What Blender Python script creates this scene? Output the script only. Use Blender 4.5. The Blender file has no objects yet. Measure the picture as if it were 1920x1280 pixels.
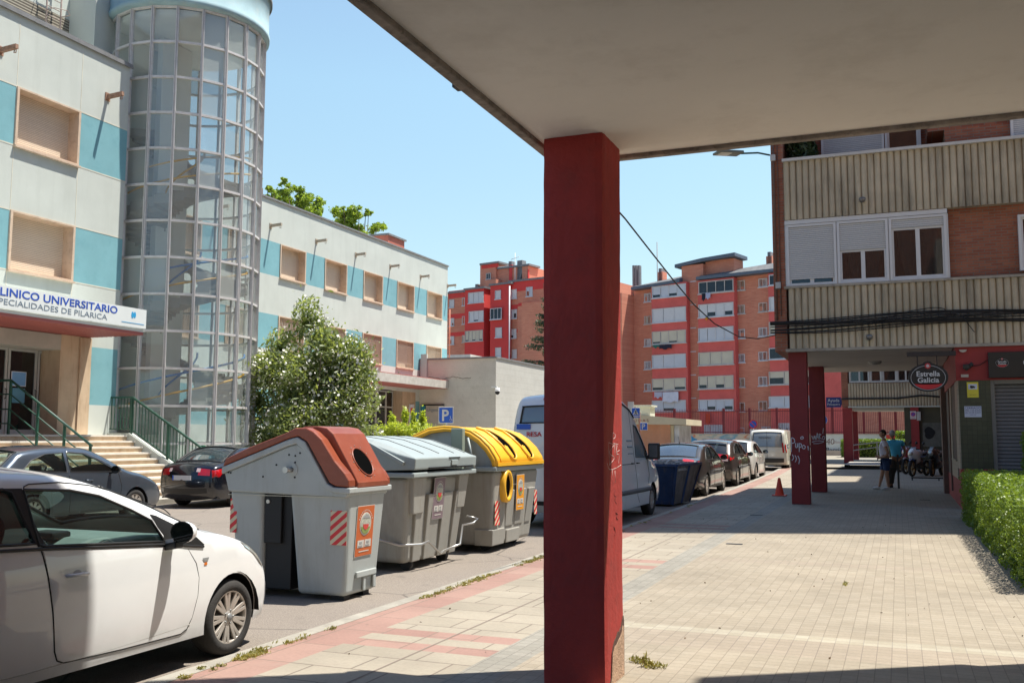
import bpy, bmesh, math, random
import numpy as np
from mathutils import Vector, Matrix
from mathutils.geometry import delaunay_2d_cdt
R = math.radians
PI = math.pi
random.seed(7)
rng = np.random.default_rng(11)
SC = bpy.context.scene
COL = SC.collection

# ------------------------------------------------------------------ camera
CAM_H = 1.6
F_PX, YAW, PITCH, ROLL = 1809.6, .380157, .0994637, .0034255
_f = Vector((-math.sin(YAW) * math.cos(PITCH), math.cos(YAW) * math.cos(PITCH), math.sin(PITCH)))
_r0 = Vector((math.cos(YAW), math.sin(YAW), 0))
_u0 = _r0.cross(_f)
_r = _r0 * math.cos(ROLL) + _u0 * math.sin(ROLL)
_u = -_r0 * math.sin(ROLL) + _u0 * math.cos(ROLL)
cam_d = bpy.data.cameras.new('camera')
cam = bpy.data.objects.new('camera', cam_d)
COL.objects.link(cam)
M = Matrix((( _r.x, _u.x, -_f.x, 0), (_r.y, _u.y, -_f.y, 0), (_r.z, _u.z, -_f.z, CAM_H), (0, 0, 0, 1)))
cam.matrix_world = M
cam_d.sensor_width = 36
cam_d.lens = 36 * F_PX / 1920
cam_d.clip_end = 3000
cam_d.clip_start = .05
SC.camera = cam

# ------------------------------------------------------------------ sky, sun, exposure
SUN = Vector((1, .66, 3.2)).normalized()
w = bpy.data.worlds.new('World')
SC.world = w
w.use_nodes = True
nt = w.node_tree
sky = nt.nodes.new('ShaderNodeTexSky')
sky.sky_type = 'NISHITA'
sky.sun_disc = False
sky.sun_elevation = math.asin(SUN.z)
sky.sun_rotation = math.atan2(SUN.x, SUN.y)
sky.altitude = 0
sky.air_density = 1.0
sky.dust_density = .5
sky.ozone_density = 1.5
bg = nt.nodes['Background']
bg.inputs['Strength'].default_value = .14
# hazy summer sky: paler and brighter towards the horizon than the clear-air model gives
tcw = nt.nodes.new('ShaderNodeTexCoord'); sxy = nt.nodes.new('ShaderNodeSeparateXYZ'); nt.links.new(tcw.outputs['Generated'], sxy.inputs[0])
rw = nt.nodes.new('ShaderNodeValToRGB'); e = rw.color_ramp.elements
e[0].position = 0; e[0].color = (.44, .43, .41, 1); e[1].position = 1; e[1].color = (.50, .52, .50, 1)
q = e.new(.14); q.color = (.475, .465, .385, 1); q = e.new(.35); q.color = (.60, .61, .495, 1); q = e.new(.6); q.color = (.60, .58, .52, 1)
nt.links.new(sxy.outputs[2], rw.inputs[0])
mw = nt.nodes.new('ShaderNodeVectorMath'); mw.operation = 'MULTIPLY'; nt.links.new(sky.outputs[0], mw.inputs[0]); nt.links.new(rw.outputs[0], mw.inputs[1])
# the side away from the sun is deeper and bluer
ry_ = nt.nodes.new('ShaderNodeValToRGB'); e = ry_.color_ramp.elements; e[0].position = .38; e[0].color = (.42, .58, .78, 1); e[1].position = .62; e[1].color = (1, 1, 1, 1)
my_ = nt.nodes.new('ShaderNodeMath'); my_.operation = 'MULTIPLY_ADD'; my_.inputs[1].default_value = .5; my_.inputs[2].default_value = .5; nt.links.new(sxy.outputs[1], my_.inputs[0]); nt.links.new(my_.outputs[0], ry_.inputs[0])
mq_ = nt.nodes.new('ShaderNodeVectorMath'); mq_.operation = 'MULTIPLY'; nt.links.new(mw.outputs[0], mq_.inputs[0]); nt.links.new(ry_.outputs[0], mq_.inputs[1])
ms_ = nt.nodes.new('ShaderNodeVectorMath'); ms_.operation = 'SCALE'; ms_.inputs['Scale'].default_value = 1.85; nt.links.new(mq_.outputs[0], ms_.inputs[0])
nt.links.new(ms_.outputs[0], bg.inputs['Color'])
sl = bpy.data.lights.new('sun', 'SUN')
sl.energy = 5.0
sl.angle = R(.53)
sl.color = (1, .95, .87)
so = bpy.data.objects.new('sun', sl)
COL.objects.link(so)
so.rotation_euler = (-SUN).to_track_quat('-Z', 'Y').to_euler()
so.location = (20, 10, 60)
SC.view_settings.view_transform = 'Standard'
SC.view_settings.look = 'None'
SC.view_settings.exposure = .76
SC.view_settings.gamma = 1
SC.cycles.max_bounces = 6
SC.cycles.transparent_max_bounces = 16

# ------------------------------------------------------------------ from the survey of the photograph: a sight line met with a real plane
def ray(px, py):
    return _r * (px - 960) - _u * (py - 640) + _f * F_PX
def at_X(px, py, X):
    d = ray(px, py); return Vector((0, 0, CAM_H)) + d * (X / d.x)
def at_Y(px, py, Y):
    d = ray(px, py); return Vector((0, 0, CAM_H)) + d * (Y / d.y)
def gz(Y):
    return .0055 * (min(Y, 150) - 10) if Y > 10 else 0.
def at_G(px, py, off=0.):
    z = 0.
    d = ray(px, py)
    for i in range(30):
        q = Vector((0, 0, CAM_H)) + d * ((z + off - CAM_H) / d.z)
        z = .5 * z + .5 * gz(q.y)
    return q

# ------------------------------------------------------------------ materials
def lk(nt, a, b): nt.links.new(a, b)
def new_mat(name):
    m = bpy.data.materials.new(name); m.use_nodes = True
    return m, m.node_tree, m.node_tree.nodes['Principled BSDF']
def rgba(c): return (c[0], c[1], c[2], 1)
def coords(nt, kind='Object', scale=None):
    tc = nt.nodes.new('ShaderNodeTexCoord')
    if scale is None: return tc.outputs[kind]
    mp = nt.nodes.new('ShaderNodeMapping'); mp.inputs['Scale'].default_value = scale
    lk(nt, tc.outputs[kind], mp.inputs[0]); return mp.outputs[0]
def noise(nt, vec, scale, detail=4, rough=.6):
    n = nt.nodes.new('ShaderNodeTexNoise'); n.inputs['Scale'].default_value = scale
    n.inputs['Detail'].default_value = detail; n.inputs['Roughness'].default_value = rough
    lk(nt, vec, n.inputs['Vector']); return n.outputs['Fac']
def ramp(nt, fac, stops):
    r = nt.nodes.new('ShaderNodeValToRGB'); e = r.color_ramp.elements
    e[0].position, e[0].color = stops[0][0], rgba(stops[0][1])
    e[1].position, e[1].color = stops[-1][0], rgba(stops[-1][1])
    for p, c in stops[1:-1]:
        x = e.new(p); x.color = rgba(c)
    lk(nt, fac, r.inputs[0]); return r.outputs[0]
def mixc(nt, fac, a, b, mode='MIX'):
    m = nt.nodes.new('ShaderNodeMix'); m.data_type = 'RGBA'; m.blend_type = mode
    for s, v in ((0, fac), (6, a), (7, b)):
        if hasattr(v, 'is_linked') or hasattr(v, 'links'): lk(nt, v, m.inputs[s])
        elif s == 0: m.inputs[0].default_value = v
        else: m.inputs[s].default_value = rgba(v)
    return m.outputs[2]
def bump(nt, b, h, strength, dist=.02):
    n = nt.nodes.new('ShaderNodeBump'); n.inputs['Strength'].default_value = strength
    n.inputs['Distance'].default_value = dist
    lk(nt, h, n.inputs['Height']); lk(nt, n.outputs[0], b.inputs['Normal'])
def mul(c, k): return tuple(min(1, x * k) for x in c)
MATS = {}
def mat(name, col, rough=.8, var=.12, scale=1.5, bmp=0., bscale=60, metal=0, coat=0, dirt=None, dirt_amt=.35, streak=False, spec=.5):
    """base colour with broad and fine blotches, optional dirt patches and bump"""
    if name in MATS: return MATS[name]
    m, nt, b = new_mat(name)
    v = coords(nt)
    n1 = noise(nt, v, scale, 5)
    c = ramp(nt, n1, [(.3, mul(col, 1 - var)), (.7, mul(col, 1 + var))])
    if dirt:
        v2 = coords(nt, 'Object', (1, 1, .12)) if streak else v
        n2 = noise(nt, v2, scale * (3 if streak else 2.3), 6, .7)
        f = ramp(nt, n2, [(.5, (0, 0, 0)), (.75, (dirt_amt,) * 3)])
        c = mixc(nt, f, c, dirt)
    lk(nt, c, b.inputs['Base Color'])
    b.inputs['Roughness'].default_value = rough
    b.inputs['Metallic'].default_value = metal
    b.inputs['Specular IOR Level'].default_value = spec
    if coat: b.inputs['Coat Weight'].default_value = coat; b.inputs['Coat Roughness'].default_value = .03
    if bmp: bump(nt, b, noise(nt, v, bscale, 3), bmp, .01)
    MATS[name] = m
    return m
def brickmat(name, c1, c2, mortar, bw, bh, ms, axes='xz', offset=.5, rough=.85, var=.3, bmp=.4, blotch=.2, bscale=.8, squash=1, stain=None):
    """brick texture laid in the plane named by axes (object coordinates in metres)"""
    if name in MATS: return MATS[name]
    m, nt, b = new_mat(name)
    tc = nt.nodes.new('ShaderNodeTexCoord')
    sp = nt.nodes.new('ShaderNodeSeparateXYZ'); cb = nt.nodes.new('ShaderNodeCombineXYZ')
    lk(nt, tc.outputs['Object'], sp.inputs[0])
    lk(nt, sp.outputs['xyz'.index(axes[0])], cb.inputs[0]); lk(nt, sp.outputs['xyz'.index(axes[1])], cb.inputs[1])
    t = nt.nodes.new('ShaderNodeTexBrick')
    lk(nt, cb.outputs[0], t.inputs['Vector'])
    t.offset = offset
    t.inputs['Color1'].default_value = rgba(c1); t.inputs['Color2'].default_value = rgba(c2)
    t.inputs['Mortar'].default_value = rgba(mortar)
    t.inputs['Scale'].default_value = 1
    t.inputs['Brick Width'].default_value = bw; t.inputs['Row Height'].default_value = bh
    t.inputs['Mortar Size'].default_value = ms; t.inputs['Mortar Smooth'].default_value = .2
    n1 = noise(nt, tc.outputs['Object'], bscale, 6, .65)
    c = mixc(nt, 1., t.outputs['Color'], ramp(nt, n1, [(.3, (1 - blotch,) * 3), (.7, (1 + 0 * blotch,) * 3)]), 'MULTIPLY')
    n3 = noise(nt, tc.outputs['Object'], 35, 3)
    c = mixc(nt, 1., c, ramp(nt, n3, [(.3, (.86,) * 3), (.7, (1,) * 3)]), 'MULTIPLY')
    if stain:
        n2 = noise(nt, tc.outputs['Object'], 2.6, 7, .7)
        c = mixc(nt, ramp(nt, n2, [(.56, (0, 0, 0)), (.72, (.5,) * 3)]), c, stain)
    lk(nt, c, b.inputs['Base Color']); b.inputs['Roughness'].default_value = rough
    inv = nt.nodes.new('ShaderNodeMath'); inv.operation = 'SUBTRACT'; inv.inputs[0].default_value = 1
    lk(nt, t.outputs['Fac'], inv.inputs[1])
    bump(nt, b, inv.outputs[0], bmp, .01)
    MATS[name] = m
    return m
def glassmat(name, tint=(.75, .85, .85), refl=.05, rough=.02, alpha=.75, body=(.05, .06, .06)):
    """window glass: lets light through, mirrors by Fresnel, keeps a little body colour"""
    m = bpy.data.materials.new(name); m.use_nodes = True
    nt = m.node_tree; nt.nodes.clear()
    out = nt.nodes.new('ShaderNodeOutputMaterial')
    tr = nt.nodes.new('ShaderNodeBsdfTransparent'); tr.inputs[0].default_value = rgba(tint)
    gl = nt.nodes.new('ShaderNodeBsdfGlossy'); gl.inputs['Roughness'].default_value = rough
    df = nt.nodes.new('ShaderNodeBsdfDiffuse'); df.inputs[0].default_value = rgba(body)
    fr = nt.nodes.new('ShaderNodeFresnel'); ge = nt.nodes.new('ShaderNodeNewGeometry'); io = nt.nodes.new('ShaderNodeMath'); io.operation = 'MULTIPLY_ADD'
    io.inputs[1].default_value = 1 / 1.5 - 1.5; io.inputs[2].default_value = 1.5; lk(nt, ge.outputs['Backfacing'], io.inputs[0]); lk(nt, io.outputs[0], fr.inputs[0])   # a thin pane mirrors alike from both sides
    ad = nt.nodes.new('ShaderNodeMath'); ad.operation = 'ADD'; ad.inputs[1].default_value = refl; ad.use_clamp = True
    lk(nt, fr.outputs[0], ad.inputs[0])
    m1 = nt.nodes.new('ShaderNodeMixShader'); m1.inputs[0].default_value = alpha
    lk(nt, df.outputs[0], m1.inputs[1]); lk(nt, tr.outputs[0], m1.inputs[2])
    m2 = nt.nodes.new('ShaderNodeMixShader'); lk(nt, ad.outputs[0], m2.inputs[0])
    lk(nt, m1.outputs[0], m2.inputs[1]); lk(nt, gl.outputs[0], m2.inputs[2])
    lk(nt, m2.outputs[0], out.inputs[0])
    MATS[name] = m
    return m
def leafmat(name, dark, light, trans=.35, scale=6):
    m = bpy.data.materials.new(name); m.use_nodes = True
    nt = m.node_tree; b = nt.nodes['Principled BSDF']; out = nt.nodes['Material Output']
    v = coords(nt)
    c = mixc(nt, .45, ramp(nt, noise(nt, v, scale, 2), [(.3, dark), (.7, light)]), ramp(nt, noise(nt, v, scale * 9, 1), [(.35, dark), (.65, light)]))
    lk(nt, c, b.inputs['Base Color']); b.inputs['Roughness'].default_value = .45
    t = nt.nodes.new('ShaderNodeBsdfTranslucent')
    lk(nt, mixc(nt, 1., c, (1.6, 1.5, .6), 'MULTIPLY'), t.inputs[0])
    mx = nt.nodes.new('ShaderNodeMixShader'); mx.inputs[0].default_value = trans
    lk(nt, b.outputs[0], mx.inputs[1]); lk(nt, t.outputs[0], mx.inputs[2]); lk(nt, mx.outputs[0], out.inputs[0])
    MATS[name] = m
    return m

# ------------------------------------------------------------------ mesh building
class MB:
    def __init__(s): s.v = []; s.f = []; s.m = []; s.s = []
    def add(s, vs, fs, mi=0, smooth=False):
        o = len(s.v); s.v.extend([tuple(p) for p in vs])
        for f in fs:
            s.f.append(tuple(i + o for i in f)); s.m.append(mi); s.s.append(smooth)
        return s
    def box(s, x0, x1, y0, y1, z0, z1, mi=0):
        x0, x1 = min(x0, x1), max(x0, x1); y0, y1 = min(y0, y1), max(y0, y1); z0, z1 = min(z0, z1), max(z0, z1)
        v = [(x, y, z) for z in (z0, z1) for y in (y0, y1) for x in (x0, x1)]
        return s.add(v, [(0, 2, 3, 1), (4, 5, 7, 6), (0, 1, 5, 4), (2, 6, 7, 3), (0, 4, 6, 2), (1, 3, 7, 5)], mi)
    def bar(s, p0, p1, w, h, mi=0, up=(0, 0, 1)):
        """rectangular bar between two points, w across, h along up"""
        p0 = Vector(p0); p1 = Vector(p1); d = (p1 - p0).normalized(); up = Vector(up)
        a = d.cross(up)
        if a.length < 1e-4: a = d.cross(Vector((0, 1, 0)))
        a.normalize(); b = a.cross(d).normalized(); v = []
        for p in (p0, p1):
            for i, j in ((-1, -1), (1, -1), (1, 1), (-1, 1)): v.append(p + a * (w / 2 * i) + b * (h / 2 * j))
        return s.add(v, [(3, 2, 1, 0), (4, 5, 6, 7), (0, 1, 5, 4), (1, 2, 6, 5), (2, 3, 7, 6), (3, 0, 4, 7)], mi)
    def tube(s, pts, r, n=8, mi=0, caps=True):
        pts = [Vector(p) for p in pts]; k = len(pts)
        rs = r if isinstance(r, (list, tuple)) else [r] * k
        t0 = (pts[1] - pts[0]).normalized()
        a = t0.orthogonal().normalized(); v = []
        for i in range(k):
            if i == 0: t = pts[1] - pts[0]
            elif i == k - 1: t = pts[-1] - pts[-2]
            else: t = (pts[i + 1] - pts[i]).normalized() + (pts[i] - pts[i - 1]).normalized()
            if t.length < 1e-9: t = t0
            t.normalize(); a = (a - t * a.dot(t))
            if a.length < 1e-6: a = t.orthogonal()
            a.normalize(); b = t.cross(a)
            for j in range(n):
                q = 2 * PI * j / n; v.append(pts[i] + (a * math.cos(q) + b * math.sin(q)) * rs[i])
        f = [(i * n + j, i * n + (j + 1) % n, (i + 1) * n + (j + 1) % n, (i + 1) * n + j) for i in range(k - 1) for j in range(n)]
        s.add(v, f, mi, True)
        if caps:
            o = len(s.v) - k * n
            s.f.append(tuple(o + j for j in range(n))[::-1]); s.m.append(mi); s.s.append(False)
            s.f.append(tuple(o + (k - 1) * n + j for j in range(n))); s.m.append(mi); s.s.append(False)
        return s
    def cyl(s, p0, p1, r0, r1=None, n=24, mi=0, caps=True):
        return s.tube([p0, p1], [r0, r0 if r1 is None else r1], n, mi, caps)
    def prism(s, poly, axis, a0, a1, mi=0, mside=None):
        """closed outline extruded along axis; poly in the two other axes, in xyz order"""
        n = len(poly); v = []
        for a in (a0, a1):
            for p, q in poly:
                v.append({'x': (a, p, q), 'y': (p, a, q), 'z': (p, q, a)}[axis])
        o = len(s.v); s.v.extend(v)
        ms = mi if mside is None else mside
        for c, m_ in ((tuple(range(n)), mi), (tuple(range(2 * n - 1, n - 1, -1)), mi)):
            s.f.append(tuple(o + i for i in c)); s.m.append(m_); s.s.append(False)
        for i in range(n):
            s.f.append((o + i, o + n + i, o + n + (i + 1) % n, o + (i + 1) % n)); s.m.append(ms); s.s.append(False)
        return s
    def lathe(s, prof, c, ax=(0, 0, 1), n=24, mi=0, smooth=True):
        """profile of (radius, height along ax) spun about the line through c"""
        c = Vector(c); ax = Vector(ax).normalized(); a = ax.orthogonal().normalized(); b = ax.cross(a); v = []
        for r_, h in prof:
            for j in range(n):
                q = 2 * PI * j / n; v.append(c + ax * h + (a * math.cos(q) + b * math.sin(q)) * r_)
        k = len(prof)
        f = [(i * n + j, i * n + (j + 1) % n, (i + 1) * n + (j + 1) % n, (i + 1) * n + j) for i in range(k - 1) for j in range(n)]
        return s.add(v, f, mi, smooth)
    def quad(s, a, b, c, d, mi=0): return s.add([a, b, c, d], [(0, 1, 2, 3)], mi)
    def grid(s, rows, mi=0, smooth=True, close=False):
        k = len(rows); n = len(rows[0]); v = [p for r_ in rows for p in r_]
        f = [(i * n + j, i * n + (j + 1) % n, (i + 1) * n + (j + 1) % n, (i + 1) * n + j) for i in range(k - 1) for j in range(n if close else n - 1)]
        return s.add(v, f, mi, smooth)
    def build(s, name, mats, parent=None, local=False, bevel=0, seg=2, label=None, fix=True, merge=0):
        me = bpy.data.meshes.new(name)
        v = s.v
        if parent is not None and not local:
            root = parent
            while root.parent: root = root.parent
            inv = (Matrix.Translation(root.location) @ root.rotation_euler.to_matrix().to_4x4()).inverted()
            v = [inv @ Vector(p) for p in v]
        me.from_pydata(v, [], s.f)
        if not isinstance(mats, (list, tuple)): mats = [mats]
        for m_ in mats: me.materials.append(m_)
        me.polygons.foreach_set('material_index', s.m)
        me.polygons.foreach_set('use_smooth', s.s)
        me.update()
        if fix or merge:
            bm = bmesh.new(); bm.from_mesh(me)
            if merge: bmesh.ops.remove_doubles(bm, verts=bm.verts, dist=merge)
            bmesh.ops.recalc_face_normals(bm, faces=bm.faces)
            bm.to_mesh(me); bm.free()
        o = bpy.data.objects.new(name, me); COL.objects.link(o)
        if parent is not None: o.parent = parent
        if bevel:
            b = o.modifiers.new('bevel', 'BEVEL'); b.width = bevel; b.segments = seg; b.limit_method = 'ANGLE'; b.angle_limit = R(40)
            b.harden_normals = False
        if label: o['label'] = label
        return o
def thing(name, label, cat, loc=(0, 0, 0), rz=0, group=None):
    o = bpy.data.objects.new(name, None); COL.objects.link(o)
    o.location = loc; o.rotation_euler = (0, 0, rz); o.empty_display_size = .2
    o['label'] = label; o['category'] = cat
    if group: o['group'] = group
    return o
def tag(o, label, cat, group=None, kind=None):
    o['label'] = label; o['category'] = cat
    if group: o['group'] = group
    if kind: o['kind'] = kind
    return o
def structure(o): o['kind'] = 'structure'; return o
def dup(root, loc, rz=None, label=None, group=None):
    r_ = root.copy(); COL.objects.link(r_); r_.location = loc
    if rz is not None: r_.rotation_euler = (0, 0, rz)
    if label: r_['label'] = label
    if group: r_['group'] = group
    for ch in list(root.children):
        c = ch.copy(); COL.objects.link(c); c.parent = r_
        for g in ch.children:
            d = g.copy(); COL.objects.link(d); d.parent = c
    return r_
def text(body, size, origin, xdir, mat_, parent=None, name='lettering', up=(0, 0, 1), ext=.004, local=False, align='LEFT', sx=1., shear=0., bold=0.):
    cu = bpy.data.curves.new(name, 'FONT'); cu.body = body; cu.size = size; cu.extrude = ext; cu.align_x = align
    cu.space_character = 1; cu.shear = shear; cu.offset = bold; cu.resolution_u = 3
    t = bpy.data.objects.new(name, cu); COL.objects.link(t)
    me = bpy.data.meshes.new_from_object(t.evaluated_get(bpy.context.evaluated_depsgraph_get()))
    bpy.data.objects.remove(t); bpy.data.curves.remove(cu)
    X = Vector(xdir).normalized(); U = Vector(up).normalized(); N = X.cross(U); o_ = Vector(origin)
    mt = Matrix(((X.x, U.x, N.x, o_.x), (X.y, U.y, N.y, o_.y), (X.z, U.z, N.z, o_.z), (0, 0, 0, 1))) @ Matrix.Diagonal((sx, 1, 1, 1))
    if parent is not None and not local:
        root = parent
        while root.parent: root = root.parent
        mt = (Matrix.Translation(root.location) @ root.rotation_euler.to_matrix().to_4x4()).inverted() @ mt
    me.transform(mt); me.materials.clear(); me.materials.append(mat_); me.name = name
    o = bpy.data.objects.new(name, me); COL.objects.link(o)
    if parent is not None: o.parent = parent
    return o
def holes_wall(mb, P, u0, u1, z0, z1, holes, rule=None):
    """flat wall as rectangles round its openings; P(u, z) -> point; rule(u, z) -> material index"""
    us = sorted(set([u0, u1] + [h[i] for h in holes for i in (0, 1) if u0 < h[i] < u1]))
    zs = sorted(set([z0, z1] + [h[i] for h in holes for i in (2, 3) if z0 < h[i] < z1]))
    if rule and hasattr(rule, 'z'): zs = sorted(set(zs + [z for z in rule.z if z0 < z < z1]))
    for a, b in zip(us, us[1:]):
        for c, d in zip(zs, zs[1:]):
            um, zm = (a + b) / 2, (c + d) / 2
            if any(h[0] < um < h[1] and h[2] < zm < h[3] for h in holes): continue
            mb.quad(P(a, c), P(b, c), P(b, d), P(a, d), rule(um, zm) if rule else 0)
def leaves(n, blobs, size, aspect=2., shell=.55, up=.2, rnd=rng, droop=0., soft=0):
    """n leaf faces through ellipsoid blobs (cx,cy,cz,rx,ry,rz,weight); returns verts, faces"""
    wts = np.array([b[6] for b in blobs], float); wts /= wts.sum()
    k = rnd.choice(len(blobs), n, p=wts); B = np.array([b[:6] for b in blobs])[k]
    d = rnd.normal(size=(n, 3)); d /= np.linalg.norm(d, axis=1)[:, None]
    rad = np.where(rnd.random(n) < shell, .82 + .2 * rnd.random(n), rnd.random(n) ** .5)
    if soft: rad = np.where(rnd.random(n) < soft, np.minimum(np.abs(rnd.normal(size=n)) * .62, 1.9), rad)
    c = B[:, :3] + d * rad[:, None] * B[:, 3:6]
    a = rnd.normal(size=(n, 3)); a[:, 2] += up - droop; a /= np.linalg.norm(a, axis=1)[:, None]
    t = rnd.normal(size=(n, 3)); b_ = np.cross(a, t); b_ /= np.linalg.norm(b_, axis=1)[:, None]
    s = size * (.6 + .8 * rnd.random(n))[:, None]
    L = a * s * aspect / 2; W = b_ * s / 2
    v = np.stack([c - L, c + W, c + L, c - W], 1).reshape(-1, 3)
    return v, np.arange(4 * n).reshape(-1, 4)
def leaf_obj(name, v, f, mats, parent=None, mi=None):
    me = bpy.data.meshes.new(name)
    v = np.asarray(v, float)
    if parent is not None:
        root = parent
        while root.parent: root = root.parent
        v = v - np.array(root.location)
    me.from_pydata(v.tolist(), [], f.tolist())
    if not isinstance(mats, (list, tuple)): mats = [mats]
    for m_ in mats: me.materials.append(m_)
    if mi is not None: me.polygons.foreach_set('material_index', mi)
    o = bpy.data.objects.new(name, me); COL.objects.link(o)
    if parent is not None: o.parent = parent
    return o
# ================================================================== THE GROUND
def kx(Y):                       # kerb line, easing away to the left far off
    return -4.52 if Y < 18 else -4.52 - .0008 * (Y - 18) ** 2
def strip(name, fa, fb, y0, y1, off, m, thick=0, step=3.):
    ys = sorted(set([y0, y1] + [y for y in (10, 150) if y0 < y < y1] + [y0 + i * step for i in range(1, int((y1 - y0) / step) + 1) if y0 + i * step < y1]))
    mb = MB()
    A = (lambda y: fa) if not callable(fa) else fa
    B = (lambda y: fb) if not callable(fb) else fb
    rows = [[(A(y), y, gz(y) + off), (B(y), y, gz(y) + off)] for y in ys]
    if thick:
        rows = [[(A(y), y, gz(y) + off - thick), (A(y), y, gz(y) + off), (B(y), y, gz(y) + off), (B(y), y, gz(y) + off - thick)] for y in ys]
    mb.grid(rows, 0, False)
    o = mb.build(name, m, fix=False)
    return o
def grime(m, amt=.55):
    """small dark gum spots and broad worn patches over a paving material"""
    nt = m.node_tree; b = nt.nodes['Principled BSDF']; src = b.inputs['Base Color'].links[0].from_socket; v = coords(nt)
    vo = nt.nodes.new('ShaderNodeTexVoronoi'); vo.inputs['Scale'].default_value = 2.6; lk(nt, v, vo.inputs['Vector'])
    sp = ramp(nt, vo.outputs['Distance'], [(.035, (amt,) * 3), (.06, (0,) * 3)])
    n_ = noise(nt, v, .9, 3); k = nt.nodes.new('ShaderNodeMath'); k.operation = 'MULTIPLY'; lk(nt, sp, k.inputs[0]); lk(nt, ramp(nt, n_, [(.45, (0,) * 3), (.6, (1,) * 3)]), k.inputs[1])
    c = mixc(nt, k.outputs[0], src, (.07, .06, .05))
    c = mixc(nt, 1., c, ramp(nt, noise(nt, coords(nt, 'Object', (.25, 1, 1)), .5, 5, .65), [(.35, (.88, .87, .86)), (.62, (1,) * 3)]), 'MULTIPLY')
    lk(nt, c, b.inputs['Base Color'])
def asphalt():
    m, nt, b = new_mat('asphalt'); v = coords(nt)
    n1 = noise(nt, v, .35, 6, .6); n2 = noise(nt, v, 90, 2, .7)
    c = ramp(nt, n1, [(.3, (.175, .145, .118)), (.7, (.235, .20, .165))])
    c = mixc(nt, .6, c, ramp(nt, n2, [(.35, (.10, .085, .072)), (.65, (.31, .27, .225))]))
    vo = nt.nodes.new('ShaderNodeTexVoronoi'); vo.feature = 'DISTANCE_TO_EDGE'; vo.inputs['Scale'].default_value = .45
    lk(nt, v, vo.inputs['Vector'])
    n3 = noise(nt, v, 3, 5)
    c = mixc(nt, ramp(nt, vo.outputs[0], [(.0, (.7,) * 3), (.008, (0,) * 3)]), c, (.03, .028, .026))
    c = mixc(nt, ramp(nt, n3, [(.62, (0,) * 3), (.75, (.5,) * 3)]), c, (.05, .045, .042))
    lk(nt, c, b.inputs['Base Color']); b.inputs['Roughness'].default_value = .9
    bump(nt, b, n2, .5, .006)
    return m
ASPH = asphalt()
KERB = mat('kerb_stone', (.29, .27, .225), .9, .2, 3, .4, 50, dirt=(.16, .14, .11), dirt_amt=.6)
SLAB = brickmat('slab_paving', (.34, .298, .226), (.385, .34, .262), (.21, .17, .13), .6, .4, .009, 'xy', blotch=.24, bscale=.9, bmp=.35, stain=(.28, .23, .18))
PINK = brickmat('pink_paving', (.335, .195, .155), (.38, .24, .19), (.24, .17, .13), .6, .4, .008, 'yx', blotch=.22, stain=(.3, .22, .18))
GREYS = brickmat('grey_paving', (.27, .255, .21), (.32, .30, .25), (.20, .18, .15), .105, .105, .0035, 'xy', .0, blotch=.2)
SETT = brickmat('sett_paving', (.315, .268, .196), (.365, .315, .237), (.24, .20, .145), .105, .105, .0035, 'xy', .0, blotch=.22, bscale=1.1, bmp=.4, stain=(.30, .25, .19))
SETTP = brickmat('pale_setts', (.335, .295, .215), (.40, .36, .275), (.28, .25, .2), .105, .105, .0035, 'xy', .0, blotch=.2)
SETTD = brickmat('dull_setts', (.30, .25, .185), (.34, .285, .215), (.22, .18, .14), .105, .105, .0035, 'xy', .0, blotch=.2)
for m_ in (SLAB, PINK, SETT, GREYS): grime(m_)
EARTH = mat('dry_earth', (.26, .21, .15), .95, .25, 1.2, .5, 25)
structure(strip('ground', -420, 420, -80, 900, -.17, EARTH, step=80))
structure(strip('road', -17.0, lambda y: kx(y) - .12, -30, 77, -.12, ASPH))
structure(strip('kerb', lambda y: kx(y) - .12, lambda y: kx(y) + .02, -30, 77, .004, KERB, .14))
structure(strip('kerb', -17.14, -17.0, -30, 77, .004, KERB, .14))
structure(strip('far_pavement', -60, -17.14, -30, 77, .0, mat('concrete_paving', (.40, .37, .32), .9, .15, .8, .3, 40)))
structure(strip('pink_border', lambda y: kx(y) + .02, lambda y: kx(y) + .43, -6, 77, 0, PINK))
L1 = lambda y: kx(y) + .43
ys = [-6, 6.70, 6.93, 7.15, 7.39, 11.8, 12.1, 12.35, 12.65, 17.0, 17.3, 17.55, 17.85, 77]
for i, (a, b) in enumerate(zip(ys, ys[1:])):
    structure(strip('slab_pavement', L1, -2.86, a, b, 0, PINK if i in (1, 3, 5, 7, 9, 11) else SLAB))
structure(strip('paving_seam', -3.42, -3.405, -6, 40, .003, mat('seam_dark', (.2, .16, .13), .9)))
structure(strip('grey_paving_strip', -2.86, -2.56, -6, 50, 0, GREYS))
ys = [-6, 7.6, 8.2, 8.42, 12.9, 13.2, 50]
ms = [SETT, SETTD, SETTP, SETT, SETTD, SETT]
for (a, b), m_ in zip(zip(ys, ys[1:]), ms):
    structure(strip('sett_pavement', -2.56, 12, a, b, 0, m_))
structure(strip('plaza', -2.86, 60, 50, 150, 0, GREYS))
structure(strip('cross_street', -17, lambda y: kx(77), 77, 78.2, -.03, KERB))
# manhole slot
mb = MB()
for (x, y) in ((-2.35, 14.9), (-2.75, 20.3), (.55, 26.5)):
    mb.box(x - .12, x + .12, y - .05, y + .05, gz(y) + .002, gz(y) + .008)
structure(mb.build('drain_cover', mat('cast_iron', (.06, .06, .06), .6, .2, 8, .3, 60, metal=.5)))
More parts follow.
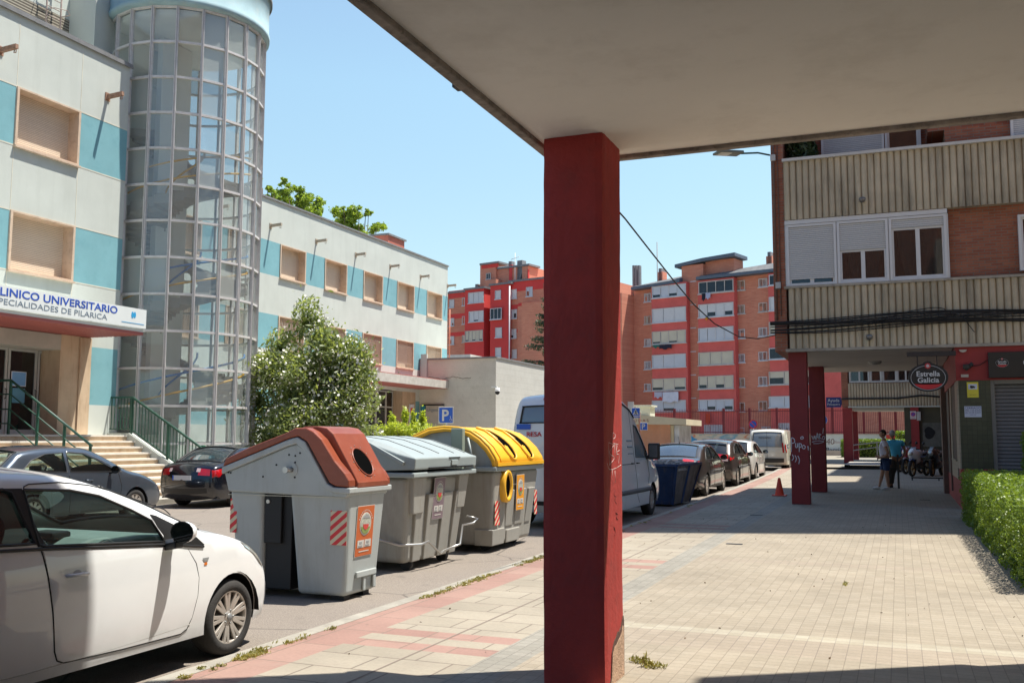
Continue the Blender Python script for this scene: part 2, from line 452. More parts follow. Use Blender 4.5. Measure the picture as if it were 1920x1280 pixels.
# weeds in the kerb joint and by the pillar
WEED = leafmat('weed_leaf', (.12, .14, .04), (.40, .34, .12), .3)
bl = []
for i in range(150):
    y = random.choice([random.uniform(5.3, 7.2), random.gauss(9.2, .35), random.gauss(10.2, .3), random.gauss(11.9, .3), random.uniform(12, 24), random.gauss(6.1, .1)])
    h = random.uniform(.006, .022); bl.append((kx(y) + .03 + random.gauss(0, .03), y, gz(y) + .006, random.uniform(.02, .06), random.uniform(.03, .10), h, 1))
v, f = leaves(3400, bl, .010, 3.2, .2, 1.2)
tag(leaf_obj('kerb_weeds', v, f, WEED), 'low yellowing weeds sprouting along the joint beside the kerb', 'weeds', kind='stuff')
bl = [(-1.66, 6.84, .02, .1, .06, .02, 3), (-1.71, 6.86, .05, .03, .03, .05, 1.5), (-1.8, 6.95, .02, .08, .05, .02, 2), (-.6, 11.4, .02, .03, .1, .02, 1)]
v, f = leaves(300, bl, .010, 4, .2, 1.2)
tag(leaf_obj('pavement_weeds', v, f, WEED), 'small tuft of weeds at the foot of the near red pillar', 'weeds', kind='stuff')
bl = [(random.uniform(-4, 1), random.uniform(5.5, 20), 0, .01, .01, .002, 1) for i in range(110)]
bl = [(a, b, gz(b) + .006, c, d, e, g) for a, b, _, c, d, e, g in bl]
v, f = leaves(110, bl, .013, 1.6, .2, .1)
tag(leaf_obj('leaf_litter', v, f, mat('litter', (.16, .11, .06), .9)), 'dry bits of leaf litter scattered over the paving', 'litter', kind='stuff')

# ================================================================== NEAR BUILDING OVERHEAD (canopy on a red pillar)
CEIL = mat('ceiling_render', (.88, .82, .74), .95, .06, .5, .25, 18, dirt=(.50, .43, .35), dirt_amt=.35)
FASC = mat('fascia_concrete', (.30, .25, .21), .95, .35, 5, .6, 40, dirt=(.05, .045, .04), dirt_amt=.8)
REDP = mat('red_masonry_paint', (.39, .034, .026), .75, .14, 2.2, .5, 22, dirt=(.24, .035, .03), dirt_amt=.6)
nb = thing('overhanging_building', 'building overhead with a cream ceiling carried on the near dark red pillar', 'building', (-2, 6, 0))
mb = MB(); X0, X1, Y0, Y1 = -2.335, 14, -10, 6.76; zc = 3.66
mb.box(X0 + .075, X1, Y0, Y1 - .07, zc, zc + .3)
mb.build('ceiling', CEIL, nb)
mb = MB()
mb.box(X0, X0 + .075, Y0, Y1, zc - .03, zc + .34); mb.box(X0 + .075, X1, Y1 - .07, Y1, zc - .03, zc + .34)
mb.build('edge_trim', FASC, nb, bevel=.012)
mb = MB(); mb.tube([(X0 - .02, Y0, zc + .05), (X0 - .02, Y1, zc + .05)], .012, 6); mb.box(X0 - .05, X0 + .01, 5.0, 5.08, zc + .0, zc + .06)
mb.build('cable', mat('black_rubber', (.02, .02, .02), .6), nb)
BRKX = brickmat('red_brick', (.34, .10, .055), (.46, .16, .085), (.27, .20, .15), .24, .065, .009, 'xz', var=.3, blotch=.3, bmp=.5)
BRKY = brickmat('red_brick_side', (.34, .10, .055), (.46, .16, .085), (.27, .20, .15), .24, .065, .009, 'yz', blotch=.3, bmp=.5)
mb = MB(); mb.box(X0 + .03, X1, Y0, Y1 - .03, zc + .34, 27)
mb.build('upper_wall', BRKX, nb)
mb = MB(); mb.box(-2.3, 1.54, Y0 + .3, Y0 + .6, 0, zc - .002); mb.box(1.55, X1, Y0, 8.5, 0, zc - .002); mb.box(1.5, X1, 6.8, 8.55, zc, 9)
mb.build('shop_wall', mat('shop_wall_render', (.50, .45, .38), .9), nb)
# pillar: front face outline, slightly uneven, with the render flaked off low on the street side
mb = MB(); px0, px1, py0, py1 = -2.225, -1.797, 6.13, 6.59
rows = []
nz = 46
for k in range(nz + 1):
    z = zc * k / nz; r_ = []
    for (x, y, a, b, n) in ((px0, py0, px1, py0, 8), (px1, py0, px1, py1, 9), (px1, py1, px0, py1, 8), (px0, py1, px0, py0, 9)):
        for j in range(n):
            t = j / n; X = x + (a - x) * t; Y = y + (b - y) * t
            q = .0012 * math.sin(3.1 * z + X * 9) + random.uniform(-.0012, .0012)
            if j == 0: q -= .006
            cx, cy = (px0 + px1) / 2, (py0 + py1) / 2
            r_.append((X + (q if X > cx else -q), Y + (q if Y > cy else -q), z))
    rows.append(r_)
mb.grid(rows, 0, True, True)
pil = mb.build('pillar', REDP, nb, merge=.0005)
for p_ in pil.data.polygons: p_.use_smooth = False
# flaked patch: raw render showing, with a broken dark rim
PATCH = mat('raw_render', (.46, .30, .20), .95, .25, 9, .8, 60)
RIM = mat('flake_rim', (.10, .05, .035), .95, .3, 9, .5, 60)
def onx(poly, x, m_, name, t=.004, par=nb):
    mb = MB(); mb.prism(poly, 'x', x - .003, x + t); return mb.build(name, m_, par)
pz = [(6.575, 0.), (6.575, .36), (6.56, .395), (6.53, .37), (6.50, .33), (6.45, .305), (6.42, .315), (6.37, .28), (6.34, .27), (6.30, .235), (6.275, .20), (6.26, .13), (6.25, .05), (6.21, .0)]
onx(pz, px1, RIM, 'flaked_edge', .0045)
pz2 = [(6.565, 0.), (6.56, .30), (6.55, .33), (6.53, .335), (6.50, .285), (6.45, .265), (6.42, .255), (6.37, .235), (6.34, .235), (6.30, .20), (6.285, .18), (6.27, .12), (6.26, .04), (6.235, .0)]
onx(pz2, px1, PATCH, 'bare_patch', .0065)
# scratched graffiti and flakes on the street face
def scrawl(par, strokes, org, ux, uz, sc, r_, m_, name='graffiti', n=5):
    mb = MB()
    for st in strokes:
        pts = [Vector(org) + Vector(ux) * (a * sc) + Vector(uz) * (b * sc) for a, b in st]
        if len(pts) == 2: pts = [pts[0], (pts[0] + pts[1]) / 2, pts[1]]
        mb.tube(pts, r_, n)
    return mb.build(name, m_, par)
def curve(pts, n=6):
    out = []
    P = [pts[0]] + list(pts) + [pts[-1]]
    for i in range(1, len(P) - 2):
        for k in range(n):
            t = k / n; p0, p1, p2, p3 = P[i - 1:i + 3]
            out.append(tuple(.5 * (2 * p1[j] + (p2[j] - p0[j]) * t + (2 * p0[j] - 5 * p1[j] + 4 * p2[j] - p3[j]) * t * t + (3 * p1[j] - p0[j] - 3 * p2[j] + p3[j]) * t ** 3) for j in (0, 1)))
    out.append(tuple(pts[-1])); return out
GRAF = mat('pale_scratch', (.62, .50, .47), .8)
st = [curve([(.62, 1.0), (.5, 1.05), (.42, 1.0), (.5, .93), (.62, .96), (.66, 1.02)]), curve([(.15, .86), (.2, .5), (.25, .42)]), curve([(.15, .86), (.5, .8), (.2, .66), (.55, .55), (.2, .42)]),
      [(.55, .85), (.62, .5)], [(.5, .84), (.85, .82)], [(.68, .84), (.74, .48)], curve([(.78, .8), (.7, .64), (.92, .6), (.86, .42)]), [(.72, .66), (.95, .7)],
      curve([(.05, .46), (.2, .34), (.6, .34), (1.05, .4)]), [(.4, .32), (.42, .12)], [(.6, .3), (.62, .06)]]
scrawl(nb, st, (px1 - .0003, py0 + .05, 1.28), (0, 1, 0), (0, 0, 1), .34, .0024, GRAF)
flk = [curve([(.5, 1.), (.42, .9), (.58, .85), (.48, .78), (.62, .7)]), curve([(.55, .5), (.7, .46), (.62, .38), (.72, .34)]), curve([(.4, .2), (.5, .1), (.46, .0)])]
for q_ in flk: scrawl(nb, [q_], (px1 - .0015, py0 + .1, .95), (0, 1, 0), (0, 0, 1), .3, .004, mat('dark_flake', (.12, .015, .012), .9), 'paint_crack')
# ================================================================== CLINIC, NEAR WING
CW = mat('pale_render', (.54, .575, .525), .92, .06, .7, .35, 45, dirt=(.40, .43, .38), dirt_amt=.35, streak=True)
CB = mat('blue_render', (.19, .40, .44), .92, .08, .9, .35, 45, dirt=(.09, .26, .31), dirt_amt=.35)
LINE = mat('joint_line', (.62, .60, .50), .9)
COP = mat('metal_coping', (.20, .20, .20), .6, .2, 3)
FRM = mat('beige_frame', (.60, .46, .34), .6, .1, 3, dirt=(.30, .17, .10), dirt_amt=.5)
SHUT = brickmat('roller_shutter_beige', (.84, .70, .53), (.88, .74, .57), (.56, .43, .32), 8, .048, .007, 'yz', 0, .6, bmp=.9, blotch=.12, bscale=.5)
RUST = mat('rusty_steel', (.30, .17, .11), .85, .35, 14, .5, 50, dirt=(.45, .36, .30), dirt_amt=.6)
BAR_ = mat('beige_bars', (.52, .42, .33), .6)
GLD = glassmat('dark_glass', (.5, .55, .55), .05, .02, .35, (.012, .014, .015))
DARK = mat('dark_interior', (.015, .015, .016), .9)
ALU = mat('aluminium', (.50, .50, .47), .45, .06, 4, metal=.3)
RSOF = mat('red_slat_soffit', (.42, .13, .11), .5, .1, 2)
TRAV = mat('beige_stone', (.52, .40, .27), .8, .12, 1.5, .2, 30, dirt=(.33, .18, .10), dirt_amt=.7, streak=True)
def clinic_window(par, X, y0, y1, z0, z1, bars=False, depth=.34):
    w_ = MB(); t = .045
    for a in ((y0 - .03, y0 + t, z0, z1), (y1 - t, y1 + .03, z0, z1), (y0 + t, y1 - t, z1 - t, z1), (y0 + t, y1 - t, z0, z0 + .05)):
        w_.box(X - depth, X + .04, *a)
    w_.box(X + .0, X + .10, y0 - .05, y1 + .05, z0 - .05, z0 - .001)
    o = w_.build('window', FRM, par)
    s_ = MB(); s_.box(X - depth - .03, X - depth, y0, y1, z0, z1); s_.build('shutter', SHUT, o)
    if bars:
        b_ = MB(); n = 15
        for i in range(n): y = y0 + .1 + (y1 - y0 - .2) * i / (n - 1); b_.box(X - .05, X - .03, y - .014, y + .014, z0 + .04, z1 - .06)
        for z in (z0 + .3, z1 - .3): b_.box(X - .056, X - .0501, y0 + .06, y1 - .06, z - .015, z + .015)
        b_.build('window_bars', BAR_, o)
    return o
def bracket(par, X, y, z, L, m_):
    b_ = MB(); b_.bar((X, y, z), (X + L, y, z + .03), .09, .12); b_.box(X, X + .03, y - .09, y + .09, z - .12, z + .12); b_.tube([(X + L - .08, y, z - .06), (X + L - .1, y, z - .13), (X + L - .03, y, z - .14), (X + L - .02, y, z - .06)], .014, 5)
    return b_.build('bracket', m_, par)
class Bands:
    def __init__(s, wins, bands): s.w = wins; s.b = bands; s.z = [q for b in bands for q in b]
    def __call__(s, u, z): return 1 if any(a < z < b for a, b in s.b) else 0
def seam_lines(mb, X, y0, y1, zs, yv, ztop, zbot=1.7):
    for z in zs: mb.box(X, X + .006, y0, y1, z - .018, z + .018)
    for y in yv: mb.box(X, X + .0045, y - .012, y + .012, zbot, ztop)
X = -21.5
c1 = thing('clinic_building', 'near wing of the pale green and blue clinic with wide shuttered windows over its entrance', 'building', (X, 18, 0))
rows_ = [(9.26, 10.86), (5.93, 7.52)]
cols = [(14.55, 16.65), (18.25, 20.35), (10.85, 12.95)]
wn = [(a, b, c, d) for a, b in cols for c, d in rows_]
ent = [(13.5, 21.15, 1.2, 4.42)]
mb = MB()
holes_wall(mb, lambda u, z: (X, u, z), 6, 22.2, 0, 12.85, wn + ent, Bands(wn, [(9.26, 10.86), (5.93, 7.52), (2.5, 4.16)]))
mb.box(X - 12, X - .9, 6, 22.2, 12.5, 12.6)     # roof slab
mb.quad((X, 22.2, 0), (X - 12, 22.2, 0), (X - 12, 22.2, 12.85), (X, 22.2, 12.85))
mb.quad((X - 12, 6, 0), (X - 12, 22.2, 0), (X - 12, 22.2, 12.85), (X - 12, 6, 12.85))
mb.quad((X, 6, 0), (X - 12, 6, 0), (X - 12, 6, 12.85), (X, 6, 12.85))
mb.build('wall', [CW, CB], c1, fix=False)
mb = MB(); seam_lines(mb, X, 6, 22.2, [10.86, 9.26, 7.52, 5.93], [18.22, 20.38, 16.68, 14.52], 12.6, 5.4); mb.build('joint_lines', LINE, c1)
mb = MB(); mb.box(X - .3, X + .07, 6, 22.26, 12.85, 12.93); mb.box(X + .045, X + .075, 6, 22.27, 12.80, 12.849); mb.build('roof_edge', COP, c1)
for a, b in cols:
    for c, d in rows_: clinic_window(c1, X, a, b, c, d)
for y, z in ((21.35, 11.62), (17.65, 11.62), (13.95, 11.62)): bracket(c1, X, y, z, .6, RUST)
# canopy, sign board
mb = MB(); mb.box(X - .7, X + 1.93, 8, 21.13, 4.42, 4.50); 
for i in range(1): pass
mb.build('canopy', RSOF, c1)
mb = MB()
for k in range(11): mb.box(X + .0, X + 1.9, 8, 21.1, 4.405, 4.406) if 0 else mb.box(X + .12 + .17 * k, X + .135 + .17 * k, 8, 21.12, 4.412, 4.4195)
mb.build('soffit_joints', mat('dark_red_joint', (.2, .04, .035), .7), c1)
SGN = mat('white_sign_panel', (.70, .74, .72), .45, .03, 2)
sg = MB(); sg.box(X + 1.935, X + 1.99, 8, 21.16, 4.60, 5.13); sg.box(X + .02, X + 1.934, 21.135, 21.16, 4.52, 5.1); sg.box(X, X + 1.93, 8, 21.13, 4.505, 4.59)
sgo = sg.build('name_board', SGN, c1)
BLU = mat('sign_blue', (.03, .09, .42), .5); GRY = mat('sign_grey', (.17, .22, .27), .5); TEAL = mat('logo_blue', (.03, .33, .62), .5)
xs = X + 1.992
a = at_X(220, 0, xs).y
def board_text(s, xl, xr, z, hgt, m_):
    o = text(s, 1, (0, 0, 0), (1, 0, 0), m_, None, bold=.018 if m_ is BLU else .0)
    vs = o.data.vertices
    x0 = min(v.co.x for v in vs); w0 = max(v.co.x for v in vs) - x0; h0 = max(v.co.z for v in vs)
    y0, y1 = at_X(xl, 560, xs).y, at_X(xr, 590, xs).y
    inv = Vector(sgo.parent.location)
    for v in vs:
        v.co = Vector((xs - v.co.y, y0 + (v.co.x - x0) * (y1 - y0) / w0, z + v.co.z * hgt / h0)) - inv
    o.parent = sgo
board_text('CLINICO UNIVERSITARIO', -18, 220, 4.90, .19, BLU)
board_text('ESPECIALIDADES DE PILARICA', -20, 201, 4.69, .14, GRY)
mb = MB()
for k, (dy, dz, r_) in enumerate(((-.05, 0, .085), (.035, .01, .085))):
    pts = []
    y0 = at_X(251, 590, xs).y; z0 = 4.93
    for j in range(20):
        q = 2 * PI * j / 20; pts.append((y0 + dy + .045 * math.cos(q), z0 + dz + r_ * math.sin(q) * (1.1 if k == 0 else 1)))
    mb.prism(pts, 'x', xs, xs + .004)
mb.build('logo', TEAL, sgo)
mb = MB(); mb.box(xs, xs + .004, at_X(228, 600, xs).y, at_X(270, 607, xs).y, 4.70, 4.715); mb.build('small_print', TEAL, sgo)
# entrance recess: back wall with glazed doors, stone pier
xd = X - .75
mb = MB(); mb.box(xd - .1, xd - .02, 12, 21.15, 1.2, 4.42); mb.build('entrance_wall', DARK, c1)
mb = MB(); mb.box(xd, X - .001, 20.1, 21.149, 1.645, 4.419); mb.box(X - .0005, X + .05, 20.75, 21.16, 1.65, 4.40); mb.build('pier', TRAV, c1, bevel=.01)
mb = MB(); mb.box(xd + .02, X, 12, 20.099, 3.98, 4.40); mb.build('lintel', mat('grey_lintel', (.40, .38, .33), .8, .1, 2), c1)
dy = [at_X(p_, 760, xd + .05).y for p_ in (-60, 10, 66, 117, 140)]
for k, (a, b) in enumerate(zip(dy, dy[1:])):
    a += .012; b -= .012
    mb = MB(); t = .07
    mb.box(xd, xd + .06, a, a + t, 1.65, 3.975); mb.box(xd, xd + .06, b - t, b, 1.65, 3.975)
    mb.box(xd, xd + .06, a + t, b - t, 3.90, 3.975); mb.box(xd, xd + .06, a + t, b - t, 1.65, 1.78)
    d_ = mb.build('door', ALU, c1)
    mb = MB(); mb.box(xd + .02, xd + .03, a + t, b - t, 1.78, 3.90); mb.build('pane', GLD, d_)
    mb = MB(); mb.tube([(xd + .06, b - t / 2, 2.6), (xd + .11, b - t / 2, 2.62), (xd + .11, b - t / 2, 2.85), (xd + .06, b - t / 2, 2.87)], .012, 6); mb.build('handle', DARK, d_)
    if k in (1, 3):
        mb = MB()
        if k == 1: mb.box(xd + .031, xd + .036, a + .14, a + .62, 2.95, 3.35, 0); mb.box(xd + .037, xd + .04, a + .16, a + .60, 2.97, 3.33, 1); mb.box(xd + .031, xd + .036, a + .2, a + .6, 2.5, 2.9, 2)
        else: mb.box(xd + .031, xd + .036, a + .11, a + .27, 2.95, 3.33, 3); mb.box(xd + .037, xd + .04, a + .12, a + .26, 3.0, 3.1, 0); mb.box(xd + .037, xd + .04, a + .12, a + .26, 3.2, 3.25, 0)
        mb.build('notice', [mat('white_paper', (.7, .72, .75), .8), mat('blue_paper', (.18, .38, .65), .8), mat('teal_paper', (.12, .3, .4), .8), mat('red_paper', (.6, .05, .06), .8)], d_)
# penthouse, louvre wall and ladder on the roof
px_ = X - 2.6
LOUV = brickmat('louvre', (.40, .36, .28), (.42, .38, .30), (.13, .11, .08), 6, .09, .028, 'yz', 0, .7, bmp=.9)
mb = MB(); mb.box(X - 9, px_, 8, 24.1, 12.6, 16.2); mb.build('roof_house', CW, c1)
mb = MB(); mb.box(px_ + .001, px_ + .03, 8, 23.2, 13.6, 14.75); mb.build('louvre_panel', LOUV, c1)
mb = MB(); mb.box(px_ - .3, px_ + .06, 8, 24.1, 16.2, 16.28); mb.build('roof_edge', COP, c1)
ly = at_X(100, 40, px_ + .25).y
mb = MB()
for s_ in (-.27, .27): mb.tube([(px_ + .25, ly + s_, 12.6), (px_ + .25, ly + s_, 17)], .025, 6)
for k in range(15): mb.tube([(px_ + .25, ly - .27, 12.8 + .28 * k), (px_ + .25, ly + .27, 12.8 + .28 * k)], .014, 5)
for z in (14.6, 15.3, 16.0):
    mb.tube([(px_ + .25, ly - .27, z), (px_ + .6, ly - .3, z), (px_ + .8, ly, z), (px_ + .6, ly + .3, z), (px_ + .25, ly + .27, z)], .014, 5)
mb.build('roof_ladder', mat('weathered_steel', (.42, .34, .30), .7, .2, 8, dirt=(.3, .1, .06), dirt_amt=.7), c1)

# ------------------------------------------------------------------ entrance steps and railings
STEP = mat('orange_stone_step', (.56, .42, .28), .85, .12, 2.5, .2, 40, dirt=(.42, .22, .10), dirt_amt=.7, streak=False)
NOSE = mat('pale_step_nosing', (.64, .60, .52), .8, .1, 3)
st = thing('entrance_steps', 'broad pale stone steps climbing to the clinic doors', 'steps', (-19, 18, 0))
mb = MB(); nb_ = MB(); n = 10; xt = -20.76; zt = 1.645
mb.box(-22.2, xt, 10, 22.0, -.1, zt - .05)
for k in range(1, n): mb.box(xt + .30 * (k - 1), xt + .30 * k, 10, 21.9, -.1, zt - .162 * k - .05)
mb.build('risers', STEP, st)
for k in range(n): nb_.box((xt - .3 if k else -22.2) + .3 * k, xt + .3 * k + .03, 10, 21.93, zt - .162 * k - .049, zt - .162 * k)
nb_.build('treads', NOSE, st)
mb = MB(); mb.prism([(-22.2, -.1), (-22.2, 1.70), (xt + .05, 1.70), (xt + .3 * n, .10), (xt + .3 * n, -.1)], 'y', 21.935, 22.12); mb.build('side_wall', CW, st)
GRN = mat('dark_green_paint', (.018, .075, .05), .45, .15, 5)
GRN2 = mat('green_paint', (.02, .14, .075), .5, .15, 4)
rl = thing('stair_railing', 'dark green picket railing sloping down on the right side of the clinic steps', 'railing', (-20, 22, 1.6))
ya = 22.03
top = [(-22.2, ya, 2.74), (-20.7, ya, 2.74), (-18.0, ya, 1.20)]; bot = [(-22.2, ya, 1.82), (-20.7, ya, 1.82), (-18.0, ya, .28)]
mb = MB(); mb.bar(top[0], top[1], .05, .05); mb.bar(top[1], top[2], .05, .05); mb.bar(bot[0], bot[1], .03, .03); mb.bar(bot[1], bot[2], .03, .03); mb.build('rail', GRN, rl)
mb = MB(); x = -22.15
while x < -18.0:
    t = max(0, (x + 20.7) / 2.7); mb.box(x - .009, x + .009, ya - .009, ya + .009, 1.83 - 1.54 * t, 2.72 - 1.54 * t); x += .115
mb.build('pickets', GRN, rl)
for x in (-22.15, -20.7, -19.35, -18.02):
    mb = MB(); t = max(0, (x + 20.7) / 2.7); mb.box(x - .025, x + .025, ya - .026, ya + .026, 1.60 - 1.54 * t, 2.73 - 1.54 * t); mb.build('post', GRN, rl)
rl = thing('handrail', 'dark green three bar handrail running down the middle of the clinic steps', 'railing', (-20, 18, 1.6))
ya = 18.0
mb = MB(); rr = []
for dz, r_ in ((1.35, .032), (1.0, .018), (.62, .018), (.26, .018)):
    mb.tube([(-22.1, ya, 1.66 + dz), (-20.87, ya, 1.66 + dz), (-18.1, ya, .02 + dz)], r_, 8)
mb.build('rail', GRN, rl)
for x in (-22.05, -20.87, -19.9, -19.0, -18.15):
    t = max(0, (x + 20.87) / 2.77); mb = MB(); mb.box(x - .025, x + .025, ya - .025, ya + .025, 1.62 - 1.62 * t - .1, 3.0 - 1.62 * t); mb.build('post', GRN, rl)
gf = thing('green_fence', 'low bright green mesh fence panel in front of the glass stair tower', 'fence', (-18.5, 22.5, 0))
mb = MB(); 
for k in range(22): mb.box(-18.3 + .0, -18.27, 22.3 + .13 * k, 22.32 + .13 * k, .1, 1.25)
for k in range(9): mb.box(-18.305, -18.265, 22.3, 25.2, .25 + .115 * k, .27 + .115 * k)
mb.build('mesh_panel', GRN2, gf)
mb = MB()
for y in (22.25, 23.75, 25.25): mb.box(-18.33, -18.24, y - .045, y + .045, .0, 1.36)
mb.box(-18.31, -18.26, 22.3, 25.2, 1.29, 1.33); mb.build('frame', GRN2, gf)

# ================================================================== GLASS STAIR TOWER
TC = Vector((-21.62, 24.93, 0)); TR = 2.42; NF = 20
tw = thing('stair_tower', 'round glass stair tower with a pale grid of metal frames beside the clinic entrance', 'tower', (TC.x, TC.y, 0))
TF = mat('tower_frame_metal', (.62, .60, .58), .5, .08, 5, dirt=(.42, .34, .28), dirt_amt=.45)
TG = glassmat('tower_glass', (.90, .95, .95), .05, .03, .76, (.62, .66, .64))
TGB = glassmat('milky_tower_glass', (.7, .78, .78), .05, .1, .40, (.50, .53, .50))
zr = [1.35 + 1.128 * k for k in range(-1, 13)]
zr = [at_Y(330, y_, 22.6).z for y_ in (832, 756, 684, 614, 547, 477, 407)]
dz_ = (zr[-1] - zr[0]) / 6
zr = [zr[0] - dz_ * (1 - k) for k in range(14)]
zb, ztop = zr[0], zr[-1]
a0 = math.atan2(-TC.y, -TC.x) 
def tp(i, r_=TR, z=0): q = a0 + (i + .5) * 2 * PI / NF; return Vector((TC.x + r_ * math.cos(q), TC.y + r_ * math.sin(q), z))
mb = MB(); mb2 = MB()
for i in range(NF):
    p = tp(i); mb.bar((p.x, p.y, 0), (p.x, p.y, ztop), .082, .12, 0, up=(p.x - TC.x, p.y - TC.y, 0))
    q = tp(i, TR + .065); mb.bar((q.x, q.y, 0), (q.x, q.y, ztop), .022, .02, 1, up=(q.x - TC.x, q.y - TC.y, 0))
    mb.build('mullion', [TF, mat('frame_groove', (.36, .34, .33), .7)], tw); mb = MB()
for z in zr:
    for i in range(NF): mb2.bar(tp(i, TR - .005, z), tp(i + 1, TR - .005, z), .09, .07)
    mb2.build('transom', TF, tw); mb2 = MB()
for i in range(NF):
    mb = MB()
    for k in range(len(zr) - 1):
        j = .012 * random.uniform(-1, 1)
        a, b = tp(i, TR - .02 + j), tp(i + 1, TR - .02 - j)
        mb.quad((a.x, a.y, zr[k]), (b.x, b.y, zr[k]), (b.x, b.y, zr[k + 1]), (a.x, a.y, zr[k + 1]), 1 if (k in (10, 11, 12, 8) and i in (0,) or random.random() < .06) else 0)
    mb.quad(tuple(tp(i, TR - .02, 0)), tuple(tp(i + 1, TR - .02, 0)), tuple(tp(i + 1, TR - .02, zr[0])), tuple(tp(i, TR - .02, zr[0])), 0)
    mb.build('glazing', [TG, TGB], tw, fix=False)
cap = MB(); cap.lathe([(TR + .02, ztop + .02), (TR + .16, ztop + .06), (TR + .18, ztop + .22), (TR + .14, ztop + .24), (TR + .14, ztop + 1.35), (TR + .2, ztop + 1.4), (TR + .2, ztop + 1.47), (0, ztop + 1.5)], (TC.x, TC.y, 0), n=64)
cap.build('roof_drum', mat('blue_grey_render', (.30, .43, .46), .9, .12, 1.2, .3, 30, dirt=(.40, .45, .42), dirt_amt=.6), tw)
mb = MB(); mb.lathe([(TR + .205, ztop + 1.36), (TR + .235, ztop + 1.38), (TR + .235, ztop + 1.50), (TR + .1, ztop + 1.52)], (TC.x, TC.y, 0), n=64); mb.build('roof_edge', COP, tw)
# inner ceiling, core wall, landings, flights
INN = mat('inner_render', (.72, .71, .64), .9, .06, 1)
mb = MB(); mb.lathe([(0, ztop - .25), (TR - .1, ztop - .25), (TR - .1, ztop - .05)], (TC.x, TC.y, 0), n=40); mb.build('inner_ceiling', INN, tw)
mb = MB()
qa = [math.atan2(-21.5 - 0 - TC.y * 0 + 0, 1) for _ in (0,)]
arc = [a0 - R(88) - R(4) * j for j in range(22)]
pts = [(TC.x + (TR - .25) * math.cos(q), TC.y + (TR - .25) * math.sin(q)) for q in arc]
pin = [(TC.x + (TR - .45) * math.cos(q), TC.y + (TR - .45) * math.sin(q)) for q in arc]
mb.prism(pts + pin[::-1], 'z', 0, ztop - .26); mb.box(TC.x - .5, TC.x - .3, TC.y - .9, TC.y + .5, 0, ztop - .26)
mb.build('inner_wall', INN, tw)
YL = mat('yellow_handrail', (.75, .40, .04), .5); BL = mat('blue_handrail', (.03, .20, .55), .5); CONC = mat('stair_concrete', (.34, .32, .28), .9, .1, 2)
fl = 3.33; cnt = 0
fls = MB(); ry = MB(); rb = MB()
z = 1.65
side = lambda t, r_: Vector((TC.x + r_ * math.cos(a0 - R(95) + t * R(190)), TC.y + r_ * math.sin(a0 - R(95) + t * R(190)), 0))
while z < 11.0:
    n = 16
    for k in range(n):       # curved flight rising left to right across the front
        t0, t1 = k / n, (k + 1) / n; zz = z + fl / 2 * (k + 1) / n
        a, b, c, d = side(t0, .55), side(t1, .55), side(t1, TR - .3), side(t0, TR - .3)
        v = [(p.x, p.y, zz - q) for q in (.30, 0) for p in (a, b, c, d)]
        fls.add(v, [(3, 2, 1, 0), (4, 5, 6, 7), (0, 1, 5, 4), (1, 2, 6, 5), (2, 3, 7, 6), (3, 0, 4, 7)])
    # second half back round the rear
    for k in range(n):
        q0 = a0 + R(95) + R(170) * k / n; q1 = a0 + R(95) + R(170) * (k + 1) / n; zz = z + fl / 2 + fl / 2 * (k + 1) / n
        P4 = [(TC.x + r_ * math.cos(q), TC.y + r_ * math.sin(q)) for q, r_ in ((q0, .55), (q1, .55), (q1, TR - .5), (q0, TR - .5))]
        v = [(p[0], p[1], zz - q) for q in (.25, 0) for p in P4]
        fls.add(v, [(3, 2, 1, 0), (4, 5, 6, 7), (0, 1, 5, 4), (1, 2, 6, 5), (2, 3, 7, 6), (3, 0, 4, 7)])
    for rm, h0 in (((ry if z > 8 else rb), 1.0), (ry, .45)):
        rm.tube([side(t, TR - .33) + Vector((0, 0, z + fl / 2 * t + h0)) for t in [i / 14 for i in range(15)]], .035, 6)
    (ry if z > 8 else rb).tube([side(t, .6) + Vector((0, 0, z + fl / 2 * t + 1.0)) for t in [i / 10 for i in range(11)]], .035, 6)
    z += fl
fls.build('stair_flights', CONC, tw); ry.build('yellow_handrails', YL, tw); rb.build('blue_handrails', BL, tw)
# block joining tower and wings behind
mb = MB(); mb.box(-31, -23.2, 22.22, 25.6, 0, 13.4); mb.box(-31, -26.02, 25.61, 36, 0, 4.0)
mb.box(-30.5, -23.0, 22.2, 25.3, 13.41, 15.6)
lb = mb.build('link_block', [CW], tw)

# ================================================================== CLINIC, FAR WING
X = -26.0
c2 = thing('clinic_wing', 'far wing of the pale and blue clinic with shuttered windows under lamp brackets', 'building', (X, 40, 0))
rz1, rz2 = (8.84, 10.38), (5.52, 7.08)
cy = [(36.48 + 3.71 * k, 38.48 + 3.71 * k) for k in range(-2, 5)]
wn = [(a, b, *rz) for a, b in cy for rz in (rz1, rz2)]
mb = MB(); holes_wall(mb, lambda u, z: (X, u, z), 26, 54.15, 0, 12.27, wn + [(42.6, 50.0, .6, 4.2)], Bands(wn, [rz1, rz2, (2.1, 3.7)]))
mb.quad((X, 54.15, 0), (X - 11, 54.15, 0), (X - 11, 54.15, 12.27), (X, 54.15, 12.27))
mb.quad((X, 26, 0), (X - 11, 26, 0), (X - 11, 26, 12.27), (X, 26, 12.27))
mb.box(X - 11, X - .3, 26, 54.1, 11.9, 12.0)
mb.build('wall', [CW, CB], c2, fix=False)
mb = MB(); mb.box(X - .3, X + .07, 26, 54.2, 12.27, 12.35); mb.build('roof_edge', COP, c2)
for a, b in cy:
    clinic_window(c2, X, a, b, *rz1); clinic_window(c2, X, a, b, *rz2, bars=True)
for k in range(-1, 6): bracket(c2, X, 35.68 + 3.69 * k, 11.06, .6, mat('grey_bracket', (.42, .36, .28), .8, .2, 10))
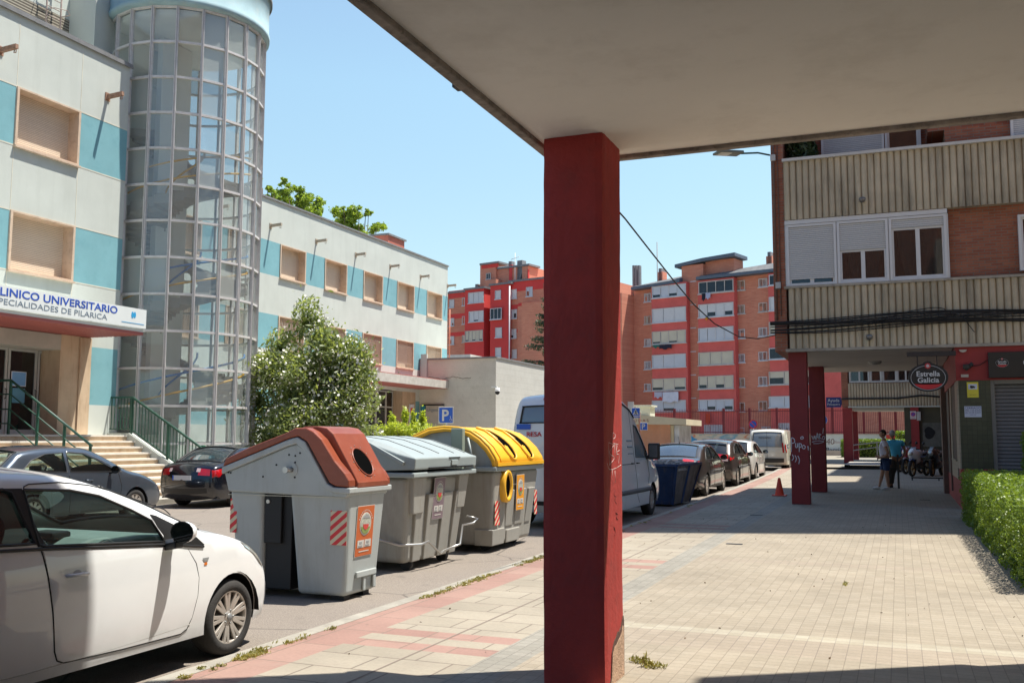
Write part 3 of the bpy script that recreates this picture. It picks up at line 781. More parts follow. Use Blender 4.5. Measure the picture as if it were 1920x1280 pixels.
mb = MB(); mb.box(X - 2.6, X - 1.2, 48.6, 50.6, 12.0, 13.3); mb.build('red_flue', mat('red_flue', (.5, .15, .1), .8), c2)
mb = MB(); mb.box(X - 2.7, X - 1.1, 48.5, 50.7, 13.3, 13.4); mb.build('flue_cap', COP, c2)
mb = MB(); mb.box(X - .6, X + 1.9, 42.2, 50.45, 4.42, 4.86); mb.build('canopy', mat('canopy_metal', (.50, .47, .42), .6, .15, 2, dirt=(.3, .25, .2), dirt_amt=.4), c2)
mb = MB(); mb.box(X - .55, X + 1.85, 42.25, 50.4, 4.40, 4.419); mb.box(X, X + 1.9, 42.3, 50.44, 4.861, 4.90); mb.build('canopy_lining', RSOF, c2)
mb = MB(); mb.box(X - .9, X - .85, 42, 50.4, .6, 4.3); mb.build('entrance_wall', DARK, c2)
for a, b, k in ((42.7, 44.0, 0), (44.0, 45.2, 0), (45.2, 46.4, 1), (46.4, 47.5, 1), (47.5, 48.3, 0)):
    a += .01; b -= .01
    mb = MB(); t = .07; x = X - .6
    mb.box(x, x + .06, a, a + t, .8, 4.2); mb.box(x, x + .06, b - t, b, .8, 4.2)
    for z in (.8, 3.25, 4.12): mb.box(x + .001, x + .059, a + t, b - t, z, z + .08)
    d_ = mb.build('door' if k else 'glazed_screen', ALU, c2)
    mb = MB(); mb.box(x + .02, x + .03, a + t, b - t, .85, 4.15); mb.build('pane', GLD, d_)
mb = MB(); mb.box(X - .7, X - .001, 48.4, 50.0, .6, 4.3); mb.build('pier', TRAV, c2)
mb = MB(); mb.box(X + .004, X + .05, 49.2, 49.75, 1.6, 3.5, 0); mb.box(X + .051, X + .055, 49.3, 49.65, 2.9, 3.3, 1); mb.box(X + .051, X + .055, 49.3, 49.6, 2.3, 2.7, 2); mb.build('notice_board', [mat('white_paper', (.7, .72, .75)), mat('red_paper', (.6, .05, .06)), TEAL], c2)
mb = MB()
for s_ in (-.2, .2): mb.tube([(X - .1 + s_, 54.3, 5), (X - .1 + s_, 54.3, 9.6)], .03, 5)
for k in range(15): mb.box(X - .3, X + .1, 54.28, 54.32, 5.1 + .3 * k, 5.14 + .3 * k)
mb.build('wall_ladder', mat('orange_paint', (.6, .2, .12), .6), c2)
# railings and ramp by the far entrance
rl = thing('ramp_railing', 'thin grey railing on the ramp outside the far clinic entrance', 'railing', (-22, 47, 0))
mb = MB(); mb.tube([(-24, 43, 1.75), (-22.2, 45.5, 1.5), (-20.8, 46.5, 1.55), (-17.6, 47.5, 1.45)], .03, 6); mb.tube([(-22.9, 41.2, 2.2), (-21.5, 42.3, 1.2)], .03, 6)
mb.build('rail', GRN, rl)
mb = MB()
for k in range(26): t = k / 25; mb.box(-24 + 1.8 * t - .012, -24 + 1.8 * t + .012, 43 + 2.5 * t - .012, 43 + 2.5 * t + .012, .5, 1.73 - .24 * t)
for k in range(20): t = k / 19; mb.box(-22.2 + 1.4 * t, -22.18 + 1.4 * t, 45.5 + t, 45.52 + t, .3, 1.5)
mb.build('pickets', GRN, rl)

# ------------------------------------------------------------------ pale annex
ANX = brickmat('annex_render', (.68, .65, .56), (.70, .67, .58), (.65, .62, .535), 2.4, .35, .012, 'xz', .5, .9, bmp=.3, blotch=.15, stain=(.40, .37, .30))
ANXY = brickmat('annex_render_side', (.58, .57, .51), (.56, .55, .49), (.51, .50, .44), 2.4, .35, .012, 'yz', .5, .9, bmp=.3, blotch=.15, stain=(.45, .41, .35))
an = thing('annex_building', 'low windowless pale annex with a security camera on its corner', 'building', (-23, 51, 0))
ax = at_Y(930, 671, 50.5).x; az = at_Y(930, 671, 50.5).z
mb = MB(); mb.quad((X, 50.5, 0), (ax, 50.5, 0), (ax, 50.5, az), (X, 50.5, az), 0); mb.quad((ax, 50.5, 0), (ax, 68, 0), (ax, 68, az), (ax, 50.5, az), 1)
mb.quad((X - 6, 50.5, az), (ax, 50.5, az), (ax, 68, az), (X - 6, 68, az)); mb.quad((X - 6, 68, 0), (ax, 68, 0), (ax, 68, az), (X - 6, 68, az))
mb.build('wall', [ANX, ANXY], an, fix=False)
mb = MB(); mb.box(X + .0, ax + .06, 50.42, 50.7, az + .001, az + .09); mb.box(ax - .25, ax + .061, 50.7, 68, az + .001, az + .09); mb.build('roof_edge', COP, an)
mb = MB(); mb.box(X + .1, X + .5, 50.40, 50.49, 4.9, az + .35); mb.build('downpipe_box', CW, an)
cr = MB(); cr.tube([(X + .3 + .12 * k, 50.492, 5.04 + .05 * math.sin(k * .5) + random.uniform(-.03, .03)) for k in range(26)], .014, 5)
cr.build('crack', mat('crack', (.16, .14, .12), .9), an)
sg = at_Y(799, 778, 50.45)
mb = MB(); mb.box(sg.x - .35, sg.x - .05, 50.40, 50.48, sg.z - .55, sg.z + .55, 1); mb.box(sg.x, sg.x + 1.2, 50.42, 50.48, sg.z - .5, sg.z + .55, 0); mb.box(sg.x - .2, sg.x + 1.15, 50.40, 50.49, sg.z + .56, sg.z + .62, 2)
nbd = mb.build('wall_sign', [mat('sign_beige', (.50, .47, .40), .7), mat('sign_teal', (.03, .25, .33), .6), DARK], an)
text('Urgencias', .26, (sg.x + .06, 50.415, sg.z + .22), (1, 0, 0), GRY, nbd)
sp = (ax + .1, 50.4, at_Y(935, 735, 50.4).z)
cam_ = thing('security_camera', 'white dome security camera on the corner of the pale annex', 'security camera', (ax, 50.4, sp[2]))
mb = MB(); mb.box(sp[0] - .3, sp[0] + .05, 50.3, 50.42, sp[2] + .25, sp[2] + .33); mb.lathe([(0, .2), (.13, .2), (.15, .05), (.15, 0)], (sp[0] + .08, 50.3, sp[2] + .03), n=16); mb.build('housing', mat('white_plastic', (.75, .75, .72), .4), cam_)
mb = MB(); mb.lathe([(.14, 0), (.12, -.1), (.06, -.16), (0, -.18)], (sp[0] + .08, 50.3, sp[2] + .03), n=16); mb.build('dome', DARK, cam_)
# ================================================================== BRICK BLOCK WITH THE BAR (second building on the right)
COR = mat('corrugated_concrete', (.47, .40, .285), .9, .26, .7, .4, 40, dirt=(.11, .10, .08), dirt_amt=.9, streak=True)
WHT = mat('white_pvc', (.62, .62, .62), .4, .04, 3)
SHW = brickmat('white_shutter', (.58, .58, .57), (.61, .61, .60), (.33, .33, .33), 8, .045, .005, 'xz', 0, .5, bmp=.8, blotch=.08)
SOF = mat('grey_soffit', (.50, .47, .42), .95, .08, .7, .15, 30)
REDW = mat('red_wall_paint', (.30, .028, .028), .6, .12, 1.5, .3, 25, dirt=(.2, .03, .03), dirt_amt=.4)
GTIL = brickmat('dark_green_tiles', (.045, .055, .030), (.06, .07, .04), (.02, .022, .015), .1, .1, .003, 'xz', 0, .35, blotch=.2, bmp=.3)
BTIL = brickmat('beige_tiles', (.33, .29, .21), (.38, .33, .25), (.2, .17, .12), .1, .1, .003, 'yz', 0, .45, blotch=.2, bmp=.3)
GLW = glassmat('window_glass', (.6, .65, .66), .04, .02, .5, (.03, .03, .03))
BLK = mat('black_paint', (.012, .012, .013), .4)
CBL = mat('black_cable', (.010, .010, .011), .6, .2, 20)
def corrug(par, x0, x1, yf, z0, z1, pitch, name='balcony_panel', m_=None, back=.12):
    mb = MB(); pts = []; n = int(round((x1 - x0) / pitch)); p_ = (x1 - x0) / n
    for i in range(n):
        xa = x0 + p_ * i; j = random.uniform(-.004, .004)
        for t, d in ((.05, -.02), (.10, .022), (.26, .044), (.5, .052), (.74, .044), (.90, .022), (.95, -.02)):
            pts.append((xa + p_ * t, yf + .052 - d + j))
    poly = [(x0, yf + back)] + pts + [(x1, yf + back)]
    k = 5; rows = []
    for q in range(k + 1): rows.append([(a, b + random.uniform(-.002, .002), z0 + (z1 - z0) * q / k) for a, b in pts])
    mb.grid(rows, 0, False)
    mb.add([(a, b, z1) for a, b in poly], [tuple(range(len(poly)))]); mb.add([(a, b, z0) for a, b in poly], [tuple(range(len(poly)))[::-1]])
    mb.box(x0, x1, yf + .07, yf + back + .1, z0 + .001, z1 - .001)
    return mb.build(name, m_ or COR, par, fix=False)
def ywin(par, x0, x1, y, z0, z1, shut=0., n=2, d=.12, curtain=False, name='window', fr=None):
    """white framed window facing the street at plane y; shut = fraction covered by its shutter"""
    fr = fr or WHT; t = .055
    mb = MB(); mb.box(x0, x0 + t, y - .02, y + d, z0, z1); mb.box(x1 - t, x1, y - .02, y + d, z0, z1); mb.box(x0 + t, x1 - t, y - .02, y + d, z1 - t, z1); mb.box(x0 + t, x1 - t, y - .02, y + d, z0, z0 + t)
    zs = z1 - t - (z1 - z0 - 2 * t) * shut
    w_ = (x1 - x0 - 2 * t) / n
    for i in range(n):
        a = x0 + t + w_ * i; b = a + w_; s_ = .045
        mb.box(a, a + s_, y + .03, y + .08, z0 + t, zs); mb.box(b - s_, b, y + .03, y + .08, z0 + t, zs)
        if zs - z0 > .2: mb.box(a + s_, b - s_, y + .031, y + .079, zs - s_, zs); mb.box(a + s_, b - s_, y + .031, y + .079, z0 + t, z0 + t + s_)
    o = mb.build(name, fr, par)
    mb = MB(); mb.box(x0 + t, x1 - t, y + .05, y + .055, z0 + t, zs); mb.build('pane', GLW, o)
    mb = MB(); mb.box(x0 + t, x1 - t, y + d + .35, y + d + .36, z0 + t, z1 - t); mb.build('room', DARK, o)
    if shut: 
        mb = MB(); mb.box(x0 + t, x1 - t, y + .005, y + .025, zs, z1 - t); mb.build('shutter', SHW, o)
    if curtain:
        mb = MB(); rows = []
        xa, xb = x0 + t + .1, x1 - t - .05
        for q in range(8):
            z = z0 + t + .05 + (z1 - z0 - .3) * q / 7; pull = .35 * (1 - q / 7) ** 1.5
            rows.append([(xa + pull * (xb - xa) * .5 * (1 - i / 30) + (xb - xa) * i / 30 * (1 - pull * .5) , y + .10 + .018 * math.sin(i * 1.3), z) for i in range(31)])
        mb.grid(rows); mb.build('curtain', mat('net_curtain', (.75, .70, .64), .9, .2, 8), o, fix=False)
    return o
b2 = thing('brick_bar_building', 'red brick block on pillars with corrugated concrete balconies and a closed bar under it', 'building', (-2.4, 23.55, 0))
Y2 = 23.55; zso = 3.66; g2 = gz(24)
mb = MB(); mb.box(-2.40, 1.20, Y2 + .14, 31.5, zso, zso + .06)
mb.build('soffit', SOF, b2)
# upper masses
mb = MB(); mb.box(-2.67, -2.385, Y2 + .02, 27.4, zso + .002, 28)
mb.box(-2.384, 3.0, Y2 + 1.3, 27.4, 8.3, 28); mb.box(-2.384, 1.199, Y2 + .30, 27.4, zso + .07, 8.29) if 0 else None
mb.box(-2.384, 20, Y2 + 1.2, 27.4, 5.2, 6.8) if 0 else None
mb.box(1.201, 20, Y2 + .22, 31.5, 3.9, 8.7); mb.box(.85, 20, Y2 + .30, 27.4, 8.701, 12)
mb.box(3.001, 20, Y2 + .4, 31.5, 12.001, 28)
mb.box(-2.1, 1.2, 27.401, 31.4, zso + .061, 7)
mb.build('brick_wall', BRKX, b2)
mb = MB(); mb.prism([(-2.9, 21.6), (4.5, 21.7), (9.6, 23.5), (21, 23.5), (21, 31.6), (3, 31.6), (3, 27.5), (-2.9, 27.5)], 'z', 28, 28.3); mb.build('roof_slab', COP, b2)  # out of view; slanted front overhang is shaped to set the pavement shadow edge
corrug(b2, -2.38, 8, Y2 - .06, 6.80, 8.22, .147)
corrug(b2, -2.33, 8, Y2 - .06, zso + .05, 5.14, .147)
mb = MB(); mb.box(-2.40, 8, Y2 - .12, Y2 + .1, 8.222, 8.29); mb.build('balcony_coping', mat('pale_coping', (.55, .53, .50), .8, .1, 3), b2)
mb = MB(); mb.box(-2.42, 8, Y2 - .09, Y2 + .12, 5.142, 5.20); mb.box(-2.42, 8, Y2 - .07, Y2 + .139, zso - .02, zso + .048); mb.build('concrete_edge', mat('edge_concrete', (.36, .32, .26), .9, .2, 2, dirt=(.12, .1, .08), dirt_amt=.6), b2)
# glazed gallery of the first floor
zz0, zz1 = 5.21, 6.79
gx = [-2.36, -1.20, .02, 1.16]
gx = [-2.36, at_Y(1571, 530, Y2).x, at_Y(1669, 525, Y2).x, 1.16]
mb = MB(); mb.box(-2.38, 1.175, Y2 - .03, Y2 + .10, zz1 - .10, zz1 + .0); mb.build('gallery_head', WHT, b2)
for x_ in gx: mb = MB(); mb.box(x_ - .03, x_ + .03, Y2 + .02, Y2 + .16, zz0, zz1 - .10); mb.build('gallery_post', WHT, b2)
for k, (sh, cu) in enumerate(((.93, False), (.47, True), (.15, True))):
    ywin(b2, gx[k] + .01, gx[k + 1] - .01, Y2, zz0, zz1 - .11, sh, 2, curtain=cu)
# upper floor: set back window, hanging plant, right hand windows
ywin(b2, -1.57, -.10, Y2 + 1.2, 8.3, 9.9, .95, 1, name='balcony_window'); ywin(b2, -.08, .73, Y2 + 1.2, 8.3, 9.9, .35, 1, name='balcony_window')
ywin(b2, 2.55, 3.8, Y2 + .1, 8.3, 9.7, 1., 1); ywin(b2, 2.60, 3.9, Y2 + .1, 5.3, 6.55, 0, 2)
v, f = leaves(2600, [(-2.0, Y2 + .6, 8.75, .35, .4, .5, 3), (-1.9, Y2 + .4, 8.5, .3, .3, .25, 1)], .06, 2.2, .4, .1)
tag(leaf_obj('balcony_plant', v, f, leafmat('balcony_leaf', (.015, .03, .012), (.05, .08, .025), .2)), 'dark leafy plant filling the left end of the upper balcony', 'plant')
# pillars
RP2 = mat('dark_red_pillar_paint', (.20, .022, .022), .7, .1, 1.5, .35, 25)
for (x0, x1, y0, y1) in ((-2.39, -1.98, 23.72, 24.12), (-2.36, -1.95, 28.85, 29.25)):
    mb = MB(); mb.box(x0, x1, y0, y1, gz(y0), zso); mb.build('pillar', RP2, b2, bevel=.012)
WSP = mat('white_spray', (.62, .60, .62), .7)
g = [curve([(.0, .1), (.02, .5), (.03, .9), (.18, .85), (.2, .66), (.04, .6)]), curve([(.26, .62), (.25, .4), (.33, .36), (.38, .6), (.38, .38)]), curve([(.46, .62), (.45, .1)]), curve([(.46, .6), (.58, .56), (.56, .4), (.46, .38)]), curve([(.68, .5), (.62, .36), (.74, .28), (.8, .42), (.68, .5)]),
     curve([(.05, -.05), (.12, -.25), (.02, -.4)]), curve([(.2, -.1), (.28, -.3), (.2, -.5)]), curve([(.36, -.12), (.45, -.35), (.4, -.6)]), curve([(.55, .95), (.66, 1.0), (.7, .9), (.58, .86), (.55, .95)]), [(.95, .45), (.97, .2)], [(-.25, .5), (-.1, .55)], curve([(-.25, .5), (-.2, .3), (-.12, .35)])]
gp = at_Y(1482, 846, 23.715)
scrawl(b2, g, (gp.x + .02, 23.716, gp.z - .05), (1, 0, 0), (0, 0, 1), .40, .011, WSP)
g = [curve([(0, .4), (.1, .1), (.2, .4), (.25, .1), (.32, .4)]), curve([(.36, .1), (.42, .6), (.5, .15)]), curve([(.36, .3), (.5, .3)]), [(.56, .1), (.56, .55)], curve([(.56, .55), (.7, .5), (.58, .35), (.72, .12)]), curve([(.86, .38), (.78, .2), (.9, .1), (.98, .3), (.86, .38)]), [(.9, 1.0), (.84, .55)], curve([(0, -.1), (.4, .0), (.9, -.05), (.5, -.2), (.1, -.22)])]
gp = at_Y(1521, 826, 28.845)
scrawl(b2, g, (gp.x + .02, 28.846, gp.z), (1, 0, 0), (0, 0, 1), .36, .010, WSP)
# the bar
X0 = 1.22
mb = MB(); mb.box(X0, 9, Y2 + .02, 30.3, 2.9, 3.655); mb.box(X0 + .02, 1.93, Y2 + .0, 24.3, g2 - .1, .95); mb.box(X0 + .021, 1.93, 24.3, 30.3, g2, .7); mb.build('red_wall', REDW, b2)
mb = MB(); mb.box(X0 + .04, 1.90, Y2 + .03, 24.2, .951, 2.899); mb.build('tiled_pier', GTIL, b2)
mb = MB(); mb.box(X0 + .01, X0 + .039, Y2 + .03, 24.6, .952, 2.898); mb.box(X0 + .01, X0 + .039, 26.5, 27.2, .701, 2.898); mb.box(X0 + .01, X0 + .039, 24.6, 26.5, .701, 1.1); mb.box(X0 - .03, X0 + .039, 24.6, 26.5, 1.101, 1.14); mb.build('tiled_side', BTIL, b2)
mb = MB(); mb.box(X0 + .03, X0 + .1, 24.5, 30.3, .70, 2.9); mb.box(2.1, 9, Y2 + .45, Y2 + .5, 0, 3.3); mb.build('dark_front', mat('brown_panel', (.05, .035, .03), .6), b2)
for bb in ((X0 - .02, X0 + .03, 27.2, 27.32, .3, 2.9), (X0 - .1, X0 + .05, 29.6, 30.2, .1, 3.64)): mb = MB(); mb.box(*bb); mb.build('brown_jamb', mat('brown_jamb', (.17, .10, .08), .7, .2, 2), b2)
SHG = brickmat('grey_roller_shutter', (.16, .16, .165), (.18, .18, .185), (.05, .05, .05), 8, .08, .012, 'xz', 0, .5, bmp=.9, blotch=.25)
mb = MB(); mb.box(1.98, 4.6, Y2 + .14, Y2 + .17, .1, 2.80); sh_ = mb.build('roller_shutter', SHG, b2)
mb = MB(); mb.box(1.901, 1.98, Y2 + .05, Y2 + .2, .1, 2.9); mb.box(1.98, 4.6, Y2 + .03, Y2 + .2, 2.81, 2.93); mb.build('shutter_frame', mat('grey_metal', (.17, .17, .16), .5, .1, 3, metal=.4), b2)
mb = MB(); mb.box(1.87, 5.2, Y2 - .12, Y2 + .0, 2.94, 3.50); fb = mb.build('fascia_sign', BLK, b2, bevel=.008)
SIL = mat('sign_silver', (.60, .60, .60), .4); REDS = mat('sign_red', (.55, .02, .03), .4)
def beer_sign(par, c, a, b, y, sc=1., bodyd=.10, front=BLK):
    """dark oval with silver rim line, red crescent, small star and two words"""
    def el(r_, q): return (c.x + a * r_ * math.cos(q), c.z + b * r_ * math.sin(q))
    if bodyd:
        pts = []
        for i in range(48):
            q = 2 * PI * i / 48; x, z = el(1, q)
            if abs(x - c.x) < a * .28 and z > c.z: z += b * .16 * math.cos((x - c.x) / (a * .28) * PI / 2)
            pts.append((x, z))
        mb = MB(); mb.prism(pts, 'y', y, y + bodyd); o = mb.build('sign_board', front, par, bevel=.006)
    else: o = par
    mb = MB(); pts = [(el(.86, 2 * PI * i / 40)[0], y - .004, el(.86, 2 * PI * i / 40)[1] - .01 * sc) for i in range(41)]
    mb.tube(pts, .0045 * sc, 5, caps=False); mb.build('rim_line', SIL, o)
    mb = MB(); n = 24; lo = [el(.84, PI + R(32) + (PI - R(64)) * i / n) for i in range(n + 1)]
    up_ = [(x, lo[0][1] - .05 * sc * b / .32 * (1 - ((x - c.x) / (a * .8)) ** 2) * .4) for x, z in lo]
    mb.prism(lo + up_[::-1], 'y', y - .006, y - .001); mb.build('red_crescent', REDS, o)
    mb = MB(); cz = c.z + b * .80; pts = []
    for i in range(24): q = 2 * PI * i / 24; pts.append((c.x + .15 * a * math.cos(q), cz + .15 * a * math.sin(q)))
    mb.prism(pts, 'y', y - .010, y - .004); mb.build('star_disc', REDS, o)
    mb = MB(); pts = []
    for i in range(16): q = 2 * PI * i / 16; r_ = a * (.12 if i % 2 == 0 else .05); pts.append((c.x + r_ * math.sin(q), cz + r_ * math.cos(q)))
    mb.prism(pts, 'y', y - .014, y - .0105); mb.build('star', SIL, o)
    text('Estrella', .50 * b, (c.x, y - .006, c.z + .08 * b), (1, 0, 0), SIL, o, align='CENTER', sx=a / b * .80, bold=.003 * sc)
    text('Galicia', .50 * b, (c.x, y - .006, c.z - .36 * b), (1, 0, 0), SIL, o, align='CENTER', sx=a / b * .80, bold=.003 * sc)
    return o
c_ = at_Y(1879, 680, Y2 - .125); beer_sign(fb, c_, .145, .105, Y2 - .121, .35, 0)
c_ = at_Y(1919, 680, Y2 - .125)
text('C', .2, (c_.x - .01, Y2 - .124, c_.z - .06), (1, 0, 0), SIL, fb, bold=.004)
hs = thing('hanging_bar_sign', 'oval black beer sign with silver lettering hanging from a dark beam beside the bar', 'sign', (.64, 23.3, 3))
beer_sign(hs, Vector((.64, 23.3, 2.965)), .41, .315, 23.24, 1., .11)
mb = MB(); mb.box(.22, 1.22, 23.25, 23.36, 3.44, 3.54); mb.box(.42, .445, 23.28, 23.31, 3.24, 3.44); mb.box(.82, .845, 23.28, 23.31, 3.24, 3.44); mb.build('support_beam', mat('dark_brown_steel', (.03, .022, .02), .6), hs)
def notice(name, label, x0, x1, z0, z1, y, m_, lines):
    t = thing(name, label, 'notice', ((x0 + x1) / 2, y, z0))
    mb = MB(); mb.box(x0, x1, y - .006, y, z0, z1); o = mb.build('sheet', m_, t)
    for s_, sz, dz, mm in lines: text(s_, sz, ((x0 + x1) / 2, y - .0085, z1 - dz), (1, 0, 0), mm, t, align='CENTER', ext=.001)
    return t
YLW = mat('yellow_plate', (.72, .62, .05), .5); NAVY = mat('navy_ink', (.03, .04, .18), .7); PAPER = mat('paper_white', (.60, .63, .72), .8)
nt_ = notice('closing_notice', 'white paper notice headed CERRADO taped to the dark tiled pier', 1.36, 1.70, 2.09, 2.33, Y2 + .028, PAPER, [('CERRADO', .070, .062, NAVY), ('DEL 1 DE JULIO', .046, .108, NAVY), ('AL 13 DE JULIO', .046, .155, NAVY), ('GRACIAS', .030, .20, NAVY)])
nt_ = notice('camera_warning_plate', 'yellow surveillance warning plate with a camera symbol above the paper notice', 1.43, 1.66, 2.52, 2.86, Y2 + .028, YLW, [('ZONA VIGILADA', .018, .285, BLK)])
mb = MB(); mb.box(1.455, 1.635, Y2 + .018, Y2 + .0215, 2.70, 2.82); mb.build('symbol_field', PAPER, nt_)
mb = MB(); mb.prism([(1.49, 2.745), (1.50, 2.785), (1.57, 2.775), (1.60, 2.745), (1.585, 2.73), (1.55, 2.735), (1.54, 2.72), (1.51, 2.725)], 'y', Y2 + .014, Y2 + .0175); mb.build('camera_symbol', BLK, nt_)
fl_ = thing('wall_floodlight', 'small dark floodlight fixed to the red wall above the tiled pier', 'lamp', (1.45, Y2, 3.2))
mb = MB(); mb.bar((1.46, Y2 - .0, 3.21), (1.42, Y2 - .18, 3.19), .14, .10); mb.bar((1.40, Y2 - .1, 3.13), (1.56, Y2 - .12, 3.27), .05, .08); mb.build('housing', BLK, fl_, bevel=.01)
mb = MB(); mb.tube([(1.5, Y2 - .01, 3.2), (1.7, Y2 - .02, 3.23), (1.87, Y2 - .02, 3.34)], .008, 5); mb.build('cable', CBL, fl_)
for nm, z, lb in (('emergency_light', 3.55, 'small white fan shaped lamp high on the red wall'), ('number_plate', 3.00, 'small white plate low on the red wall above the tiles')):
    t = thing(nm, lb, 'fitting', (1.4, Y2, z))
    mb = MB(); mb.prism([(1.30, z + .03), (1.46, z + .03), (1.44, z - .01), (1.38, z - .03), (1.32, z - .01)] if z > 3.2 else [(1.32, z - .03), (1.47, z - .03), (1.47, z + .03), (1.32, z + .03)], 'y', Y2 - .03, Y2 + .018); mb.build('face', mat('cream_plastic', (.5, .45, .38), .6), t)
# cables, boxes, little lamps on the facade
cb = thing('cable_bundle', 'thick bundle of black cables sagging along the concrete balcony front', 'cables', (-2, Y2, 4.2))
for k in range(11):
    zc_ = 4.14 + .028 * k + random.uniform(-.02, .02); pts = []
    for i in range(25):
        x = -2.75 + 10 * i / 24; pts.append((x, Y2 - .10 - .02 * random.random() - .006 * k, zc_ + .03 * math.sin(x * 1.1 + k * .8) - .04 * math.sin((x + 2.6) * .9 + 1)))
    mb = MB(); mb.tube(pts, random.uniform(.010, .018), 6); mb.build('cable', CBL, cb)
for pts in ([(-.6, 4.2), (.1, 4.42), (.5, 4.5), (.95, 4.52), (1.35, 4.34), (2.4, 4.4), (4, 4.3)], [(-.3, 4.22), (.3, 4.34), (1.0, 4.36), (2.2, 4.28)], [(1.4, 4.3), (1.55, 4.05), (1.62, 3.95)]):
    mb = MB(); mb.tube([(a, Y2 - .16, b) for a, b in curve(pts)], .010, 5); mb.build('cable', CBL, cb)
def ball_lamp(lb, x, z, y, nm='facade_fitting'):
    t = thing(nm, lb, 'fitting', (x, y, z))
    mb = MB(); mb.lathe([(0, -.07), (.05, -.06), (.075, -.01), (.075, .03), (.05, .05), (0, .06)], (x, y - .09, z), (0, 0, 1), 14); mb.build('body', mat('pewter', (.18, .17, .16), .35, metal=.5), t)
    mb = MB(); mb.cyl((x, y, z), (x, y - .05, z), .03, n=10); mb.build('mount', BLK, t)
ball_lamp('small round grey lamp fixed on the upper corrugated balcony front', -.61, 7.13, Y2 - .05)
p_ = at_Y(1630, 632, Y2 - .1); ball_lamp('small dark lamp hanging just under the black cable bundle', p_.x, p_.z, Y2 - .05)
p_ = at_G(1641, 690); 
t = thing('soffit_lamp', 'round grey ceiling lamp under the arcade soffit behind the bar sign', 'lamp', (-.3, 27.5, zso))
q_ = at_Y(1641, 681, 27.5); mb = MB(); mb.lathe([(0, -.09), (.12, -.07), (.17, -.02), (.17, 0)], (q_.x, 27.5, zso - .002), n=20); mb.build('diffuser', mat('grey_diffuser', (.3, .3, .28), .5), t)
wc = thing('corner_conduits', 'grey downpipe and junction boxes on the brick corner of the bar building', 'pipe', (-2.6, Y2, 6))
mb = MB(); mb.tube([(-2.60, Y2 - .02, 4.4), (-2.60, Y2 - .02, 12)], .022, 8); mb.tube([(-2.50, Y2 - .01, 4.5), (-2.52, Y2 - .01, 12)], .012, 6); mb.build('conduit', mat('rust_brown_pipe', (.12, .06, .045), .6), wc)
for px_, py_ in ((1449, 296), (1459, 535)):
    q_ = at_Y(px_, py_, Y2 - .05); mb = MB(); mb.box(q_.x - .06, q_.x + .06, Y2 - .08, Y2 + .0, q_.z - .075, q_.z + .075); mb.build('junction_box', mat('grey_plastic', (.45, .45, .44), .6), wc, bevel=.006)
# street lamp on the corner
sl_ = thing('street_lamp', 'flat LED street lamp on a thin arm from the brick corner', 'lamp', (-2.67, Y2, 8.3))
a_, b_, c_ = at_Y(1443, 291, Y2 - .02), at_Y(1388, 288, 22.6), at_Y(1343, 286, 22.1)
mb = MB(); mb.tube([tuple(a_), tuple(a_ + (b_ - a_) * .4 + Vector((0, 0, .04))), tuple(b_)], .022, 8); mb.build('arm', GRN, sl_)
d_ = (c_ - b_).normalized(); n_ = Vector((d_.y, -d_.x, 0)).normalized()
mb = MB(); mb.bar(tuple(b_), tuple(c_), .30, .055, up=(0, .12, 1)); mb.build('head', mat('lamp_grey', (.16, .18, .16), .5), sl_, bevel=.015)
mb = MB(); mb.bar(tuple(b_ + (c_ - b_) * .45 - Vector((0, 0, .032))), tuple(b_ + (c_ - b_) * .9 - Vector((0, 0, .032))), .22, .012, up=(0, .12, 1)); mb.build('diffuser', mat('lamp_lens', (.6, .58, .5), .3), sl_)
# wire crossing the street from the near building to the corner
pts = []
A_ = Vector((-2.0, 6.9, 4.4)); 
A_ = at_Y(1172, 410, 9.0); B_ = at_Y(1455, 628, Y2 - .1)
Mi = at_Y(1300, 570, 14.5)
for px_, py_, Y_ in ((1100, 330, 10.6), (1172, 410, 12.0), (1215, 465, 13.2), (1260, 522, 14.9), (1300, 570, 16.6), (1340, 607, 18.4), (1385, 631, 20.5), (1420, 635, 22.0), (1455, 628, Y2 - .1)):
    q_ = at_Y(px_, py_, Y_); pts.append(tuple(q_))
mb = MB(); mb.tube(pts, .011, 6); tag(mb.build('overhead_wire', CBL, None), 'black overhead wire curving down across the sky to the brick corner', 'wire')

# ------------------------------------------------------------------ unseen wing put in to shade the passage, notched for its sun patch
wg = thing('shading_wing', 'unseen brick wing put in behind the bar to shade the arcade passage', 'building', (3, 32, 0))
mb = MB(); mb.box(3.2, 16, 32, 38.6, 0, 19.2); mb.box(3.2, 16, 38.6, 44, 0, 14.9); mb.box(3.2, 16, 44, 56, 0, 19.2); mb.build('wall', BRKY, wg)

# ------------------------------------------------------------------ third block, far end of the arcade
Y3 = 57.3; g3 = gz(Y3)
b3 = thing('far_arcade_building', 'far brick block on red pillars seen through the arcade under the bar building', 'building', (-2.9, Y3, g3))
z3 = 3.40
mb = MB(); mb.box(-2.93, -2.58, Y3 + .05, 66, z3, 13); mb.box(-2.579, 8, Y3 + .4, 66, 4.72, 13); mb.build('brick_wall', BRKX, b3)
mb = MB(); mb.box(-2.57, 8, Y3 + .15, 66, z3 - .06, z3); mb.build('soffit', SOF, b3)
corrug(b3, -2.57, 8, Y3, z3 + .02, 4.70, .15)
mb = MB(); mb.box(-2.6, 8, Y3 - .03, Y3 + .14, z3 - .05, z3 + .019); mb.build('concrete_edge', CW, b3)
ALW = mat('aluminium_white', (.55, .55, .53), .4)
for k, (a, b) in enumerate(((-2.5, -1.42), (-1.4, -.78), (-.76, -.0), (.0, .9), (.95, 2.2))):
    ywin(b3, a, b, Y3 + .05, 4.74, 6.3, 0, 1 if b - a < .8 else 2, fr=ALW, curtain=k % 2 == 0)
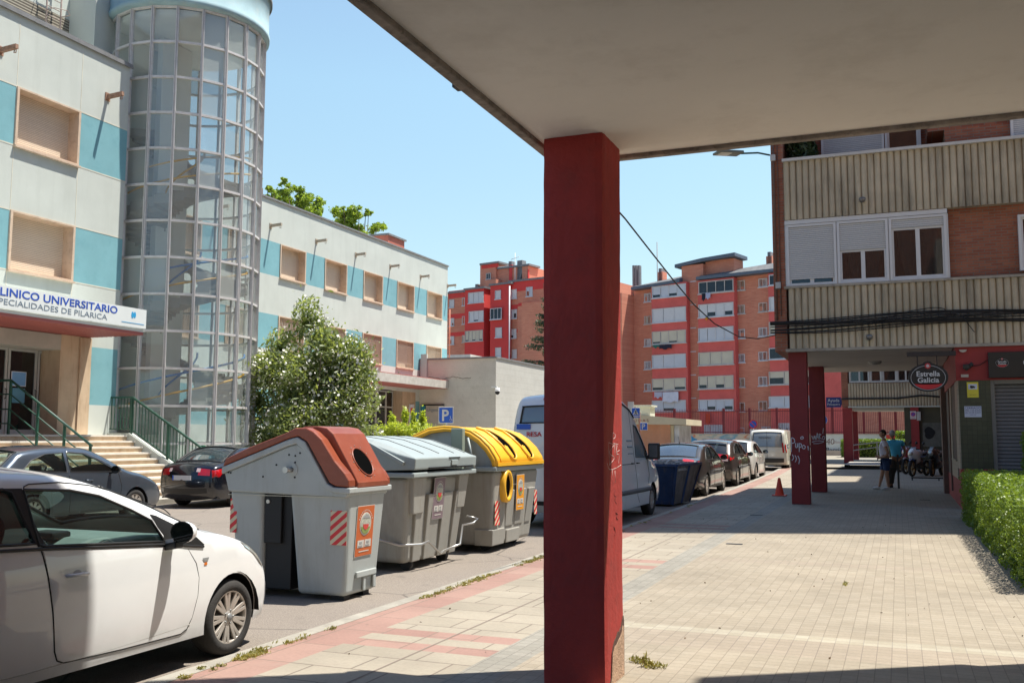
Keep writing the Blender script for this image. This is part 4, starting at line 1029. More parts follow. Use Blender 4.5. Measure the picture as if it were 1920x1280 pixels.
for (a, b) in ((-2.91, -2.41),): mb = MB(); mb.box(a, b, Y3 + .1, Y3 + .6, g3 - .1, z3 - .06); mb.build('pillar', REDW, b3)
mb = MB(); mb.box(a, b, 65.2, 65.7, g3 - .1, z3 - .06); mb.build('pillar', REDW, b3)
mb = MB(); mb.box(.62, 1.03, Y3 + .0, Y3 + .4, g3 - .1, z3 - .06); mb.build('pillar', REDW, b3)
mb = MB(); mb.box(.30, .619, Y3 + .1, Y3 + .6, g3 - .1, z3 - .06); mb.box(1.031, 4, Y3 + .2, Y3 + .6, g3 - .1, z3 - .06); mb.build('dark_wall', mat('dark_olive_wall', (.07, .065, .04), .8, .2, 1), b3)
mb = MB(); mb.tube([(-2.95, Y3 - .06, 3.84), (0, Y3 - .08, 3.84), (1.2, Y3 - .08, 3.98), (2.5, Y3 - .08, 3.86)], .05, 6); mb.build('cable', CBL, b3)
t = thing('parking_ban_plate', 'white plate with blue and red no parking disc on the far red pillar', 'sign', (.75, Y3, 2.9))
mb = MB(); mb.box(.60, .90, Y3 - .04, Y3 - .01, 2.70, 3.13); mb.build('plate', WHT, t)
def disc(par, c, r_, m_, name, y, n=24, th=.006):
    mb = MB(); mb.prism([(c[0] + r_ * math.cos(2 * PI * i / n), c[1] + r_ * math.sin(2 * PI * i / n)) for i in range(n)], 'y', y - th, y); return mb.build(name, m_, par)
BLS = mat('sign_blue_bright', (.02, .11, .55), .4); RDS = mat('sign_red_bright', (.62, .03, .04), .4)
disc(t, (.75, 2.96), .12, RDS, 'red_ring', Y3 - .041); disc(t, (.75, 2.96), .09, BLS, 'blue_disc', Y3 - .048)
mb = MB(); mb.bar((.69, Y3 - .057, 3.02), (.81, Y3 - .057, 2.90), .01, .03, up=(1, 0, 1)); mb.build('red_slash', RDS, t)
text('VADO', .075, (.75, Y3 - .043, 2.745), (1, 0, 0), RDS, t, align='CENTER')
t = thing('grey_meter_box', 'pale grey meter box beside the parking ban plate', 'box', (1.0, Y3, 2.8)); mb = MB(); mb.box(.93, 1.13, Y3 - .07, Y3 - .01, 2.62, 3.1); mb.box(.95, 1.11, Y3 - .08, Y3 - .071, 2.64, 3.08); mb.build('box', mat('grey_plastic', (.45, .45, .44)), t, bevel=.005)
t = thing('blue_shop_sign', 'small navy sign sticking out from the corner of the far block', 'sign', (-3.4, Y3, 3.6)); q_ = at_Y(1563, 753, Y3 + .3)
mb = MB(); mb.box(-3.78, -2.98, Y3 + .2, Y3 + .3, 3.38, 3.95); mb.box(-2.98, -2.93, Y3 + .23, Y3 + .27, 3.5, 3.8); mb.build('board', mat('navy_board', (.015, .03, .17), .5), t)
text('Ayuda', .25, (-3.38, Y3 + .195, 3.69), (1, 0, 0), SIL, t, align='CENTER'); text('Peluquera', .17, (-3.38, Y3 + .195, 3.50), (1, 0, 0), SIL, t, align='CENTER')
t = thing('wall_poster', 'pale poster with a dark face like blot on the dark wall behind the motorbikes', 'poster', (1.6, Y3, 1.9)); mb = MB(); mb.box(1.2, 2.3, Y3 + .15, Y3 + .19, 1.2, 2.5); mb.build('sheet', mat('grey_poster', (.12, .12, .10), .8, .3, 3), t)
pts = [(1.55 + .26 * math.cos(q) * (1 + .12 * math.sin(5 * q + 1)), 1.95 + .33 * math.sin(q) * (1 + .1 * math.cos(3 * q))) for q in [2 * PI * i / 28 for i in range(28)]]
mb = MB(); mb.prism(pts, 'y', Y3 + .14, Y3 + .149); mb.build('dark_print', DARK, t)
# ================================================================== FAR APARTMENT BLOCKS
REDB = mat('red_band_paint', (.66, .13, .11), .85, .1, .4, dirt=(.3, .05, .04), dirt_amt=.3)
FBR = brickmat('far_orange_brick', (.70, .235, .14), (.78, .31, .19), (.58, .33, .24), .6, .12, .01, 'xz', blotch=.2, bscale=.25, bmp=.1)
FBR2 = brickmat('far_orange_brick_side', (.44, .125, .065), (.54, .18, .095), (.36, .18, .12), .6, .12, .01, 'yz', blotch=.2, bscale=.25, bmp=.1)
SLAT = brickmat('grey_roof_slate', (.14, .14, .14), (.20, .20, .20), (.07, .07, .07), .8, .35, .03, 'xz', blotch=.3, bscale=.3, bmp=.4)
CRM = mat('cream_blind', (.58, .54, .42), .7, .08, .8); GWH = mat('bluish_white', (.55, .58, .62), .5, .05, .8); WNF = mat('window_frame_white', (.60, .60, .60), .5)
DGL = mat('dark_window_glass', (.03, .035, .04), .15, .3, 2)
SILL = mat('light_sill', (.55, .50, .45), .8)
class Facade:
    """a far facade standing at its own distance, turned to the vanishing point its ledges run to"""
    def __init__(s, name, label, px0, D, vx, vy):
        d = ray(px0, 800); s.o = Vector((d.x, d.y, 0)) * (D / math.hypot(d.x, d.y)); v = ray(vx, vy)
        s.u = -Vector((v.x, v.y, 0)).normalized(); 
        if s.u.x < 0: s.u = -s.u
        s.n = Vector((s.u.y, -s.u.x, 0))       # towards the viewer
        s.rz = math.atan2(s.u.y, s.u.x); s.t = thing(name, label, 'building', s.o, s.rz)
    def P(s, px, py, out=0.):
        """local (x along facade, z) of a sight line on the plane standing 'out' metres proud"""
        d = ray(px, py); C = Vector((0, 0, CAM_H)); o = s.o + s.n * out
        t = (o - C).dot(s.n) / d.dot(s.n); q = C + d * t - s.o
        return q.dot(s.u), q.z
    def rect(s, x0, x1, y0, y1, out=0.):
        a = s.P(x0, (y0 + y1) / 2, out)[0]; b = s.P(x1, (y0 + y1) / 2, out)[0]; xm = (x0 + x1) / 2
        return a, b, s.P(xm, y1, out)[1], s.P(xm, y0, out)[1]
    def window(s, r_, out, kind='white', panes=2, gap=0, bars=False):
        a, b, z0, z1 = r_; y = -out
        mb = MB(); t = .09
        mb.box(a, a + t, y - .06, y + .1, z0, z1); mb.box(b - t, b, y - .06, y + .1, z0, z1); mb.box(a + t, b - t, y - .06, y + .1, z1 - t, z1); mb.box(a + t, b - t, y - .06, y + .1, z0, z0 + t)
        n = panes
        for i in range(1, n): x = a + (b - a) * i / n; mb.box(x - .035, x + .035, y - .05, y + .09, z0 + t, z1 - t)
        mb.box(a - .1, b + .1, y - .14, y + .05, z0 - .12, z0 - .001)
        o = mb.build('window', SILL if kind == 'cream' else WNF, s.t, local=True)
        zs = z0 + t + (z1 - z0) * gap
        mb = MB(); mb.box(a + t, b - t, y + .04, y + .05, z0 + t, z1 - t); mb.build('pane', DGL, o, local=True)
        if gap < .95:
            m_ = {'white': WHT, 'cream': CRM, 'blue': GWH}[kind if kind in ('white', 'cream', 'blue') else 'white']
            mb = MB(); w_ = (b - a - 2 * t) / n
            for i in range(n):
                zz = zs if gap and (i % 2 == s.k % 2 or gap > .5) else z0 + t
                mb.box(a + t + w_ * i + .04, a + t + w_ * (i + 1) - .04, y + .0, y + .03, zz, z1 - t)
            mb.build('blind', m_, o, local=True)
        s.k += 1
        if bars:
            mb = MB(); x = a
            while x < b: mb.box(x - .02, x + .02, y - .14, y - .10, z0, z1); x += .22
            mb.build('window_bars', WNF, o, local=True)
        return o
    k = 0
def zpx(x, y, ox=1160, oy=440, s=3.047): return x / s + ox, y / s + oy
F = Facade('brick_apartment_block', 'tall orange brick block with painted red balconies and a slate roof beyond the street', 1290, 118, -1400, 812)
def fr(x0, x1, y0, y1, out=0.):
    (a, c), (b, d) = zpx(x0, y0), zpx(x1, y1); return F.rect(a, b, c, d, out)
a, b, z0, z1 = fr(90, 1000, 300, 1200); 
ztopL = fr(100, 380, 290, 400)[3]
mb = MB(); mb.box(a, b + 14, 0, 14, 0, fr(480, 700, 240, 300)[3]); mb.build('wall', FBR, F.t, local=True)
# bays
bays = [(187, 388, .9, [(288, 355), (417, 497), (548, 620), (683, 757), (820, 888), (945, 1010)]), (452, 660, .9, [(262, 330), (392, 467), (528, 605), (668, 742), (805, 878), (940, 1003)]), (855, 975, .9, [(225, 285), (352, 430), (495, 570), (645, 710), (780, 855), (922, 985)])]
mb = MB(); WIN = []
for x0, x1, out, rows in bays:
    A, B, _, _ = fr(x0, x1, 300, 400, out)
    zt = fr(x0, x1, rows[0][0] - 10, 400, out)[3]
    if x1 == 975: B += 6
    zl = fr(x0, x1, 300, 1180, out)[2]
    mb.box(A, B, -out, -.002, max(0, zl - 3), zt)
    for i, (r0, r1) in enumerate(rows): WIN.append((x0, x1, r0, r1, out, i))
mb.build('bay', REDB, F.t, local=True)
kinds = {(187, 0): ('blue', 4, .22), (187, 1): ('white', 3, 0), (187, 2): ('cream', 4, .12), (187, 3): ('blue', 3, 0), (187, 4): ('cream', 3, .2), (187, 5): ('blue', 3, .25),
         (452, 0): ('cream', 4, .9), (452, 1): ('white', 4, .3), (452, 2): ('blue', 4, 0), (452, 3): ('cream', 3, 0), (452, 4): ('cream', 4, .25), (452, 5): ('blue', 4, .3),
         (855, 0): ('white', 2, .9), (855, 1): ('white', 2, 0), (855, 2): ('cream', 2, 0), (855, 3): ('white', 3, .9), (855, 4): ('cream', 3, .45), (855, 5): ('blue', 3, 0)}
for x0, x1, r0, r1, out, i in WIN:
    k_, n_, g_ = kinds[(x0, i)]
    rr = fr(x0 + 4, x1 - 4, r0, r1, out + .05)
    if x1 == 975: rr = (rr[0], rr[1] + 3, rr[2], rr[3])
    F.window(rr, out + .05, k_, n_, g_)
for (x0, x1, rows, k_) in ((147, 185, [(335, 383), (465, 510), (595, 637), (722, 768), (850, 892)], 'white'), (667, 722, [(262, 318), (402, 452), (540, 592), (682, 730), (818, 870), (958, 1010)], 'cream'), (800, 850, [(250, 298), (388, 440), (530, 580), (668, 718), (810, 862), (950, 1005)], 'white')):
    for i, (r0, r1) in enumerate(rows): F.window(fr(x0, x1, r0, r1), .0, [k_, 'cream', 'white', 'blue'][i % 4], 2, [0, .25, 0, .5, 0, 0][(i + x0) % 6])
for (r0, r1) in ((217, 265), (347, 397), (482, 530), (617, 665), (750, 798), (885, 930), (1020, 1065)):
    F.window(fr(416, 440, r0, r1, .02), .02, 'white', 2, 1)
F.window(fr(247, 362, 1030, 1062), 0, 'white', 4, 0, True); F.window(fr(490, 600, 1085, 1135, 1), .92, 'white', 4, 0, True); F.window(fr(682, 718, 1100, 1130), 0, 'white', 1, .95); F.window(fr(820, 868, 1095, 1130), 0, 'white', 2, 0, True); F.window(fr(910, 975, 1075, 1130, .95), .95, 'white', 3, .4, True)
# stair tower, eaves and slate roof
A, B, Z0, Z1 = fr(362, 650, 150, 240, -.0); A2 = fr(362, 485, 165, 240)[1]; zst = fr(362, 485, 178, 400)[3]
mb = MB(); mb.box(A, A2, -.12, 3, 1, zst + .1); mb.box(A2, B, .5, 3, 15, zst + .45); mb.build('stair_tower', FBR, F.t, local=True)
mb = MB(); mb.prism([(A - .8, zst - .05), (A2, zst + .35), (B + .5, zst + .55), (B + .5, zst + .95), (A2, zst + .75), (A - .8, zst + .35)], 'y', -.4, 3.2); mb.build('tower_roof', mat('blue_grey_eave', (.10, .13, .17), .6), F.t, local=True)
def slate(x0, x1, yl, yr, rl, rr_):
    a0_, zl = F.P(*zpx(x0, yl)); a1_, zr_ = F.P(*zpx(x1, yr)); zt0 = F.P(*zpx(x0, rl), -6)[1]; zt1 = F.P(*zpx(x1, rr_), -6)[1]
    mb = MB(); v = [(a0_, -1.1, zl), (a1_, -1.1, zr_), (a1_, 6, zt1), (a0_, 6, zt0), (a0_, -1.1, zl - .35), (a1_, -1.1, zr_ - .35), (a1_, 6, zl - .5), (a0_, 6, zl - .5)]
    mb.add(v, [(0, 1, 2, 3)], 0); mb.add(v, [(0, 4, 5, 1), (4, 7, 6, 5), (3, 2, 6, 7), (0, 3, 7, 4), (1, 5, 6, 2)], 1)
    mb.build('slate_roof', [SLAT, mat('blue_grey_eave', (.1, .13, .17))], F.t, local=True)
slate(95, 368, 305, 262, 290, 222); slate(465, 1000, 248, 190, 225, 135)
def chim(x0, x1, y0, y1, m_, depth=1.2, out=-5, n='chimney', par=None):
    a_, b_, c_, d_ = fr(x0, x1, y0, y1, out); mb = MB(); mb.box(a_, b_, -out, -out + depth, c_ - 1.5, d_); return mb.build(n, m_, par or F.t, local=True)
chim(222, 250, 212, 245, FBR); chim(228, 244, 192, 211, COP); chim(842, 875, 122, 155, FBR); chim(850, 868, 98, 121, COP)
for x in (78, 92, 108): chim(x, x + 11, 175, 300, mat('grey_flue', (.22, .22, .22)), .5, -1)
chim(70, 98, 300, 345, FBR, 2, -1)
mb = MB(); q_ = F.P(*zpx(152, 20)); mb.tube([(q_[0], 3, 12), (q_[0], 3, q_[1])], .06, 5); mb.build('aerial', COP, F.t, local=True)
# projecting wing on the left whose inner side catches the sun
q0 = F.P(*zpx(30, 345)); q1 = F.P(*zpx(95, 345)); zt = q0[1]
mb = MB(); mb.box(q0[0] - 14, q1[0] - .2, -3.0, 10, 0, zt - .2); mb.build('side_wing', FBR, F.t, local=True)
# washing on the lines
def cloth(lab, x0, x1, y0, y1, col, nm, out=1.25, sag=.1):
    a_, b_, c_, d_ = fr(x0, x1, y0, y1, out); n = 10
    rows = [[(a_ + (b_ - a_) * i / n, -out + .05 * math.sin(i * 1.9 + q), d_ + (c_ - d_) * q / 4 + (sag * math.sin(i) if q == 4 else 0)) for i in range(n + 1)] for q in range(5)]
    mb = MB(); mb.grid(rows); rows2 = [[(x, y + .02, z) for x, y, z in r_] for r_ in rows]; mb.grid(rows2)
    o = mb.build(nm, mat('cloth_' + lab.split()[0], col, .9), None, local=True, fix=False); o.location = F.o; o.rotation_euler = (0, 0, F.rz)
    tag(o, lab, 'laundry', 'washing hung from the far balconies'); return o
cloth('white sheet hung below a balcony low on the brick block', 250, 340, 897, 955, (.65, .67, .75), 'bed_sheet')
cloth('pale small washing hung left of the big white sheet', 203, 247, 898, 930, (.5, .5, .6), 'washing')
cloth('green towel at the left end of a row of dark washing', 192, 232, 630, 645, (.03, .16, .12), 'towel')
cloth('black clothes hanging beside the green towel', 232, 302, 628, 652, (.02, .02, .04), 'washing')
cloth('dark trousers hanging under the top floor gallery', 474, 494, 335, 375, (.02, .025, .04), 'washing')
cloth('blue white shirt hanging under the top floor gallery', 496, 523, 332, 365, (.45, .5, .65), 'washing')
cloth('yellow cloth hung under a second floor from top gallery', 494, 508, 472, 486, (.7, .35, .02), 'washing')
cloth('orange red hanging cloth low on the middle bay', 494, 520, 1020, 1078, (.65, .08, .03), 'awning_cloth')
# second, redder block to the left
def zp2(x, y): return x / 3.554 + 820, y / 3.554 + 460
F2 = Facade('red_apartment_block', 'bright red and orange apartment block with white galleries beyond the annex roof', 930, 150, -1560, 812)
def f2(x0, x1, y0, y1, out=0.):
    (a, c), (b, d) = zp2(x0, y0), zp2(x1, y1); return F2.rect(a, b, c, d, out)
REDC = mat('bright_red_paint', (.66, .060, .052), .8, .08, .4)
mb = MB(); a_, b_, c_, d_ = f2(75, 185, 315, 800, -1); mb.box(a_ - 10, b_ + .1, 1, 10, 0, d_)
a_, b_, c_, d_ = f2(480, 705, 265, 800); mb.box(a_, b_ + 10, 0, 10, 0, d_); a2, b2_, c2_, d2 = f2(535, 705, 400, 800, 1.5); mb.box(a2, b2_ + 10, -1.5, -.01, 0, d2)
a_, b_, c_, d_ = f2(295, 605, 165, 300, -3); mb.box(a_, b_, 3, 9, 10, f2(400, 600, 150, 300, -3)[3]); mb.box(a_, f2(295, 400, 120, 300, -3)[1], 2.6, 2.99, 10, f2(295, 400, 128, 300, -3)[3])
mb.box(f2(310, 355, 200, 800, -1.5)[0], f2(310, 355, 200, 800, -1.5)[1] + 1, 1.5, 5, 0, f2(310, 355, 230, 800, -1.5)[3])
mb.build('wall', FBR, F2.t, local=True)
mb = MB()
for x0, x1, y0, out in ((183, 310, 285, .8), (352, 478, 258, .6)):
    a_, b_, c_, d_ = f2(x0, x1, y0, 800, out); mb.box(a_, b_, -out, 5, 0, d_)
for x0, x1, y0, y1, out in ((75, 183, 300, 350, -.98), (75, 183, 455, 487, -.98), (75, 183, 577, 605, -.98), (480, 705, 235, 300, .02), (480, 540, 395, 425, .02), (540, 675, 378, 398, .03), (480, 535, 558, 582, .02), (295, 400, 115, 150, -2.55), (478, 498, 130, 250, -2.9), (600, 606, 160, 240, -2.9)):
    a_, b_, c_, d_ = f2(x0, x1, y0, y1, out); mb.box(a_, b_, -out, -out + .3, c_, d_)
mb.build('red_band', REDC, F2.t, local=True)
for (x0, x1, r0, r1, out, k_, n_, g_) in ((80, 112, 362, 414, -1, 'white', 2, 0), (80, 112, 485, 537, -1, 'white', 2, .3), (80, 112, 605, 660, -1, 'white', 2, .5), (166, 184, 350, 402, -1, 'white', 1, 1), (166, 184, 472, 524, -1, 'white', 1, 1), (166, 184, 598, 645, -1, 'cream', 1, .3),
        (206, 308, 312, 382, .82, 'white', 3, 0), (210, 308, 437, 508, .82, 'white', 3, .12), (185, 303, 567, 638, .82, 'cream', 5, .1), (320, 350, 382, 422, -1.5, 'white', 2, 1), (320, 350, 508, 550, -1.5, 'white', 2, 1), (320, 350, 635, 680, -1.5, 'white', 2, 1),
        (325, 355, 185, 225, -2.5, 'cream', 2, 1), (385, 423, 300, 357, .62, 'white', 1, 0), (353, 428, 418, 492, .9, 'white', 3, .9), (387, 430, 547, 613, .62, 'white', 1, .1), (387, 425, 680, 740, .62, 'white', 1, 0),
        (488, 529, 293, 354, 0, 'white', 1, 0), (592, 635, 277, 340, 0, 'blue', 2, .5), (488, 530, 427, 487, 0, 'white', 2, .5), (488, 528, 557, 618, 0, 'white', 2, .25), (498, 530, 692, 750, 0, 'white', 1, 0)):
    F2.window(f2(x0, x1, r0, r1, out + .04), out + .04, k_, n_, g_)
mb = MB()
for x0, x1, y0, y1, out, in ((183, 310, 280, 290, .9), (75, 185, 305, 318, -.9), (352, 485, 250, 258, .7), (480, 710, 222, 238, .1), (290, 405, 113, 120, -2.4), (400, 608, 135, 150, -2.9)):
    a_, b_, c_, d_ = f2(x0, x1, y0, y1, out); mb.box(a_ - .2, b_ + .2, -out - .1, -out + 3, d_ - .3, d_)
mb.build('roof_edge', COP, F2.t, local=True)
for q_ in ((532, 565, 100, 230), (475, 495, 106, 130), (252, 270, 258, 280)): mb = MB(); a_, b_, c_, d_ = f2(*q_, -3); mb.box(a_, b_, 3, 4.1, c_ - 1, d_); mb.build('chimney', mat('grey_flue', (.22, .22, .22)), F2.t, local=True)
mb = MB(); a_, z_ = F2.P(*zp2(482, 270), .9); mb.tube([(a_, -.9, 0), (a_, -.9, z_)], .12, 6); a_, z_ = F2.P(*zp2(518, 50), -3); mb.tube([(a_, 3, 20), (a_, 3, z_)], .05, 5); mb.tube([(a_ - .8, 3, z_ - 1), (a_ + .8, 3, z_ - .7)], .05, 5); mb.build('pipe', WNF, F2.t, local=True)
t = thing('low_white_building', 'low white building corner between the clinic wing and the red block', 'building', at_Y(875, 690, 100)); a_ = at_Y(840, 655, 100); b_ = at_Y(882, 664, 100)
mb = MB(); mb.box(a_.x - 3, b_.x, 100, 106, 0, b_.z); mb.build('wall', mat('white_render', (.62, .60, .54)), t)
# ------------------------------------------------------------------ mural wall, red fence, kiosk
gw = gz(77)
MUR = bpy.data.materials.new('mural_paint'); MUR.use_nodes = True; nt = MUR.node_tree; b = nt.nodes['Principled BSDF']
v_ = coords(nt, 'Object', (.35, 1, .9)); n1 = noise(nt, v_, 1.1, 1.5, .4)
c = ramp(nt, n1, [(.28, (.55, .50, .40)), (.40, (.50, .47, .38)), (.43, (.55, .18, .08)), (.46, (.58, .50, .36)), (.55, (.52, .50, .42)), (.58, (.10, .32, .45)), (.63, (.48, .50, .45)), (.72, (.60, .36, .10))])
n2 = noise(nt, coords(nt, 'Object', (.8, 1, 1.6)), 2.2, 2, .5)
c = mixc(nt, ramp(nt, n2, [(.54, (0,) * 3), (.56, (.7,) * 3)]), c, (.25, .38, .36)); lk(nt, c, b.inputs['Base Color']); b.inputs['Roughness'].default_value = .9
mw_ = thing('mural_wall', 'low street wall with a colourful painted mural and a white stretch lettered 40 anos Barrio', 'wall', (-10, 77, gw))
mb = MB(); mb.box(-22, -6.3, 77, 77.35, 0, 1.93); mb.build('painted_wall', MUR, mw_)
mb = MB(); mb.box(-6.299, -.9, 77, 77.35, 0, 1.93); mb.build('white_wall', mat('white_wall_paint', (.55, .60, .56), .9, .12, .6, dirt=(.35, .38, .36), dirt_amt=.5), mw_)
mb = MB(); mb.box(-.899, 6, 77, 77.35, 0, 1.93); mb.build('red_wall_end', REDC, mw_)
mb = MB(); mb.box(-22, 6, 76.96, 77.4, 1.931, 2.0); mb.box(-5.6, 6, 76.7, 76.98, 0, .75); mb.build('wall_coping', mat('wall_coping_stone', (.42, .36, .30), .9), mw_)
mb = MB()
q_ = [at_Y(x, y, 76.99) for x, y in ((1290, 829), (1285, 818), (1290, 821), (1292, 812), (1300, 820), (1308, 824), (1302, 830), (1300, 838))]
mb.prism([(p.x, p.z) for p in q_], 'y', 76.97, 76.998); mb.build('blue_star_motif', mat('mural_blue', (.05, .28, .50), .8), mw_)
INK = mat('mural_ink', (.08, .07, .07), .8); INR = mat('mural_faint', (.40, .30, .30), .8)
text('40', .62, (at_Y(1548, 815, 76.98).x, 76.985, 1.20), (1, 0, 0), mat('mural_brown', (.22, .16, .15)), mw_, shear=.1); text('años', .30, (at_Y(1560, 815, 76.98).x + .05, 76.985, 1.28), (1, 0, 0), INR, mw_)
text('Barrio', .50, (at_Y(1547, 832, 76.98).x, 76.985, .62), (1, 0, 0), INK, mw_, shear=.1)
fn = thing('red_bar_fence', 'tall dark red bar fence standing behind the mural wall', 'fence', (-10, 77.6, 2))
FRD = mat('fence_red', (.16, .015, .02), .6)
mb = MB(); x = -22
while x < 6: mb.box(x - .012, x + .012, 77.55, 77.575, 1.9, 3.95); x += .13
for z in (2.1, 3.75): mb.box(-22, 6, 77.54, 77.585, z - .03, z + .03)
mb.build('bars', FRD, fn)
for px_ in (1265, 1357, 1406, 1457, 1561, 1620, 1650, 1680): x = at_Y(px_, 800, 77.55).x; mb = MB(); mb.box(x - .09, x + .09, 77.50, 77.66, 0, 4.0); mb.build('post', FRD, fn)
kk = thing('newsstand', 'flat roofed salmon pink kiosk with a cream roof slab beyond the parked cars', 'kiosk', (-10.5, 43.2, .2))
gk = gz(43)
mb = MB(); mb.box(-14, at_Y(1257, 830, 43.2).x, 43.2, 46, 0, 2.28); mb.build('wall', mat('salmon_wall', (.58, .30, .19), .9, .15, 1.2, dirt=(.45, .38, .30), dirt_amt=.6), kk)
x_ = at_Y(1290, 790, 43.2).x
mb = MB(); mb.prism([(-14, 2.72), (at_Y(1205, 780, 42.9).x, 2.64), (x_, 2.46), (x_, 2.20), (-14, 2.28)], 'y', 42.8, 46.4); mb.build('roof_slab', mat('cream_slab', (.62, .56, .40), .8, .1, 1), kk)
mb = MB(); a_ = at_Y(1257, 830, 43.2).x; mb.box(a_ + .001, at_Y(1263, 830, 43.2).x, 43.25, 46, 0, 2.19); mb.box(at_Y(1263.5, 830, 43.2).x, at_Y(1273, 830, 43.2).x, 43.3, 46, 0, 2.19, 1); mb.build('side_panel', [mat('cream_panel', (.58, .53, .38)), mat('pale_blue_panel', (.55, .60, .66), .6, .3, 1.5)], kk)
mb = MB(); a_, b_ = at_Y(1200, 770, 46).x, at_Y(1226, 770, 46).x; mb.box(a_, b_, 45.2, 46.2, 2.5, at_Y(1210, 763, 46).z); mb.box(a_ - .1, b_ + .1, 45.1, 46.3, at_Y(1210, 763, 46).z + .001, at_Y(1210, 763, 46).z + .08); mb.build('roof_box', mat('pale_green_box', (.50, .52, .46)), kk)
q_ = at_Y(1181, 786, 42.78); text('V I U D A S', .20, (q_.x - .1, 42.785, q_.z - .12), (1, 0, 0), mat('faded_red_ink', (.35, .12, .10)), kk)
# ------------------------------------------------------------------ street signs
STL = mat('galvanised_steel', (.32, .33, .33), .45, .1, 6, metal=.5)
def psq(par, x, y, z, w_, letter='P', name='plate'):
    mb = MB(); mb.box(x - w_ / 2, x + w_ / 2, y, y + .02, z - w_ / 2, z + w_ / 2); o = mb.build(name, WHT, par, bevel=.01)
    mb = MB(); k = w_ * .455; mb.box(x - k, x + k, y - .004, y - .0005, z - k, z + k); mb.build('blue_field', BLS, o)
    if letter: text(letter, w_ * .95, (x - w_ * .05, y - .008, z - w_ * .33), (1, 0, 0), WHT, o, align='CENTER', bold=.012 * w_ / .6)
    return o
t = thing('parking_sign', 'blue square P sign with a wheelchair mark standing above the bins', 'sign', (at_Y(836, 778, 38).x, 38, gz(38)))
q_ = at_Y(836, 778, 38); w_ = at_Y(850, 778, 38).x - at_Y(822, 778, 38).x
o = psq(t, q_.x, 38, q_.z, w_)
cx_, cz_ = at_Y(845.5, 786, 38).x, at_Y(845.5, 786, 38).z
mb = MB(); mb.tube([(cx_ + .05 * math.cos(a), 37.985, cz_ - .02 + .05 * math.sin(a)) for a in [2 * PI * i / 14 for i in range(15)]], .008, 5); mb.tube([(cx_ - .02, 37.985, cz_ + .10), (cx_ - .01, 37.985, cz_ + .02), (cx_ + .04, 37.985, cz_ + .01), (cx_ + .07, 37.985, cz_ - .06)], .010, 5); mb.cyl((cx_ - .02, 37.99, cz_ + .12), (cx_ - .02, 37.98, cz_ + .12), .018, n=10); mb.build('wheelchair_mark', WHT, o)
mb = MB(); mb.cyl((q_.x, 38.05, gz(38)), (q_.x, 38.05, q_.z), .035, n=10); mb.build('pole', STL, t)
q_ = at_Y(1192, 772, 36); q2 = at_Y(1207, 799, 36)
t = thing('crossing_sign', 'blue pedestrian crossing sign above a small P plate beyond the white van', 'sign', (q_.x, 36, gz(36)))
w_ = at_Y(1200, 772, 36).x - at_Y(1184, 772, 36).x
mb = MB(); mb.box(q_.x - w_ * 1.0, q_.x - w_ * .3, 36.08, 36.12, q_.z - .3, q_.z + .40); mb.build('back_plate', mat('pale_plate', (.6, .6, .57)), t)
o = psq(t, q_.x, 36, q_.z, w_, '')
mb = MB(); mb.prism([(q_.x - w_ * .36, q_.z - w_ * .32), (q_.x + w_ * .36, q_.z - w_ * .32), (q_.x, q_.z + w_ * .36)], 'y', 35.99, 35.9945); mb.build('white_triangle', WHT, o)
mb = MB(); mb.tube([(q_.x, 35.985, q_.z + .07), (q_.x, 35.985, q_.z - .02), (q_.x - .05, 35.985, q_.z - .10)], .013, 5); mb.tube([(q_.x, 35.985, q_.z - .02), (q_.x + .05, 35.985, q_.z - .10)], .013, 5); mb.tube([(q_.x - .04, 35.985, q_.z + .0), (q_.x, 35.985, q_.z + .05), (q_.x + .04, 35.985, q_.z + .0)], .009, 5); mb.build('walking_figure', BLK, o)
mb = MB(); mb.box(q_.x - w_ / 2, q_.x + w_ / 2, 35.995, 36.01, q_.z - w_ * .66, q_.z - w_ * .55); mb.build('blue_underline', BLS, t)
psq(t, q2.x, 36, q2.z, at_Y(1214, 799, 36).x - at_Y(1200, 799, 36).x, 'P')
mb = MB(); mb.cyl((q_.x + .13, 36.08, gz(36)), (q_.x + .13, 36.08, q_.z), .035, n=8); mb.build('pole', mat('brown_pole', (.14, .06, .04)), t)
q_ = at_Y(1412, 795, 60)
t = thing('no_parking_sign', 'round blue and red no parking sign above the parked white van', 'sign', (q_.x, 60, gz(60)))
disc(t, (q_.x, q_.z), .27, RDS, 'red_ring', 60); disc(t, (q_.x, q_.z), .20, BLS, 'blue_disc', 59.993); mb = MB(); mb.bar((q_.x - .14, 59.984, q_.z + .14), (q_.x + .14, 59.984, q_.z - .14), .008, .05, up=(1, 0, 1)); mb.build('red_slash', RDS, t)
mb = MB(); mb.box(q_.x - .2, q_.x + .2, 59.99, 60.01, q_.z - .62, q_.z - .30); mb.build('plate', WHT, t); mb = MB(); mb.cyl((q_.x, 60.04, gz(60)), (q_.x, 60.04, q_.z), .035, n=8); mb.build('pole', STL, t)
q_ = at_Y(1541, 787, 62)
t = thing('round_blue_sign', 'round blue arrow sign on a tall pale pole just behind the second pillar', 'sign', (q_.x, 62, gz(62)))
disc(t, (q_.x, q_.z), .33, WHT, 'rim', 62); disc(t, (q_.x, q_.z), .30, BLS, 'blue_disc', 61.993); mb = MB(); mb.prism([(q_.x - .18, q_.z - .04), (q_.x + .02, q_.z - .04), (q_.x + .02, q_.z - .12), (q_.x + .2, q_.z), (q_.x + .02, q_.z + .12), (q_.x + .02, q_.z + .04), (q_.x - .18, q_.z + .04)], 'y', 61.98, 61.986); mb.build('arrow', WHT, t)
mb = MB(); mb.cyl((q_.x - .1, 62.1, gz(62)), (q_.x - .1, 62.1, 9), .06, n=8); mb.build('pole', mat('pale_pole', (.45, .42, .36)), t)

